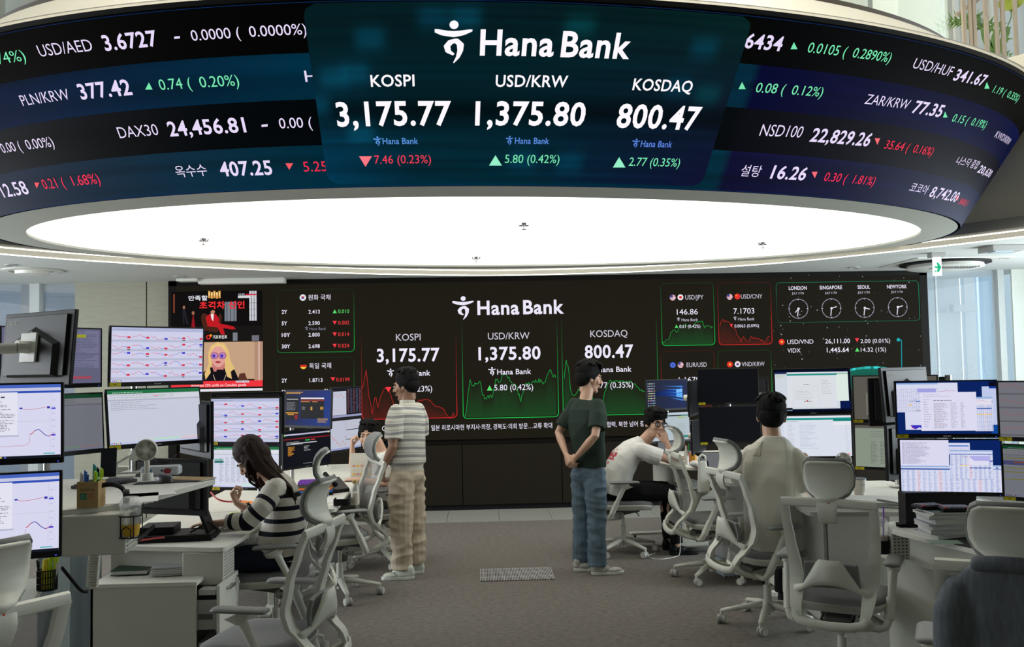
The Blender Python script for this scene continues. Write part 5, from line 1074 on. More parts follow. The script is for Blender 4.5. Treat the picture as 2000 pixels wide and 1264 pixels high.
# --- pedestals
def handle(parent, x, y, z, axis='x', l=.13):
    g = G(); d = (l, .012, .016) if axis == 'x' else (.012, l, .016)
    return G().box((x, y, z), d).build('handle', METAL, parent, bevel=.003)
def pedestal(label, c, w, d, h, rz, fronts, mats_=None, opened=(0, 0, 0), key=True, casters=True, group='white drawer pedestals'):
    """fronts on +X"""
    r = root('drawer_pedestal', label, 'drawer pedestal', c, rz, group); t = .018; z0 = .06
    g = G(); g.box((0, -d/2+t/2, (h+z0)/2), (w, t, h-z0)).box((0, d/2-t/2, (h+z0)/2), (w, t, h-z0)).box((-w/2+t/2, 0, (h+z0)/2), (t, d, h-z0)).box((0, 0, z0+t/2), (w, d, t)); g.build('carcass', LAMIS, r, bevel=.002)
    G().box((0, 0, h+.012), (w+.01, d+.006, .024)).build('top', LAMI, r, bevel=.003)
    z = h
    for i, f_ in enumerate(fronts):
        z1, z = z, z-f_; o = opened[i]; xf = w/2+o+.008
        fr = G().box((xf, 0, (z+z1)/2), (.018, d-.006, f_-.006)).build('drawer', LAMI, r, bevel=.002)
        if o > .01: g = G().box((xf-.05-o/2, -d/2+.03, (z+z1)/2-.02), (o+.08, .01, f_*.55)).box((xf-.05-o/2, d/2-.03, (z+z1)/2-.02), (o+.08, .01, f_*.55)).box((xf-.05-o/2, 0, z+.05), (o+.08, d-.07, .006)); g.build('drawer_box', GREYP, fr); 
        if o > .01: G().box((xf-.02-o/2, -.03, z1-.05), (o*.8, d-.16, .03)).box((xf-.02-o/2, -d/2+.026, (z+z1)/2-.03), (o*.7, .014, .03), mi=1).build('contents', [PAPER, DGREY], fr)
        g = G().box((xf+.026, 0, z1-.05), (.012, .12, .016)).box((xf+.015, -.05, z1-.05), (.02, .012, .012)).box((xf+.015, .05, z1-.05), (.02, .012, .012)); g.build('handle', METAL, fr, bevel=.002)
        if i == 0 and key:
            g = G().cyl((xf+.009, d*.36, z1-.03), (xf+.022, d*.36, z1-.03), .009, n=12).box((xf+.028, d*.36, z1-.05), (.004, .016, .035)).box((xf+.026, d*.36+.004, z1-.095), (.003, .012, .045), R=Matrix.Rotation(.2, 3, 'X')).ell((xf+.03, d*.36, z1-.066), (.006, .014, .014)); g.build('key', CHR if key == 1 else BLACKM, fr)
    if casters:
        g = G()
        for sx in (-1, 1):
            for sy in (-1, 1): g.cyl((sx*(w/2-.05), sy*(d/2-.05)-.012, .03), (sx*(w/2-.05), sy*(d/2-.05)+.012, .03), .028, n=12)
        g.build('caster', BLACKM, r)
    return r
a, b = atz(176, 1140, .62), atz(374, 1141, .62)
pedestal('lower left white pedestal with drawers pulled out and silver key', ((a.x+b.x)/2, a.y+.20, 0), b.x-a.x, .40, .59, 0, (.30, .27), opened=(.115, .10), key=1)
pedestal('white pedestal with black keys in front of the man in glasses', (2.03, 8.72, 0), .40, .42, .60, PI+.12, (.20, .33), opened=(0, 0), key=2)
pedestal('low white pedestal behind the chair of the cropped-haired man', (2.52, 7.42, 0), .56, .42, .56, PI, (.2, .3), opened=(0, 0), key=False)
# --- general small things
def box_thing(name, label, cat, c, d, m, rz=0, bevel=.003, group=None):
    o = G().box((0, 0, d[2]/2), d).build(name, m, None, bevel=bevel); o.location = c; o.rotation_euler = (0, 0, rz); return tag(o, label, cat, group)
COLS = dict(blue=mat('pen_blue', (.02, .12, .5), .4), green=mat('pen_green', (.05, .5, .1), .4), lime=mat('highlighter_lime', (.55, .75, .02), .4), yel=mat('highlighter_yellow', (.8, .65, .02), .4), red=mat('pen_red', (.6, .03, .03), .4), white=WHITE, black=BLACKM, orange=mat('orange_plastic', (.8, .22, .03), .4), pink=mat('pink_plastic', (.7, .18, .4), .4), purple=mat('purple_plastic', (.22, .06, .5), .3), teal=mat('teal_plastic', (.03, .35, .33), .4))
PN = [0]
def pen(base, tip, colr, label, fat=.0045, group='pens and highlighters'):
    d = Vector(tip)-Vector(base); g = G().cyl((0, 0, 0), d*.78, fat, n=8).cyl(d*.78, d, fat*1.05, fat*.7, n=8, mi=1).box(d*.85+Vector((fat*1.3, 0, 0)), (fat*.6, fat*.8, d.length*.22), mi=1)
    o = g.build('pen', [COLS[colr], COLS[colr]], None, smooth='auto'); o.location = base; return tag(o, label, 'pen', group)
# kraft pen box
p = atz(170, 993, ZS); KR = mat('kraft_card', (.42, .28, .12), .85, noise_=.1, nscale=60)
r = root('pen_box', 'brown kraft card pen box with printed green square on the raised desk', 'pen holder', p+Vector((0, .04, 0)), .05); w, h = .082, .108
g = G(); [g.box((sx*w/2, 0, h/2), (.003, w, h)) for sx in (-1, 1)]; [g.box((0, sy*w/2, h/2), (w, .003, h)) for sy in (-1, 1)]; g.box((0, 0, .002), (w, w, .003)); g.build('box', KR, r)
c = Canvas(.0005); c.text('NOTED·365', .013, .068, .071, .009, (70, 66, 60), 1); c.rect(.012, .036, .038, .060, (24, 120, 90), 1); c.text('ABC', .015, .035, .050, .004, (200, 200, 180), 2); c.text('NOTE', .015, .035, .042, .004, (200, 200, 180), 2); cells(c, .045, .038, .068, .060, 3, (190, 90, 60), 2, .003, 1)
c.build('print', lambda u_, v_, L: Vector((u_-w/2, -w/2-.0018-L*.0003, v_)), M_PRINT, r)
for i, (dx, dy, tx, ty, hh, col) in enumerate([(-.030, -.02, -.034, -.02, .145, 'white'), (-.018, -.015, -.022, -.01, .152, 'blue'), (-.006, -.02, -.010, -.025, .142, 'blue'), (.004, .01, .002, .02, .175, 'teal'), (.016, 0, .018, .0, .148, 'green'), (.024, -.02, .022, -.02, .150, 'lime'), (.030, .01, .034, .015, .158, 'lime'), (.012, .02, .012, .03, .16, 'black')]):
    o = pen(r.location+Vector((dx, dy, .006)), r.location+Vector((tx, ty, hh)), col, ['white', 'light blue', 'dark blue', 'tall teal', 'green', 'shorter lime', 'taller lime', 'black'][i]+' pen in the brown kraft pen box', .0055)
# cup in wire holder on the raised desk
p = at(255, 1010, 3.78); r = root('cup_holder', 'black wire cup holder clipped to the raised desk', 'cup holder', (p.x, p.y, 1.185))
g = G()
for z in (-.055, .032): g.tube([(.045*math.cos(t*PI/10), .045*math.sin(t*PI/10), z) for t in range(21)], .0028, 6)
for k in range(5): a = k*2*PI/5+.3; g.tube([(.045*math.cos(a), .045*math.sin(a), .032), (.045*math.cos(a), .045*math.sin(a), -.055), (0, 0, -.055)], .0025, 6)
g.tube([(-.018, -.047, -.055), (-.018, -.047, -.02), (0, -.047, -.008), (.018, -.047, -.02), (.018, -.047, -.055)], .0025, 6)
g.build('wire_basket', BLACKM, r); G().box((.0, .055, .01), (.03, .03, .05)).box((0, .08, .06), (.03, .06, .008)).build('clamp', BLACKM, r)
r = root('plastic_cup', 'clear plastic cup with yellow sleeve in the wire holder', 'cup', (p.x, p.y, 1.185)); CLR = mat('clear_plastic', (.9, .92, .9), .08, alpha=.30, spec=.6)
G().lathe([(.030, -.052), (.043, .07), (.045, .072), (.0445, .078)], n=24).build('cup', CLR, r, smooth='auto'); G().lathe([(.0465, .076), (.046, .084), (.036, .100), (.030, .108), (.012, .110)], n=24).build('lid', CLR, r, smooth='auto'); G().lathe([(.0315, -.05), (.0385, -.003), (.0382, -.003), (.0312, -.05)], n=24).build('sleeve', mat('cup_yellow', (.62, .36, .02), .6), r, smooth='auto')
# fan
def fan(label, p, rz, hh=.155, grp='small desk fans'):
    r = root('desk_fan', label, 'fan', p, rz, grp); G().lathe([(.030, 0), (.031, .035), (.028, .036), (.02, .036)], n=20).build('base', WHITE, r, smooth='auto')
    G().tube([(0, 0, .035), (0, 0, hh-.05), (0, .004, hh-.02)], [.0135, .014, .012], 14).build('handle', WHITE, r, smooth=True)
    g = G(); c0 = Vector((0, 0, hh)); R_ = .053
    g.tube([c0+Vector((R_*math.cos(t*PI/16), -.012, R_*math.sin(t*PI/16))) for t in range(33)], [(.0035, .012)]*33, 8, sq=(0, 1, 0)); g.cyl(c0+Vector((0, -.026, 0)), c0+Vector((0, -.02, 0)), .014, n=20)
    for k in range(40): a = k*2*PI/40; g.tube([c0+Vector((.013*math.cos(a), -.025, .013*math.sin(a))), c0+Vector((.035*math.cos(a+.12), -.024, .035*math.sin(a+.12))), c0+Vector((R_*math.cos(a+.25), -.014, R_*math.sin(a+.25)))], .0011, 4)
    g.build('grille', WHITE, r); G().cyl(c0+Vector((0, .0, 0)), c0+Vector((0, .02, 0)), R_*.97, .035, n=24).build('motor_housing', WHITE, r, smooth='auto')
    b = G(); [b.box((math.cos(k*PI*.4)*.026, -.008, hh+math.sin(k*PI*.4)*.026), (.03, .002, .018), R=Matrix.Rotation(-k*PI*.4, 3, 'Y')) for k in range(5)]; b.build('blades', DGREY, r); return r
fan('small round white fan standing on the raised desk at the left', atz(287, 938, ZS), .10)
fan('beige round fan behind the big right chair, turned sideways', atz(1650, 961, ZR), -.5, .23, 'small desk fans')
# phone on stand, mouse, mat, keyboard, papers
p = atz(212, 935, ZS); r = root('smartphone', 'black smartphone leaning on a white stand on the raised desk', 'phone', p, .28)
R_ = Matrix.Rotation(-.35, 3, 'X'); G().box((0, 0, .085), (.078, .010, .155), R=R_).build('body', BLACKM, r, bevel=.006); G().box((-.002, -.006, .085), (.070, .001, .144), R=R_).build('glass', mat('phone_glass', (.02, .02, .025), .08), r)
r = root('phone_stand', 'white plastic phone stand with round charging puck on the raised desk', 'stand', p+Vector((.02, .05, 0)), .28); G().box((.03, -.02, .006), (.13, .10, .012)).build('foot', WHITE, r, bevel=.004); G().tube([(0, .02, .01), (0, .05, .07), (.05, .06, .10), (.085, .05, .105)], .007, 8).cyl((.085, .04, .10), (.085, .075, .115), .026, n=16).build('arm', WHITE, r, smooth='auto')
p = atz(322, 944, ZS); o = G().prism([(-.14, -.05), (.16, .02), (.10, .11), (-.15, .05)], 0, .003).build('mouse_mat', BLACKM); o.location = p; tag(o, 'dark grey mouse mat under the black mouse on the raised desk', 'mouse mat')
r = root('computer_mouse', 'black wireless mouse near the edge of the raised desk', 'mouse', atz(321, 941, ZS+.003), .9)
G().grid(lambda u_, v_: (.033*math.cos(2*PI*u_)*math.sin(PI/2*v_+.01)**.7, .058*math.sin(2*PI*u_)*math.sin(PI/2*v_+.01)**.7, .040*math.cos(PI/2*v_)**.75), 20, 8).build('body', mat('mouse_grey', (.03, .03, .035), .4), r, smooth=True); G().cyl((-.004, .03, .030), (.004, .03, .030), .009, n=10).build('wheel', DGREY, r)
def keyboard(label, p, rz, w=.38, d=.13):
    r = root('keyboard', label, 'keyboard', p, rz, 'keyboards'); G().box((0, 0, .008), (w, d, .016)).build('case', BLACK, r, bevel=.003); g = G()
    for j in range(5):
        for i in range(int(w/.0195)-1): g.box((-w/2+.02+i*.0195, -d/2+.018+j*.0235, .018), (.016, .019, .006))
    g.build('keys', mat('key_grey', (.03, .03, .034), .5), r)
keyboard('black keyboard beside the phone stand on the raised desk', atz(205, 948, ZS), 1.2, .30)
def papers(name, label, p, rz, w=.21, d=.297, n=8, h=.02, cov=None, cat='papers', spread=.01, group=None, seed=1):
    random.seed(seed); g = G(); z = 0
    for i in range(n): t = h/n; g.box((random.uniform(-spread, spread), random.uniform(-spread, spread), z+t/2), (w, d, t*.9), R=Matrix.Rotation(random.uniform(-.06, .06), 3, 'Z'), mi=0); z += t
    if cov: g.box((0, 0, z+.001), (w, d, .002), mi=1)
    o = g.build(name, [PAPER, cov or PAPER]); o.location = p; o.rotation_euler = (0, 0, rz); return tag(o, label, cat, group)
papers('document', 'loose white papers near the front edge of the raised desk', atz(290, 963, ZS), .5, n=3, h=.004)
papers('document', 'white papers behind the cup on the raised desk', atz(255, 975, ZS), .3, n=3, h=.004, seed=4)
r = root('tissue_pack', 'pale patterned tissue pack behind the fan on the raised desk', 'tissue pack', atz(300, 933, ZS)+Vector((0, .12, 0)), .1); G().box((0, 0, .025), (.20, .09, .05)).build('pack', mat('tissue_film', (.55, .58, .62), .35), r, bevel=.012)
c = Canvas(.0005); c.disc(.04, .025, .02, .015, (150, 50, 60), 1); c.rect(-.08, .01, -.04, .035, (60, 110, 160), 1); c.disc(.012, .027, .006, .006, (30, 30, 30), 2, 10); c.text('SOFT', .03, .07, .03, .008, (60, 60, 70), 2); c.build('print', lambda a, b, L: Vector((a, -.0465-L*.0004, b)), M_PRINT, r)
r = root('headset', 'black headset lying beside the kraft pen box', 'headset', atz(212, 988, ZS), .4); g = G().tube([(.065*math.cos(t*PI/10), .01*math.sin(t), .035+.055*math.sin(t*PI/10)) for t in range(11)], [(.010, .004)]*11, 8); g.build('headband', BLACKM, r)
for s in (-1, 1): G().cyl((s*.055, 0, .034), (s*.080, 0, .034), .032, .028, 16).build('ear_cushion', BLACKM, r, smooth='auto')
papers('document', 'orange and brown folders at the back corner of the raised desk', atz(372, 937, ZS), 1.2, .12, .22, 2, .006, mat('kraft_card', (.42, .28, .12)), seed=6)
# cables
def cable(label, pts, m=None, r_=.004, n=4):
    P = []; K = [Vector(q) for q in pts]
    for i in range(len(K)-1):
        a, b, c_, d = K[max(0, i-1)], K[i], K[i+1], K[min(len(K)-1, i+2)]
        for k in range(n): t = k/n; P.append(.5*((2*b)+(c_-a)*t+(2*a-5*b+4*c_-d)*t*t+(3*b-a-3*c_+d)*t**3))
    P.append(K[-1]); o = G().tube(P, r_, 7).build('cable', m or BLACKM, None, smooth=True); return tag(o, label, 'cable')
RED = mat('red_cable', (.45, .02, .03), .5)
cable('black cable hanging in a loop behind the standing desk fan', [at(300, 880, 5.0), at(305, 900, 4.9), at(330, 903, 4.9), at(345, 888, 5.0)])
cable('thick black cord curving down from the raised desk cup holder', [(p_.x, p_.y, p_.z) for p_ in (at(256, 1018, 3.95), at(262, 1040, 3.96), at(268, 1056, 3.97), at(300, 1028, 4.4))], None, .009)
cable('red network cable under the raised desk', [at(218, 1033, 4.6), at(220, 1055, 4.6), at(232, 1062, 4.7), at(300, 1052, 5.0), at(320, 1050, 5.2)], RED, .005)
cable('red cable lying behind the forearm of the sweater woman', [at(412, 962, 6.3), at(425, 975, 6.2), at(445, 980, 6.2), at(470, 978, 6.3)], RED, .006)
cable('black cord hanging at the far left beside the grey cabinet', [at(120, 1108, 4.3), at(138, 1130, 4.3), at(158, 1153, 4.35), at(170, 1156, 4.4)], None, .008)
cable('thin white cord curling on the carpet beside the keyed pedestal', [(1.86, 8.40, .30), (1.85, 8.38, .05), (1.80, 8.36, .006), (1.62, 8.28, .004), (1.55, 8.42, .004), (1.66, 8.56, .004)], WHITE, .004)
r = root('cable_spine', 'grey segmented cable spine hanging below the raised desk', 'cable guide', (0, 0, 0)); g = G()
for k in range(15): q = at(186-.4*k, 1072+5.2*k, 4.5); g.box(q, (.052, .03, .011)).box(q+Vector((0, 0, .008)), (.02, .02, .008))
g.build('segment_chain', LAMIS, r, bevel=.003)
# grey computer tower and floor items left
p = at(138, 1150, 5.7); r = root('computer_tower', 'light blue-grey computer tower between the left desk and the pedestal', 'computer', (p.x, p.y, .42)); BG_ = mat('blue_grey_metal', (.22, .28, .31), .5)
G().box((0, 0, 0), (.20, .44, .84)).build('case', BG_, r, bevel=.006); G().box((.05, -.222, .05), (.09, .004, .60)).build('front_panel', mat('pale_steel', (.42, .50, .52), .4), r)
p = atz(92, 1152, .85); r = root('pen_cup', 'black mesh pen cup on the far left desk', 'pen holder', p); g = G()
for k in range(24): a = k*2*PI/24; g.box((.04*math.cos(a), .04*math.sin(a), .045), (.004, .004, .09))
for z in (.002, .03, .06, .088): g.tube([(.041*math.cos(t*PI/10), .041*math.sin(t*PI/10), z) for t in range(21)], .002, 5)
g.cyl((0, 0, 0), (0, 0, .003), .04); g.build('mesh_cup', BLACKM, r)
for dx, tx, hh, col, f_, l in ((-.025, -.045, .13, 'black', .005, 'thin black pen'), (-.008, -.008, .135, 'yel', .0155, 'fat yellow marker'), (.010, .012, .165, 'lime', .009, 'taller lime highlighter'), (.020, .038, .150, 'lime', .008, 'leaning lime highlighter'), (.028, .044, .12, 'white', .006, 'silver pen')): pen(p+Vector((dx, 0, .005)), p+Vector((tx, 0, hh)), col, l+' in the black mesh pen cup', f_)
# on the lower left pedestal
p = atz(205, 1125, .62); r = root('notebook', 'dark green hardcover notebook on the lower left pedestal', 'notebook', p+Vector((.13, .08, 0)), .08); G().box((0, 0, .013), (.20, .15, .020)).build('pages', PAPER, r); G().box((0, 0, .002), (.21, .16, .003)).box((0, 0, .025), (.21, .16, .003)).build('cover', mat('dark_green_cover', (.012, .045, .022), .5), r, bevel=.001)
p = atz(335, 1122, .62); papers('paper_stack', 'sheaf of papers in clear film with red clip on the lower left pedestal', p+Vector((0, .07, 0)), PI/2+.15, .20, .24, 14, .045, mat('film_cover', (.55, .55, .60), .2, noise_=.2, nscale=14), seed=8, spread=.008)
g = G().box((0, 0, 0), (.05, .012, .014), mi=0).tube([(-.01, 0, 0), (.01, .02, .02), (.018, .0, .022)], .0015, 6, mi=1); o = g.build('binder_clip', [COLS['red'], CHR]); o.location = p+Vector((.09, .17, .052)); tag(o, 'red binder clip on the paper sheaf of the lower left pedestal', 'clip')
# woman's desk
papers('paper_stack', 'papers and plastic folders under the arm of the sweater woman', atz(455, 1030, ZD), .5, .21, .28, 8, .03, mat('film_cover', (.55, .55, .60)), seed=12)
papers('document', 'yellow note sheet beside the hand of the sweater woman', atz(458, 1008, ZD)+Vector((0, .1, .0)), .6, .10, .12, 1, .003, mat('note_yellow', (.70, .66, .20), .7), seed=13)
papers('document', 'orange folder lying behind the arm of the sweater woman', atz(462, 995, ZD)+Vector((0, .3, 0)), 1.0, .09, .22, 2, .008, COLS['orange'], seed=14)
r = root('laptop_dock', 'pile of black docking gear and cables on the low desk under the raised desk', 'docking station', atz(345, 1052, ZD), .1); G().box((0, 0, .02), (.46, .26, .04)).build('base', BLACKM, r, bevel=.004); g = G().box((.17, 0, .13), (.02, .2, .24), R=Matrix.Rotation(-.35, 3, 'Y')).box((-.1, .02, .06), (.2, .2, .05)); g.build('stand', BLACKM, r, bevel=.004); G().box((.11, -.12, .03), (.06, .04, .02)).tube([(.1, -.1, .05), (.2, -.05, .1), (.28, -.1, .05), (.25, -.14, .02)], .006, 6).build('cable_bundle', BLACKM, r)
r = root('telephone_handset', 'black phone handset and cord at the corner of the low desk', 'telephone', atz(425, 1035, ZD), .9); G().tube([(-.09, 0, .02), (-.05, 0, .045), (.05, 0, .045), (.09, 0, .02)], [.022, .014, .014, .022], 10).build('handset', BLACKM, r, smooth=True)
r = root('wire_basket', 'white wire basket hanging under the desk edge of the sweater woman', 'basket', atz(455, 1060, .70)+Vector((0, .12, -.06)))
g = G()
for y in (-.16, .16): g.tube([(-.06, y, .14), (-.06, y, 0), (.09, y, 0), (.09, y, .14)], .0025, 5)
for k in range(9): g.tube([(-.06, -.16+.04*k, .0), (.09, -.16+.04*k, 0)], .0018, 5)
for z in (0, .07, .14): g.tube([(.09, -.16, z), (.09, .16, z)], .002, 5)
for k in range(5): g.tube([(.09, -.16+.08*k, 0), (.09, -.16+.08*k, .14)], .0018, 5)
g.build('wire_frame', WHITE, r)
papers('paper_stack', 'spiral notebooks and plastic sleeves in the hanging wire basket', r.location+Vector((.05, 0, .004)), .1, .22, .30, 7, .05, mat('film_cover', (.55, .55, .60)), seed=15, spread=.012)
# calendar, bottle, phone on the fist man's desk
r = root('desk_calendar', 'white printed desk calendar board behind the elbow of the man with raised fist', 'calendar', at(712, 915, 8.35)+Vector((0, 0, -.14)), -.05)
G().box((0, 0, .14), (.26, .006, .28)).build('board', mat('calendar_card', (.66, .64, .56), .7), r); c = Canvas(.0006)
for j in range(5):
    for i in range(6): c.rect(-.11+.037*i, .04+.038*j, -.085+.037*i, .060+.038*j, [(214, 206, 186), (226, 190, 70), (214, 206, 186), (214, 150, 140)][(i*2+j) % 4], 1)
c.build('print', lambda a, b, L: Vector((a, -.0035-L*.0005, b)), M_PRINT, r)
r = root('milk_bottle', 'small clear bottle of beige milk drink with wooden cap', 'bottle', atz(691, 986, ZD)+Vector((.01, .0, 0)))
G().lathe([(.030, 0), (.033, .01), (.033, .10), (.03, .125), (.019, .15), (.019, .165)], n=20).build('bottle', CLR, r, smooth='auto'); G().lathe([(.029, .003), (.0315, .012), (.0315, .092), (.001, .093)], n=20).build('drink', mat('milk_drink', (.58, .49, .36), .5), r, smooth='auto'); G().cyl((0, 0, .16), (0, 0, .185), .022, n=18).build('cap', mat('cork', (.50, .33, .14), .7), r)
r = root('black_box', 'black open-topped desk organiser below the milk drink bottle', 'organiser', atz(672, 990, ZD)+Vector((-.02, .03, 0))); 
for k, (dx, dy, w_, d_) in enumerate(((-.05, 0, .006, .1), (.05, 0, .006, .1), (0, -.05, .1, .006))): pass
G().box((0, 0, .015), (.11, .10, .006)).box((-.052, 0, .035), (.006, .10, .05)).box((.052, 0, .035), (.006, .10, .05)).box((0, -.05, .035), (.11, .006, .05)).build('tray', BLACKM, r)
r = root('desk_telephone', 'black desk telephone beside the left chair headrests', 'telephone', atz(655, 965, ZD)+Vector((-.02, .15, 0)), .6); G().add([(-.08, -.1, 0), (.08, -.1, 0), (.08, .1, 0), (-.08, .1, 0), (-.08, -.1, .03), (.08, -.1, .03), (.08, .1, .11), (-.08, .1, .11)], [(0, 3, 2, 1), (4, 5, 6, 7), (0, 1, 5, 4), (1, 2, 6, 5), (2, 3, 7, 6), (3, 0, 4, 7)]).build('base', BLACK, r, bevel=.006); G().tube([(-.05, -.1, .07), (-.05, -.05, .09), (-.05, .05, .13), (-.05, .1, .14)], [.022, .014, .014, .022], 10).build('handset', BLACKM, r, smooth=True)
papers('document', 'white papers on the desk left of the milk drink bottle', atz(610, 985, ZD)+Vector((0, .15, 0)), .3, .3, .3, 2, .004, seed=16)
r = root('book_stack_box', 'dark tray of coloured files behind the sweater woman', 'file tray', atz(590, 985, ZD)+Vector((0, .55, 0)), .1); g = G()
for k, col in enumerate((0, 1, 2, 3, 4)): g.box((0, 0, .012+.022*k), (.30-.01*k, .22, .018), mi=col)
g.build('files', [BLACKM, COLS['blue'], COLS['orange'], DGREY, COLS['purple']], r)
# right side: tumbler, papers, computer, file stack, calculators, cup with straw
r = root('tumbler', 'cream steel tumbler with clear lid on the right desk', 'tumbler', atz(1679, 968, ZR)); TUM = mat('cream_enamel', (.62, .60, .52), .35)
G().lathe([(.036, 0), (.037, .02), (.0395, .028), (.045, .035), (.046, .105), (.0465, .112)], n=28).build('body', TUM, r, smooth='auto'); G().lathe([(.0468, .112), (.0468, .122), (.04, .126), (.01, .126)], n=28).build('lid', mat('lid_grey', (.3, .32, .34), .15), r, smooth='auto')
c = Canvas(.0003); c.text('Hana Bank', -.5, .5, 0, .006, (60, 60, 60), 1); c.build('print', lambda a, b, L: Vector(((.0462)*math.sin(a*.7+.25), -(.0462)*math.cos(a*.7+.25), .075+b)), M_PRINT, r)
papers('paper_stack', 'broad stack of white papers over brown folders beside the cream tumbler', atz(1722, 985, ZR), 1.15, .30, .40, 9, .035, seed=20, spread=.02)
r = root('stapler', 'silver stapler and black folder at the edge of the tumbler desk', 'stapler', atz(1735, 1000, ZR)+Vector((.03, .06, .02)), -.4); G().box((0, 0, .008), (.15, .035, .016)).box((0, 0, .032), (.14, .03, .016), R=Matrix.Rotation(.15, 3, 'Y')).build('body', METAL, r, bevel=.005)
p = atz(1768, 1030, ZR); r = root('desktop_computer', 'flat black desktop computer standing on edge below the trading screens', 'computer', (p.x+.215, p.y+.05, ZR), -.03)
G().box((0, 0, .098), (.41, .10, .190)).build('case', BLACK, r, bevel=.008); G().box((0, 0, .004), (.42, .16, .008)).build('foot', BLACKM, r, bevel=.002)
c = Canvas(.0005); c.text('PC', .165, .185, .175, .008, (130, 130, 130), 1, .02); [c.disc(.13, .12, .028-.006*k, .028-.006*k, [(26, 26, 28), (16, 16, 17)][k % 2], 1+k) for k in range(4)]; c.build('front_mark', lambda a, b, L: Vector((a, -.0505-L*.0003, b)), M_PRINT, r)
base = atz(1866, 1050, ZR); zz = 0; FILM = MATS['film_cover']
FC = [('clear plastic file with green sheet', FILM, .022, .25), ('thick grey plastic file', FILM, .034, -.06), ('white bound report', PAPER, .020, .08), ('blue-edged plastic file', mat('blue_grey_file', (.25, .28, .38), .4), .016, 0), ('white catalogue', PAPER, .030, .10), ('grey plastic sleeve', FILM, .016, -.05), ('thin white report', PAPER, .014, .04), ('dark green hardcover notebook', MATS['dark_green_cover'], .018, .06)]
for k, (nm, mm, hh, rz) in enumerate(FC):
    hh *= .80
    g = G().box((0, 0, hh/2), (.265-.01*(k % 3), .20, hh*.82), mi=0).box((0, 0, hh*.95), (.27-.01*(k % 3), .205, hh*.08), mi=1).box((0, 0, hh*.05), (.27-.01*(k % 3), .205, hh*.08), mi=1)
    o = g.build('file', [PAPER, mm]); o.location = (base.x+.0+.01*math.sin(k*2), base.y+.08, ZR+zz); o.rotation_euler = (0, 0, rz-.08); zz += hh
    tag(o, nm+', '+['lowest', 'second from the bottom', 'third from the bottom', 'fourth from the bottom', 'fourth from the top', 'third from the top', 'second from the top', 'topmost'][k]+' of the file stack', 'file', 'files stacked before the black computer')
def calc(label, p, rz, lightkeys=False, s=1.0, tilt=0):
    r = root('calculator', label, 'calculator', p, rz, 'calculators'); r.rotation_euler = (tilt, 0, rz); G().box((0, 0, .009), (.16*s, .11*s, .018)).build('body', BLACK, r, bevel=.004); g = G()
    for i in range(6):
        for j in range(4): g.box((-.062*s+i*.0215*s, -.040*s+j*.018*s, .020), (.017*s, .013*s, .006), mi=1 if (i+j) == 0 or (i, j) == (5, 0) else 0)
    g.build('keys', [mat('calc_key', (.07, .07, .08), .4), COLS['red']], r); G().box((0, .042*s, .02), (.13*s, .018*s, .003)).build('display', mat('calc_lcd', (.3, .33, .34), .2), r); return r
calc('light-topped black calculator on the top of the file stack', (base.x+.03, base.y+.04, ZR+zz), -.15, s=1.05)
calc('darker calculator lying behind the light-topped one on the file stack', (base.x-.07, base.y+.13, ZR+zz+.0), .1, s=.95)
calc('black calculator with two red keys above the second right chair back', atz(1443, 925, .87)+Vector((0, -.1, .0)), -.2, s=1.0, tilt=.6)
p = at(1722, 1040, 5.05); r = root('iced_coffee_cup', 'iced coffee in a clear domed cup with purple straw, hung at the desk corner', 'cup', (p.x, p.y, .80))
G().lathe([(.030, -.09), (.040, .055), (.042, .06)], n=22).build('cup', CLR, r, smooth='auto'); G().lathe([(.0295, -.088), (.0365, .005), (.001, .006)], n=22).build('coffee', mat('coffee', (.13, .05, .02), .3), r, smooth='auto'); G().lathe([(.043, .06), (.043, .068), (.034, .095), (.018, .108)], n=22).build('lid', CLR, r, smooth='auto'); G().cyl((.008, 0, -.05), (.016, 0, .165), .0045, n=8).build('straw', COLS['purple'], r)
r = root('clamp_cup_holder', 'black clamp-on cup holder at the corner of the file stack desk', 'cup holder', (p.x, p.y, .80)); G().lathe([(.036, -.095), (.0435, -.025), (.0445, -.02), (.0405, -.02)], n=22).build('ring', BLACKM, r, smooth='auto'); G().box((.075, 0, -.01), (.07, .03, .015)).box((.11, 0, .025), (.03, .05, .085)).box((.135, 0, .062), (.08, .05, .012)).cyl((.125, 0, -.055), (.125, 0, -.005), .006, n=8).cyl((.125, 0, -.065), (.125, 0, -.055), .022, n=10).build('clamp', BLACKM, r, bevel=.002)
r = root('mug', 'white mug behind the right edge chair headrest', 'mug', at(1955, 992, 4.55)+Vector((0, 0, -.06))); r.location.z = ZR; G().lathe([(.036, 0), (.04, .01), (.042, .105), (.038, .105), (.036, .02), (.001, .015)], n=24).build('body', LAMI, r, smooth='auto'); G().tube([(.04, 0, .085), (.065, 0, .08), (.068, 0, .04), (.041, 0, .025)], .006, 8).build('handle', LAMI, r, smooth=True)
o = G().prism([(-.14, -.10), (.14, -.10), (.14, .10), (-.14, .10)], 0, .003).build('mouse_mat', BLACKM); o.location = atz(1895, 1068, ZR)+Vector((.05, .07, 0)); o.rotation_euler = (0, 0, -1.2); tag(o, 'black mouse mat right of the file stack', 'mouse mat')
papers('document', 'green-tinted plastic sheet under the front of the file stack', atz(1850, 1062, ZR)+Vector((0, .03, 0)), -.2, .16, .10, 1, .002, mat('mint_film', (.20, .28, .23), .3), seed=22)
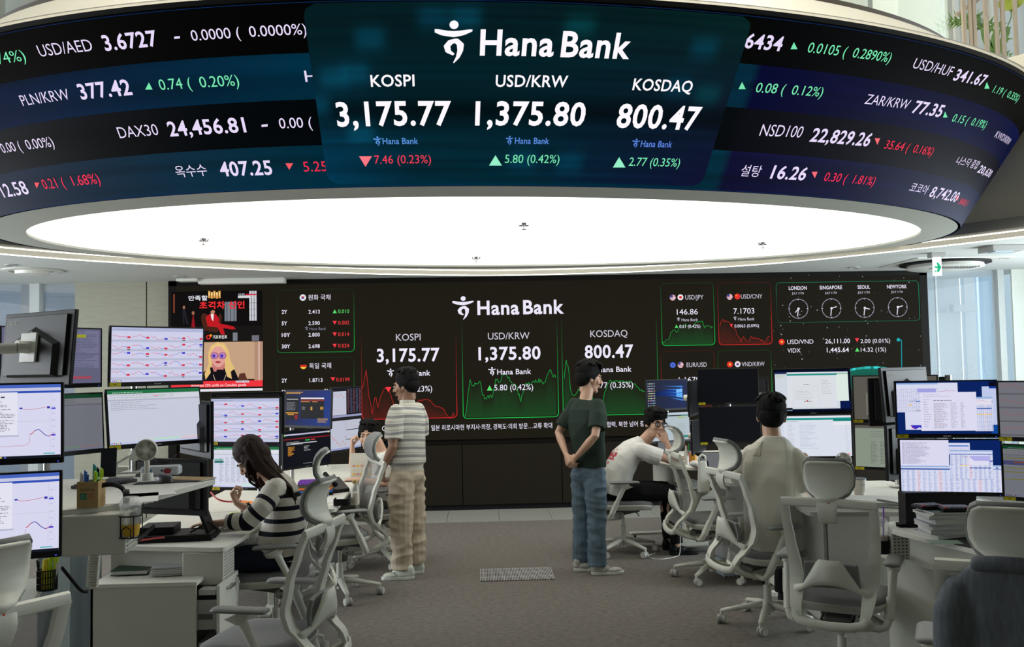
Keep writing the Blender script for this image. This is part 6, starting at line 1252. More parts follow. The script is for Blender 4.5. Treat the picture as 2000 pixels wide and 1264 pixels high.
# desk of the man in glasses
def bottle(label, px, py, h, r_, col, cap, grp='bottles and tubes on the far right desk'):
    q = atz(px, py, ZR); r = root('plastic_bottle', label, 'bottle', q, 0, grp); G().lathe([(r_, 0), (r_, h*.72), (r_*.5, h*.82), (r_*.45, h*.85)], n=16).build('body', col, r, smooth='auto'); G().cyl((0, 0, h*.84), (0, 0, h), r_*.5, n=12).build('cap', cap, r)
bottle('white tube bottle with cap beside the pink cup', 1341, 907, .17, .022, LAMI, WHITE); bottle('white capped jar right of the pink cup', 1354, 905, .125, .035, mat('amber_plastic', (.55, .25, .02), .3), LAMI)
bottle('pink plastic cup of pens', 1347, 904, .10, .030, COLS['pink'], COLS['pink'])
for dx, hh, col, l in ((-.02, .17, 'orange', 'orange pen'), (-.005, .18, 'green', 'green pen'), (.01, .30, 'purple', 'long purple stick'), (.02, .17, 'lime', 'lime pen')): q = atz(1350, 904, ZR); pen(q+Vector((dx, .05, .0)), q+Vector((dx*2, .05, hh)), col, l+' on the far right desk behind the pink cup', .006)
r = root('wet_wipe_pack', 'white handled refill pack standing on the far right desk edge', 'refill pack', atz(1362, 930, ZR)+Vector((.02, -.12, -.06)), .2); G().add([(-.05, -.03, -.06), (.05, -.03, -.06), (.05, .03, -.06), (-.05, .03, -.06), (-.04, -.012, .20), (.03, -.012, .20), (.03, .012, .20), (-.04, .012, .20)], [(0, 3, 2, 1), (4, 5, 6, 7), (0, 1, 5, 4), (1, 2, 6, 5), (2, 3, 7, 6), (3, 0, 4, 7)]).build('pack', LAMI, r, bevel=.012); G().tube([(-.035, 0, .19), (-.03, 0, .235), (-.005, 0, .25), (.02, 0, .235), (.025, 0, .19)], [(.010, .008)]*5, 8).build('grip', LAMI, r, smooth=True)
r = root('red_pouch', 'crumpled red and white pouch on the far right desk', 'pouch', atz(1372, 915, ZR)+Vector((0, .05, .03)), .2); G().ell((0, 0, 0), (.09, .06, .035)).build('pouch', COLS['red'], r, smooth=True); G().ell((-.07, -.02, .01), (.05, .05, .03)).build('tissue', PAPER, r, smooth=True)
r = root('microphone', 'black gooseneck microphone on the far right desk', 'microphone', atz(1385, 925, ZR)); G().tube([(0, 0, 0), (-.01, 0, .10), (-.06, 0, .15)], .007, 8).cyl((0, 0, 0), (0, 0, .015), .05).build('stem', BLACKM, r); G().ell((-.085, 0, .165), (.035, .018, .018), R=Matrix.Rotation(.4, 3, 'Y')).build('head', BLACKM, r, smooth=True)
r = root('desk_telephone', 'black desk telephone below the unlit monitors', 'telephone', atz(1420, 921, ZR)+Vector((0, .05, 0)), .2); G().add([(-.11, -.09, 0), (.11, -.09, 0), (.11, .09, 0), (-.11, .09, 0), (-.11, -.09, .03), (.11, -.09, .03), (.11, .09, .08), (-.11, .09, .08)], [(0, 3, 2, 1), (4, 5, 6, 7), (0, 1, 5, 4), (1, 2, 6, 5), (2, 3, 7, 6), (3, 0, 4, 7)]).build('base', BLACK, r, bevel=.006); G().tube([(-.10, 0, .08), (-.05, 0, .10), (.05, 0, .10), (.10, 0, .08)], [.024, .015, .015, .024], 10).build('handset', BLACKM, r, smooth=True)
def laptop(label, px, y0, y1, Y, w, rz, grp='laptops'):
    a = at(px, y1, Y); h = (y1-y0)/F*Y; r = root('laptop', label, 'laptop', (a.x, a.y, a.z), rz, grp); G().box((0, 0, h/2), (w, .012, h), R=Matrix.Rotation(-.15, 3, 'X')).build('lid', BLACK, r, bevel=.003); G().box((0, -.115, .006), (w, .20, .014)).build('keyboard_deck', BLACK, r, bevel=.002)
    c = Canvas(.0004); c.rect(0, 0, 1, 1, (104, 106, 108), 0); cells(c, .05, .1, .95, .9, 8, (90, 92, 96), 5, .01, 1); c.build('screen', lambda u_, v_, L: Vector(((u_-.5)*(w-.03), -.0075-.0004*L-(h/2-.5*h)+(v_-.5)*h*.93*.149, h/2+(v_-.5)*h*.92)), M_SCREEN, r)
laptop('open laptop with dim screen under the unlit monitors', 1399, 883, 922, 7.75, .29, 0); laptop('open laptop with dim screen behind the chin of the man in glasses', 1304, 862, 893, 9.0, .24, .3)
papers('paper_stack', 'loose papers and receipts stacked on the keyed pedestal', (1.98, 8.68, .624), .2, .24, .3, 8, .04, seed=25, spread=.03)
r = root('file_basket', 'light blue plastic basket of files on the floor under the right desk', 'basket', (2.16, 7.72, 0), .15); g = G()
for k in range(9): g.box((-.15, -.15+.0375*k, .13), (.008, .012, .26)); g.box((-.15+.0375*k, -.15, .13), (.012, .008, .26))
for z in (.02, .13, .25): g.box((0, -.15, z), (.31, .01, .02)).box((-.15, 0, z), (.01, .31, .02)).box((0, .15, z), (.31, .01, .02)).box((.15, 0, z), (.01, .31, .02))
g.build('basket', mat('pale_blue_plastic', (.5, .6, .68)), r)
for k, (nm, col, hh) in enumerate((('white', PAPER, .30), ('yellow', YELLOW, .33), ('navy', COLS['blue'], .31), ('grey', GREYP, .29), ('orange', COLS['orange'], .30))):
    o = G().box((0, 0, hh/2), (.03, .22, hh)).build('folder', col, bevel=.002); o.location = (2.08+.045*k, 7.72, .03); o.rotation_euler = (0, .08*(k-2), .15); tag(o, nm+' folder standing in the light blue floor basket', 'folder', 'folders in the floor basket')
r = root('foot_rest', 'white bar footrest on the floor under the desk of the man in glasses', 'footrest', (1.72, 8.92, 0), .1); G().box((0, 0, .13), (.50, .10, .02)).build('bar', LAMI, r, bevel=.004); [G().cyl((s*.2, 0, .005), (s*.2, 0, .125), .012, n=10).build('leg', BLACKM, r) for s in (-1, 1)]
r = root('power_strip', 'white power strip on the floor behind the second right chair', 'power strip', (2.42, 6.95, 0), .3); G().box((0, 0, .02), (.42, .06, .04)).build('body', LAMI, r, bevel=.006); g = G(); [g.cyl((-.15+.1*k, 0, .04), (-.15+.1*k, 0, .042), .018, n=14) for k in range(4)]; g.build('sockets', DGREY, r)
def bag(px, py, Y): pass
r = root('black_bag', 'black bag slumped on the floor between the right chair and the draped shirt', 'bag', (2.78, 5.0, 0), .2)
def bf(u_, v_):
    a = 2*PI*u_; s_ = math.sin(PI*(.04+.92*v_))**.5*(1-.35*v_); return (.15*s_*math.cos(a)*(1+.1*math.sin(3*a)), .13*s_*math.sin(a), .44*v_+.02*math.sin(a*2))
G().grid(bf, 28, 14).build('body', mat('bag_nylon', (.010, .010, .011), .6), r, smooth=True); G().tube([(-.06, 0, .42), (-.05, 0, .52), (.05, 0, .52), (.06, 0, .42)], .010, 8).build('strap', BLACKM, r, smooth=True)
# floor grille
r = root('floor_grille', 'metal floor grille in the carpet between the two standing men', 'floor grille', (.30, 7.84, 0)); g = G(); w_, d_ = .62, .44
for i in range(47): g.box((-w_/2+w_*i/46, 0, .006), (.0065, d_, .008))
for y in (-.08, .08): g.box((0, y, .003), (w_, .01, .005))
g.build('bars', mat('pale_metal', (.62, .60, .58), .35, .3), r); G().box((0, 0, .0015), (w_, d_, .002)).build('duct', BLACKM, r)
# ================================================================== PEOPLE
def skinmat(n, c): 
    m = mat(n, c, .5, noise_=.08, nscale=14); b = m.node_tree.nodes['Principled BSDF']; b.inputs['Subsurface Weight'].default_value = .08; b.inputs['Subsurface Radius'].default_value = (.02, .008, .004); return m
SK = skinmat('skin_light', (.56, .34, .235)); SKD = skinmat('skin_tan', (.34, .185, .115))
HAIRB = mat('hair_black', (.0035, .003, .003), .6, spec=.12, noise_=.4, nscale=120, stretch=(3, 3, .6), bump=.5, bscale=220)
HAIRR = mat('hair_brown', (.034, .013, .007), .55, spec=.15, noise_=.6, nscale=50, stretch=(5, 5, .25), bump=.5, bscale=160, col2='160a07')
LIP = mat('lip', (.42, .17, .14), .5); EYEW = mat('eye_white', (.62, .60, .57), .3); EYED = mat('iris_dark', (.02, .012, .01), .2)
def rt2(g, pts, rads, sq=None, n=14, ends=(1, 1)):
    """tube with rounded ends"""
    g.tube(pts, rads, n, sq=sq); f = lambda r: r if isinstance(r, (tuple, list)) else (r, r)
    for i, e in ((0, ends[0]), (-1, ends[1])):
        if e: r = f(rads[i]); g.ell(pts[i], (r[0], r[1], min(r)), 12, 8)
def blob(g, name, m, parent, vox=.0045, it=3, disp=None, stripe=None, fac=.5, attr='st'):
    o = g.build(name, m); d = o.modifiers.new('r', 'REMESH'); d.mode = 'VOXEL'; d.voxel_size = vox
    if it: s = o.modifiers.new('s', 'SMOOTH'); s.factor = fac; s.iterations = it
    bpy.context.view_layer.update(); dg = bpy.context.evaluated_depsgraph_get()
    me = bpy.data.meshes.new_from_object(o.evaluated_get(dg)); o.modifiers.clear(); old = o.data; o.data = me; bpy.data.meshes.remove(old)
    if not me.materials: me.materials.append(m)
    if disp:
        N_ = [v.normal.copy() for v in me.vertices]
        for v, nn in zip(me.vertices, N_): v.co += nn*disp(v.co)
    if stripe:
        a = me.attributes.new(attr, 'FLOAT', 'POINT'); a.data.foreach_set('value', [stripe(v.co) for v in me.vertices])
    for p in me.polygons: p.use_smooth = True
    me.update(); o.parent = parent; return o
def stripemat(name, base, stripes, period, rough=.85):
    """stripes: list of (start, end, colour) in fractions of the period"""
    m = bpy.data.materials.new(name); m.use_nodes = True; N = m.node_tree.nodes; L = m.node_tree.links; b = N['Principled BSDF']; b.inputs['Roughness'].default_value = rough; b.inputs['Specular IOR Level'].default_value = .2
    a = N.new('ShaderNodeAttribute'); a.attribute_name = 'st'; d = N.new('ShaderNodeMath'); d.operation = 'DIVIDE'; d.inputs[1].default_value = period; L.new(a.outputs['Fac'], d.inputs[0])
    f = N.new('ShaderNodeMath'); f.operation = 'FRACT'; L.new(d.outputs[0], f.inputs[0]); r = N.new('ShaderNodeValToRGB'); r.color_ramp.interpolation = 'CONSTANT'; L.new(f.outputs[0], r.inputs[0])
    E = r.color_ramp.elements; E[0].position = 0; E[0].color = (*base, 1); E[1].position = 1; E[1].color = (*base, 1)
    for (s, e, col) in stripes: q = E.new(s); q.color = (*col, 1); q = E.new(e); q.color = (*base, 1)
    L.new(r.outputs[0], b.inputs['Base Color']); return m
def cloth(amp, fx, fy, fz, seed=0, ridge=True):
    def d(p):
        v = noise.noise((p.x*fx+seed, p.y*fy, p.z*fz)); w = noise.noise((p.x*fx*2.3, p.y*fy*2.3+seed, p.z*fz*2.0))
        return amp*((1-abs(v)*2.4) if ridge else v)*.8+amp*.5*w-amp*.4
    return d
def HM(c, yaw, pitch=0, roll=0, s=1.0):
    """head frame: yaw turns left (+), pitch nods down (+)"""
    return Matrix.Translation(c) @ Matrix.Rotation(yaw, 4, 'Z') @ Matrix.Rotation(-pitch, 4, 'X') @ Matrix.Rotation(roll, 4, 'Y') @ Matrix.Scale(s, 4)
def addM(g, src, M): g.add(src.v, src.f, M=M)
def head(g, M):
    h = G(); h.ell((0, -.012, .045), (.075, .093, .086)); h.ell((0, .028, -.012), (.061, .060, .082)); h.ell((0, .020, -.062), (.051, .056, .046)); h.ell((0, .062, -.098), (.023, .019, .017))
    h.tube([(0, .084, .016), (0, .096, -.008), (0, .108, -.027)], [.008, .009, .012], 8); h.ell((0, .106, -.029), (.012, .011, .010)); [h.ell((s*.012, .096, -.032), (.009, .010, .007)) for s in (-1, 1)]
    h.ell((0, .076, .024), (.050, .016, .011)); [h.ell((s*.037, .056, -.024), (.024, .026, .026)) for s in (-1, 1)]
    h.ell((0, .084, -.058), (.021, .012, .008)); h.ell((0, .081, -.069), (.018, .011, .007)); [h.ell((s*.078, -.008, -.004), (.010, .019, .031), R=Matrix.Rotation(s*.35, 3, 'Z')) for s in (-1, 1)]
    h.tube([(0, -.022, .0), (0, -.018, -.11)], [(.052, .056), (.050, .054)], 14)
    addM(g, h, M)
def facebits(M, parent, glasses=False, mouth=True, fine=True):
    for s, n in ((-1, 'left'), (1, 'right')):
        g = G(); g.ell((s*.031, .0800, .004), (.0150, .0075, .0062), M=M); g.ell((s*.031+.002, .0862, .004), (.0058, .0022, .0056), mi=1, M=M); g.build('eye', [EYEW, EYED], parent, smooth=True)
        g = G(); g.tube([(s*.017, .0905, .0105), (s*.031, .0895, .0120), (s*.047, .0800, .0085)], [.0018, .0022, .0014], 6, M=M); g.tube([(s*.013, .093, .026), (s*.030, .092, .0315), (s*.050, .079, .026)], [(.004, .0035), (.0045, .004), (.002, .002)], 6, M=M); g.build('eyebrow', HAIRB, parent, smooth=True)
    if mouth:
        g = G(); g.tube([(-.021, .084, -.064), (-.008, .0935, -.0615), (0, .095, -.0625), (.008, .0935, -.0615), (.021, .084, -.064)], [.0022, .0042, .0040, .0042, .0022], 8, M=M); g.build('lips', LIP, parent, smooth=True)
    if glasses:
        g = G()
        for s in (-1, 1):
            pts = [(s*.034+.0245*math.copysign(abs(math.cos(t))**.7, math.cos(t)), .098-.10*abs(abs(s*.034+.0245*math.cos(t))-.03)**1.4, .004+.018*math.copysign(abs(math.sin(t))**.7, math.sin(t))) for t in [k*2*PI/20 for k in range(21)]]
            g.tube(pts, .0034, 6, M=M); g.tube([(s*.058, .093, .012), (s*.076, .070, .012), (s*.083, -.005, .010)], .0032, 6, M=M)
        g.tube([(-.010, .1005, .010), (0, .103, .012), (.010, .1005, .010)], .002, 6, M=M); fr = g.build('glasses', BLACKM, parent, smooth=True)
        g = G()
        for s in (-1, 1): g.grid(lambda u_, v_: (s*.034+(u_-.5)*.047, .0975-.10*abs(abs(s*.034+(u_-.5)*.045)-.03)**1.4, .004+(v_-.5)*.034), 4, 2, M=M)
        g.build('lens', mat('spectacle_lens', (.8, .85, .9), .02, alpha=.12, spec=.6), fr, smooth=True)
def hair_short(M, parent, fringe=True, seed=0, low=0, m=None, vol=0):
    random.seed(seed); g = G(); v = vol
    g.ell((0, -.020, .062), (.083+v, .094+v, .086+v)); g.ell((0, -.055, .005), (.074+v, .056+v, .066+low))
    [g.ell((s*.070, -.018, .022), (.016+v, .048, .046)) for s in (-1, 1)]; [g.ell((s*.074, .018, .020), (.008+v, .010, .030)) for s in (-1, 1)]
    for k in range(46):
        a = random.uniform(0, 2*PI); r0 = random.uniform(.02, .07); x, y = r0*math.cos(a), -.02+r0*math.sin(a)*1.15
        d = Vector((math.cos(a)*.6, math.sin(a)*.6+.25, -.35)).normalized()*.040; b = Vector((x, y, .062+(.084+v)*math.sqrt(max(0.05, 1-(x/.083)**2-((y+.02)/.094)**2))))
        g.tube([b, b+d*.6+Vector((0, 0, .006)), b+d], [.011, .009, .004], 6)
    if fringe:
        for k in range(13):
            x = -.060+.010*k; g.tube([(x*.8, .035, .135), (x, .072, .112), (x*1.05+random.uniform(-.008, .004), .086-abs(x)*.25, .070+random.uniform(-.018, .012))], [.013, .013, .006], 6)
    q = G(); addM(q, g, M); return blob(q, 'hair', m or HAIRB, parent, .0045, 2)
def hand(g, M, side, curl=(.5, .6, .5), spread=.0, thumb=.0, s=1.0):
    """wrist at origin, fingers +Y, back of the hand +Z; side -1: thumb towards -X"""
    h = G(); rt2(h, [(0, -.01, 0), (0, .04, 0), (0, .085, -.002)], [(.024, .018), (.037, .016), (.039, .013)], sq=(0, 0, 1), ends=(0, 1))
    for i, (x, L_) in enumerate(((.030, 1.0), (.0105, 1.1), (-.0095, 1.02), (-.029, .80))):
        p = Vector((x*side, .088-(.006 if i in (0, 3) else 0), -.001)); a = -.05; P = [p-Vector((0, .02, 0)), p]; fan_ = spread*(1.5-i)*side
        for j, l in enumerate((.044, .027, .022)): a += curl[j]*(1+.06*i); p = p+Vector((math.sin(fan_)*math.cos(a), math.cos(fan_)*math.cos(a), -math.sin(a)))*l*L_; P.append(p)
        rt2(h, P, [.0095, .0093, .0086, .0080, .0066], n=10)
    t = thumb; rt2(h, [(.020*side, .018, -.006), (.042*side, .045, -.016-t), ((.048-t)*side, .075, -.026-t*1.6), ((.042-t*1.5)*side, .098, -.034-t*2)], [.015, .0125, .0108, .0085], n=10)
    g.add(h.v, h.f, M=M @ Matrix.Scale(s, 4))
def HF(w, f, b):
    f = Vector(f).normalized(); b = Vector(b); b = (b-f*b.dot(f)).normalized(); x = f.cross(b); M = Matrix((x, f, b)).transposed().to_4x4(); M.translation = Vector(w); return M
def arm(g, sh, el, wr, k=1.0):
    sh, el, wr = Vector(sh), Vector(el), Vector(wr); sh = sh.lerp(el, .10); rt2(g, [sh, sh.lerp(el, .5), el, el.lerp(wr, .3), el.lerp(wr, .75), wr], [.038*k, .044*k, .038*k, .040*k, .030*k, .025*k])
def leg(g, hp, kn, an, k=1.0):
    hp, kn, an = Vector(hp), Vector(kn), Vector(an); rt2(g, [hp, hp.lerp(kn, .5), kn, kn.lerp(an, .3), an], [.080*k, .068*k, .055*k, .056*k, .040*k])
def shoe(parent, heel, ang, upper, sole, L_=.28, dark=None, tilt=0):
    M = Matrix.Translation(heel) @ Matrix.Rotation(ang, 4, 'Z'); g = G()
    g.ell((0, .03, .05), (.036, .042, .045)); g.ell((0, .09, .045), (.040, .075, .040)); g.ell((0, .19, .035), (.046, .075, .026)); rt2(g, [(0, .03, .05), (0, .035, .085)], [.036, .038]); q = G(); addM(q, g, M)
    o = blob(q, 'shoe', upper, parent, .0045, 3)
    P = [(.0, -.012), (.028, -.004), (.038, .04), (.034, .11), (.046, .19), (.040, .25), (.015, .278)]; poly = P+[(-x, y) for x, y in P[::-1][:]]; poly = [(x, y) for x, y in poly if True]
    g = G().prism([(x, y) for x, y in P[1:]]+[(-x, y) for x, y in P[::-1][:-1]], 0, .028, M=M); g.build('sole', sole, o, bevel=.006)
    g = G(); [g.tube([(-.022, .10+.022*k, .080-.008*k), (0, .105+.022*k, .088-.009*k), (.022, .10+.022*k, .080-.008*k)], .003, 5, M=M) for k in range(4)]; g.build('laces', dark or LAMI, o, smooth=True); return o
def torso(g, K):
    """K: (y, z, rx, ry) from the hem up; flat ends"""
    g.tube([(k[4] if len(k) > 4 else 0, k[0], k[1]) for k in K], [(k[2], k[3]) for k in K], 28)
def person(label, loc, rz): return root('person', label, 'person', loc, rz, None)
WHT = mat('white_cotton', (.66, .65, .61), .9, spec=.1, bump=.2, bscale=900); CRM = mat('cream_cotton', (.70, .67, .58), .9, spec=.1, bump=.2, bscale=900); SHOEW = mat('shoe_white', (.62, .63, .57), .6, noise_=.1, nscale=40); SOLE = mat('sole_white', (.60, .62, .55), .5)
# ---------- man in striped knit polo and beige trousers
r = person('standing person in grey-striped cream knit polo and wide beige trousers, at centre left', (-.64, 7.93, 0), math.radians(62))
M = HM((0, .0, 1.645), .15, .10, 0, 1.10)
g = G(); head(g, M); rt2(g, [(0, -.03, 1.36), (0, -.02, 1.50), (0, -.01, 1.58)], [(.15, .08), (.060, .058), (.055, .055)]); torso(g, [(0, .95, .15, .10), (0, 1.2, .15, .10), (0, 1.40, .17, .09)])
arm(g, (-.185, 0, 1.44), (-.245, -.02, 1.14), (-.215, .10, .95)); arm(g, (.185, 0, 1.44), (.245, .0, 1.14), (.20, .14, .98)); hand(g, HF((-.215, .10, .95), (.15, .35, -1), (-1, .3, 0)), 1, (.5, .7, .6)); hand(g, HF((.20, .14, .98), (-.15, .3, -1), (1, .3, 0)), -1, (.5, .7, .6))
for s in (-1, 1): leg(g, (s*.09, 0, .92), (s*.10, 0, .50), (s*.11, -.01, .10))
bd = blob(g, 'body', SKD, r, .0048, 2); facebits(M, r); hair_short(M, r, False, 1, .004, vol=.006)
POLO = stripemat('polo_stripes', (.60, .58, .50), [(.10, .45, (.27, .27, .27)), (.62, .72, (.40, .40, .38))], .068)
g = G(); torso(g, [(.0, .905, .168, .125), (0, .96, .176, .130), (.0, .975, .205, .150), (0, 1.05, .205, .148), (-.005, 1.2, .205, .140), (-.01, 1.34, .210, .132), (-.015, 1.42, .195, .115), (-.015, 1.465, .13, .085), (-.012, 1.49, .085, .07)])
for s, el in ((-1, (-.235, -.018, 1.20)), (1, (.235, 0, 1.20))): rt2(g, [(s*.165, -.01, 1.42), (s*.205, -.01, 1.34), el], [.075, .080, .078], ends=(1, 0))
sh = blob(g, 'polo_shirt', POLO, r, .006, 4, cloth(.006, 5, 5, 8, 2), lambda p: 0 if p.z < .972 else (p.z+.012*math.sin(p.x*9)))
g = G(); rt2(g, [(0, -.014, 1.475), (0, -.012, 1.525)], [(.078, .070), (.066, .066)], ends=(0, 0)); blob(g, 'collar', mat('knit_cream', (.60, .58, .50), .9), sh, .005, 2)
BEIGE = mat('beige_cotton', (.50, .42, .32), .9, spec=.1, noise_=.08, nscale=8, bump=.2, bscale=500)
g = G(); torso(g, [(0, .86, .175, .14), (0, .93, .172, .125)]); g.ell((0, 0, .86), (.182, .142, .12))
for s in (-1, 1): rt2(g, [(s*.088, -.005, .86), (s*.10, 0, .66), (s*.108, .0, .48), (s*.108, -.005, .28), (s*.11, -.005, .085)], [.112, .112, .103, .096, .094], ends=(1, 0))
blob(g, 'trousers', BEIGE, r, .006, 3, cloth(.014, 5, 5, 11, 3))
for s, dx in ((-1, -.11), (1, .115)): shoe(r, (dx+.01, -.10+.02*s, 0), .48, mat('shoe_pale_mint', (.55, .58, .50), .6), SOLE)
# ---------- man in dark green t-shirt and blue jeans, hands behind his back
r = person('standing person in dark green t-shirt and blue jeans, hands clasped behind the back', (.95, 7.88, 0), math.radians(-56))
M = HM((0, .035, 1.685), -.38, .12, 0, 1.10)
g = G(); head(g, M); rt2(g, [(0, -.03, 1.36), (0, -.015, 1.50), (0, .015, 1.60)], [(.15, .08), (.056, .056), (.052, .054)]); torso(g, [(0, .95, .15, .10), (0, 1.2, .15, .10), (0, 1.40, .16, .09)])
arm(g, (.18, -.01, 1.45), (.245, -.13, 1.20), (.055, -.185, 1.01), .93); arm(g, (-.18, -.01, 1.45), (-.245, -.13, 1.20), (-.06, -.195, 1.02), .93)
hand(g, HF((.050, -.185, 1.01), (-.85, -.05, -.45), (0, -1, .1)), 1, (.7, .8, .5), thumb=.01); hand(g, HF((-.055, -.20, 1.02), (.62, -.25, -.75), (.1, -1, 0)), -1, (.9, .9, .6), thumb=.01)
for s in (-1, 1): leg(g, (s*.09, 0, .92), (s*.10, 0, .50), (s*.10, -.01, .10))
blob(g, 'body', SK, r, .0046, 2); facebits(M, r); hair_short(M, r, True, 5, .018, vol=.008)
GREEN = mat('dark_green_cotton', (.026, .040, .032), .9, spec=.15, noise_=.1, nscale=6)
g = G(); torso(g, [(.0, .915, .185, .125), (0, .97, .185, .128), (-.005, 1.12, .18, .125), (-.015, 1.3, .195, .125), (-.015, 1.41, .19, .112), (-.012, 1.47, .13, .085), (-.008, 1.50, .08, .066)])
for s in (-1, 1): rt2(g, [(s*.155, -.015, 1.44), (s*.195, -.045, 1.36), (s*.228, -.092, 1.255)], [.070, .077, .076], ends=(1, 0))
blob(g, 't_shirt', GREEN, r, .006, 4, cloth(.010, 6, 6, 4, 7))
JEAN = mat('blue_denim', (.15, .215, .275), .9, spec=.1, noise_=.35, nscale=7, bump=.3, bscale=600)
g = G(); torso(g, [(0, .84, .165, .13), (0, .945, .160, .115)]); g.ell((0, -.01, .86), (.170, .135, .11))
for s in (-1, 1): rt2(g, [(s*.082, -.005, .86), (s*.092, 0, .66), (s*.098, .0, .48), (s*.10, -.008, .28), (s*.102, -.01, .075)], [.102, .098, .085, .080, .084], ends=(1, 0))
blob(g, 'jeans', JEAN, r, .006, 3, cloth(.009, 6, 6, 12, 9))
for s, dx, dy in ((-1, -.115, -.09), (1, .10, -.07)): shoe(r, (dx, dy, 0), -.62+.1*s, mat('shoe_grey_white', (.50, .50, .45), .5, noise_=.35, nscale=45), SOLE, dark=PAD)
# ---------- woman in striped sweater, seated, head bowed
r = person('seated person with long brown hair in white sweater with navy stripes, head bowed', (-1.345, 5.95, .03), math.radians(97))
M = HM((-.01, .135, 1.205), .05, .75, 0, 1.05)
g = G(); head(g, M); rt2(g, [(0, -.05, .95), (0, .01, 1.06), (0, .085, 1.16)], [(.12, .07), (.05, .05), (.046, .046)]); torso(g, [(0, .56, .13, .10), (-.05, .75, .12, .09), (-.05, .98, .13, .08)])
arm(g, (-.155, -.01, 1.03), (-.21, .13, .83), (-.13, .37, .815), .82); arm(g, (.155, -.01, 1.02), (.20, .13, .80), (.15, .26, .90), .82)
hand(g, HF((-.13, .37, .815), (.25, 1, -.03), (0, 0, 1)), 1, (.25, .3, .3), s=.92); hand(g, HF((.15, .26, .90), (-.1, .35, 1), (.3, 1, -.3)), -1, (1.0, 1.2, .7), thumb=.012, s=.92)
for s in (-1, 1): leg(g, (s*.085, .02, .57), (s*.10, .42, .57), (s*.10, .40, .10), .88)
blob(g, 'body', SK, r, .0048, 2); facebits(M, r)
SWE = stripemat('sweater_stripes', (.60, .57, .50), [(.38, .74, (.006, .007, .014))], .080)
g = G(); KT = [(-.01, .575, .190, .150), (-.03, .64, .185, .150), (-.065, .78, .165, .130), (-.065, .92, .165, .118), (-.035, 1.02, .150, .095), (-.005, 1.065, .095, .070), (.015, 1.085, .062, .055)]; torso(g, KT)
AL = [Vector((-.13, -.025, 1.02)), Vector((-.215, .055, .92)), Vector((-.215, .14, .835)), Vector((-.165, .27, .825))]; AR = [Vector((.13, -.025, 1.02)), Vector((.20, .055, .93)), Vector((.205, .15, .81)), Vector((.175, .21, .86))]
for P in (AL, AR): rt2(g, P, [.072, .070, .064, .048], ends=(1, 0))
def sw(p):
    best = (1e9, 0)
    for P in (AL, AR):
        s0 = 0
        for a, b in zip(P, P[1:]):
            l = (b-a).length; t = max(0, min(1, (p-a).dot(b-a)/l/l)); d = (p-(a+(b-a)*t)).length
            if d-.062 < best[0] and s0+t*l > .06: best = (d-.062, .90-(s0+t*l-.06)*.95)
            s0 += l
    tz = abs(p.x)/.165
    if best[0] < .016 and abs(p.x) > .145: return best[1]
    return p.z+.0386-.04*abs(p.x) if p.z < .985 else .90
blob(g, 'sweater', SWE, r, .006, 3, cloth(.007, 6, 6, 6, 4), sw)
DJ = mat('dark_navy_denim', (.016, .022, .036), .85, spec=.15)
g = G(); g.ell((0, 0, .58), (.175, .15, .11))
for s in (-1, 1): rt2(g, [(s*.085, .02, .575), (s*.10, .42, .57), (s*.10, .41, .35), (s*.10, .39, .12)], [.092, .080, .070, .062], ends=(1, 0))
blob(g, 'jeans', DJ, r, .006, 2, cloth(.006, 8, 8, 8, 2))
for s in (-1, 1): shoe(r, (s*.10, .34, 0), 0, mat('brown_leather', (.10, .045, .02), .5), SOLE, dark=BLACKM)
g = G(); random.seed(21); ML_ = M; q = G(); q.ell((0, -.020, .055), (.090, .103, .094)); q.ell((0, -.06, .0), (.084, .060, .08)); [q.ell((s*.075, .01, -.01), (.020, .055, .075)) for s in (-1, 1)]; addM(g, q, M)
Mi = M
for k in range(90):
    a = random.uniform(-.2, PI+.2) if k < 70 else random.uniform(PI*.75, PI*1.05); a2 = a+PI; x, y = .082*math.cos(a2), -.02+.085*math.sin(a2)
    b = M @ Vector((x, y, .05+random.uniform(-.03, .04))); sd = 1 if x > 0 else -1
    if k < 66: pts = [b, b+Vector((sd*.02, -.05, -.10)), Vector((x*1.5+random.uniform(-.03, .03), -.10+random.uniform(-.02, .05), 1.02)), Vector((x*1.3+random.uniform(-.04, .04), -.155+random.uniform(-.02, .03), .90+random.uniform(-.05, .05)))]
    else: pts = [b, b+Vector((sd*.015, .02, -.08)), b+Vector((sd*.01, .0, -.19)), Vector((sd*(.10+random.uniform(-.02, .02)), .06+random.uniform(-.03, .03), .98))]
    g.tube(pts, [.014, .013, .010, .003], 6)
blob(g, 'hair', HAIRR, r, .0055, 1)
# ---------- seated man in white t-shirt, right fist raised
r = person('seated person in white t-shirt behind a left chair headrest, one fist raised', (-.93, 8.42, 0), math.radians(112))
M = HM((.05, .095, 1.175), 1.10, .02, 0, 1.06)
g = G(); head(g, M); rt2(g, [(0, -.04, .92), (0, -.01, 1.04), (.01, .02, 1.12)], [(.15, .08), (.058, .056), (.052, .052)]); torso(g, [(0, .58, .15, .11), (-.03, .78, .14, .10), (-.02, .96, .15, .09)])
arm(g, (.175, 0, .98), (.26, .19, .84), (.235, .20, 1.06), .92); arm(g, (-.175, 0, .98), (-.25, .02, .76), (-.08, .24, .80), .92)
hand(g, HF((.235, .20, 1.06), (-.05, .05, 1), (.2, 1, 0)), -1, (1.1, 1.3, .9), thumb=.014); hand(g, HF((-.08, .24, .80), (.6, .7, 0), (0, 0, 1)), 1, (.4, .5, .4))
for s in (-1, 1): leg(g, (s*.09, .02, .58), (s*.12, .44, .58), (s*.12, .42, .10))
blob(g, 'body', SK, r, .0044, 2); facebits(M, r); hair_short(M, r, False, 9, .0, vol=.007)
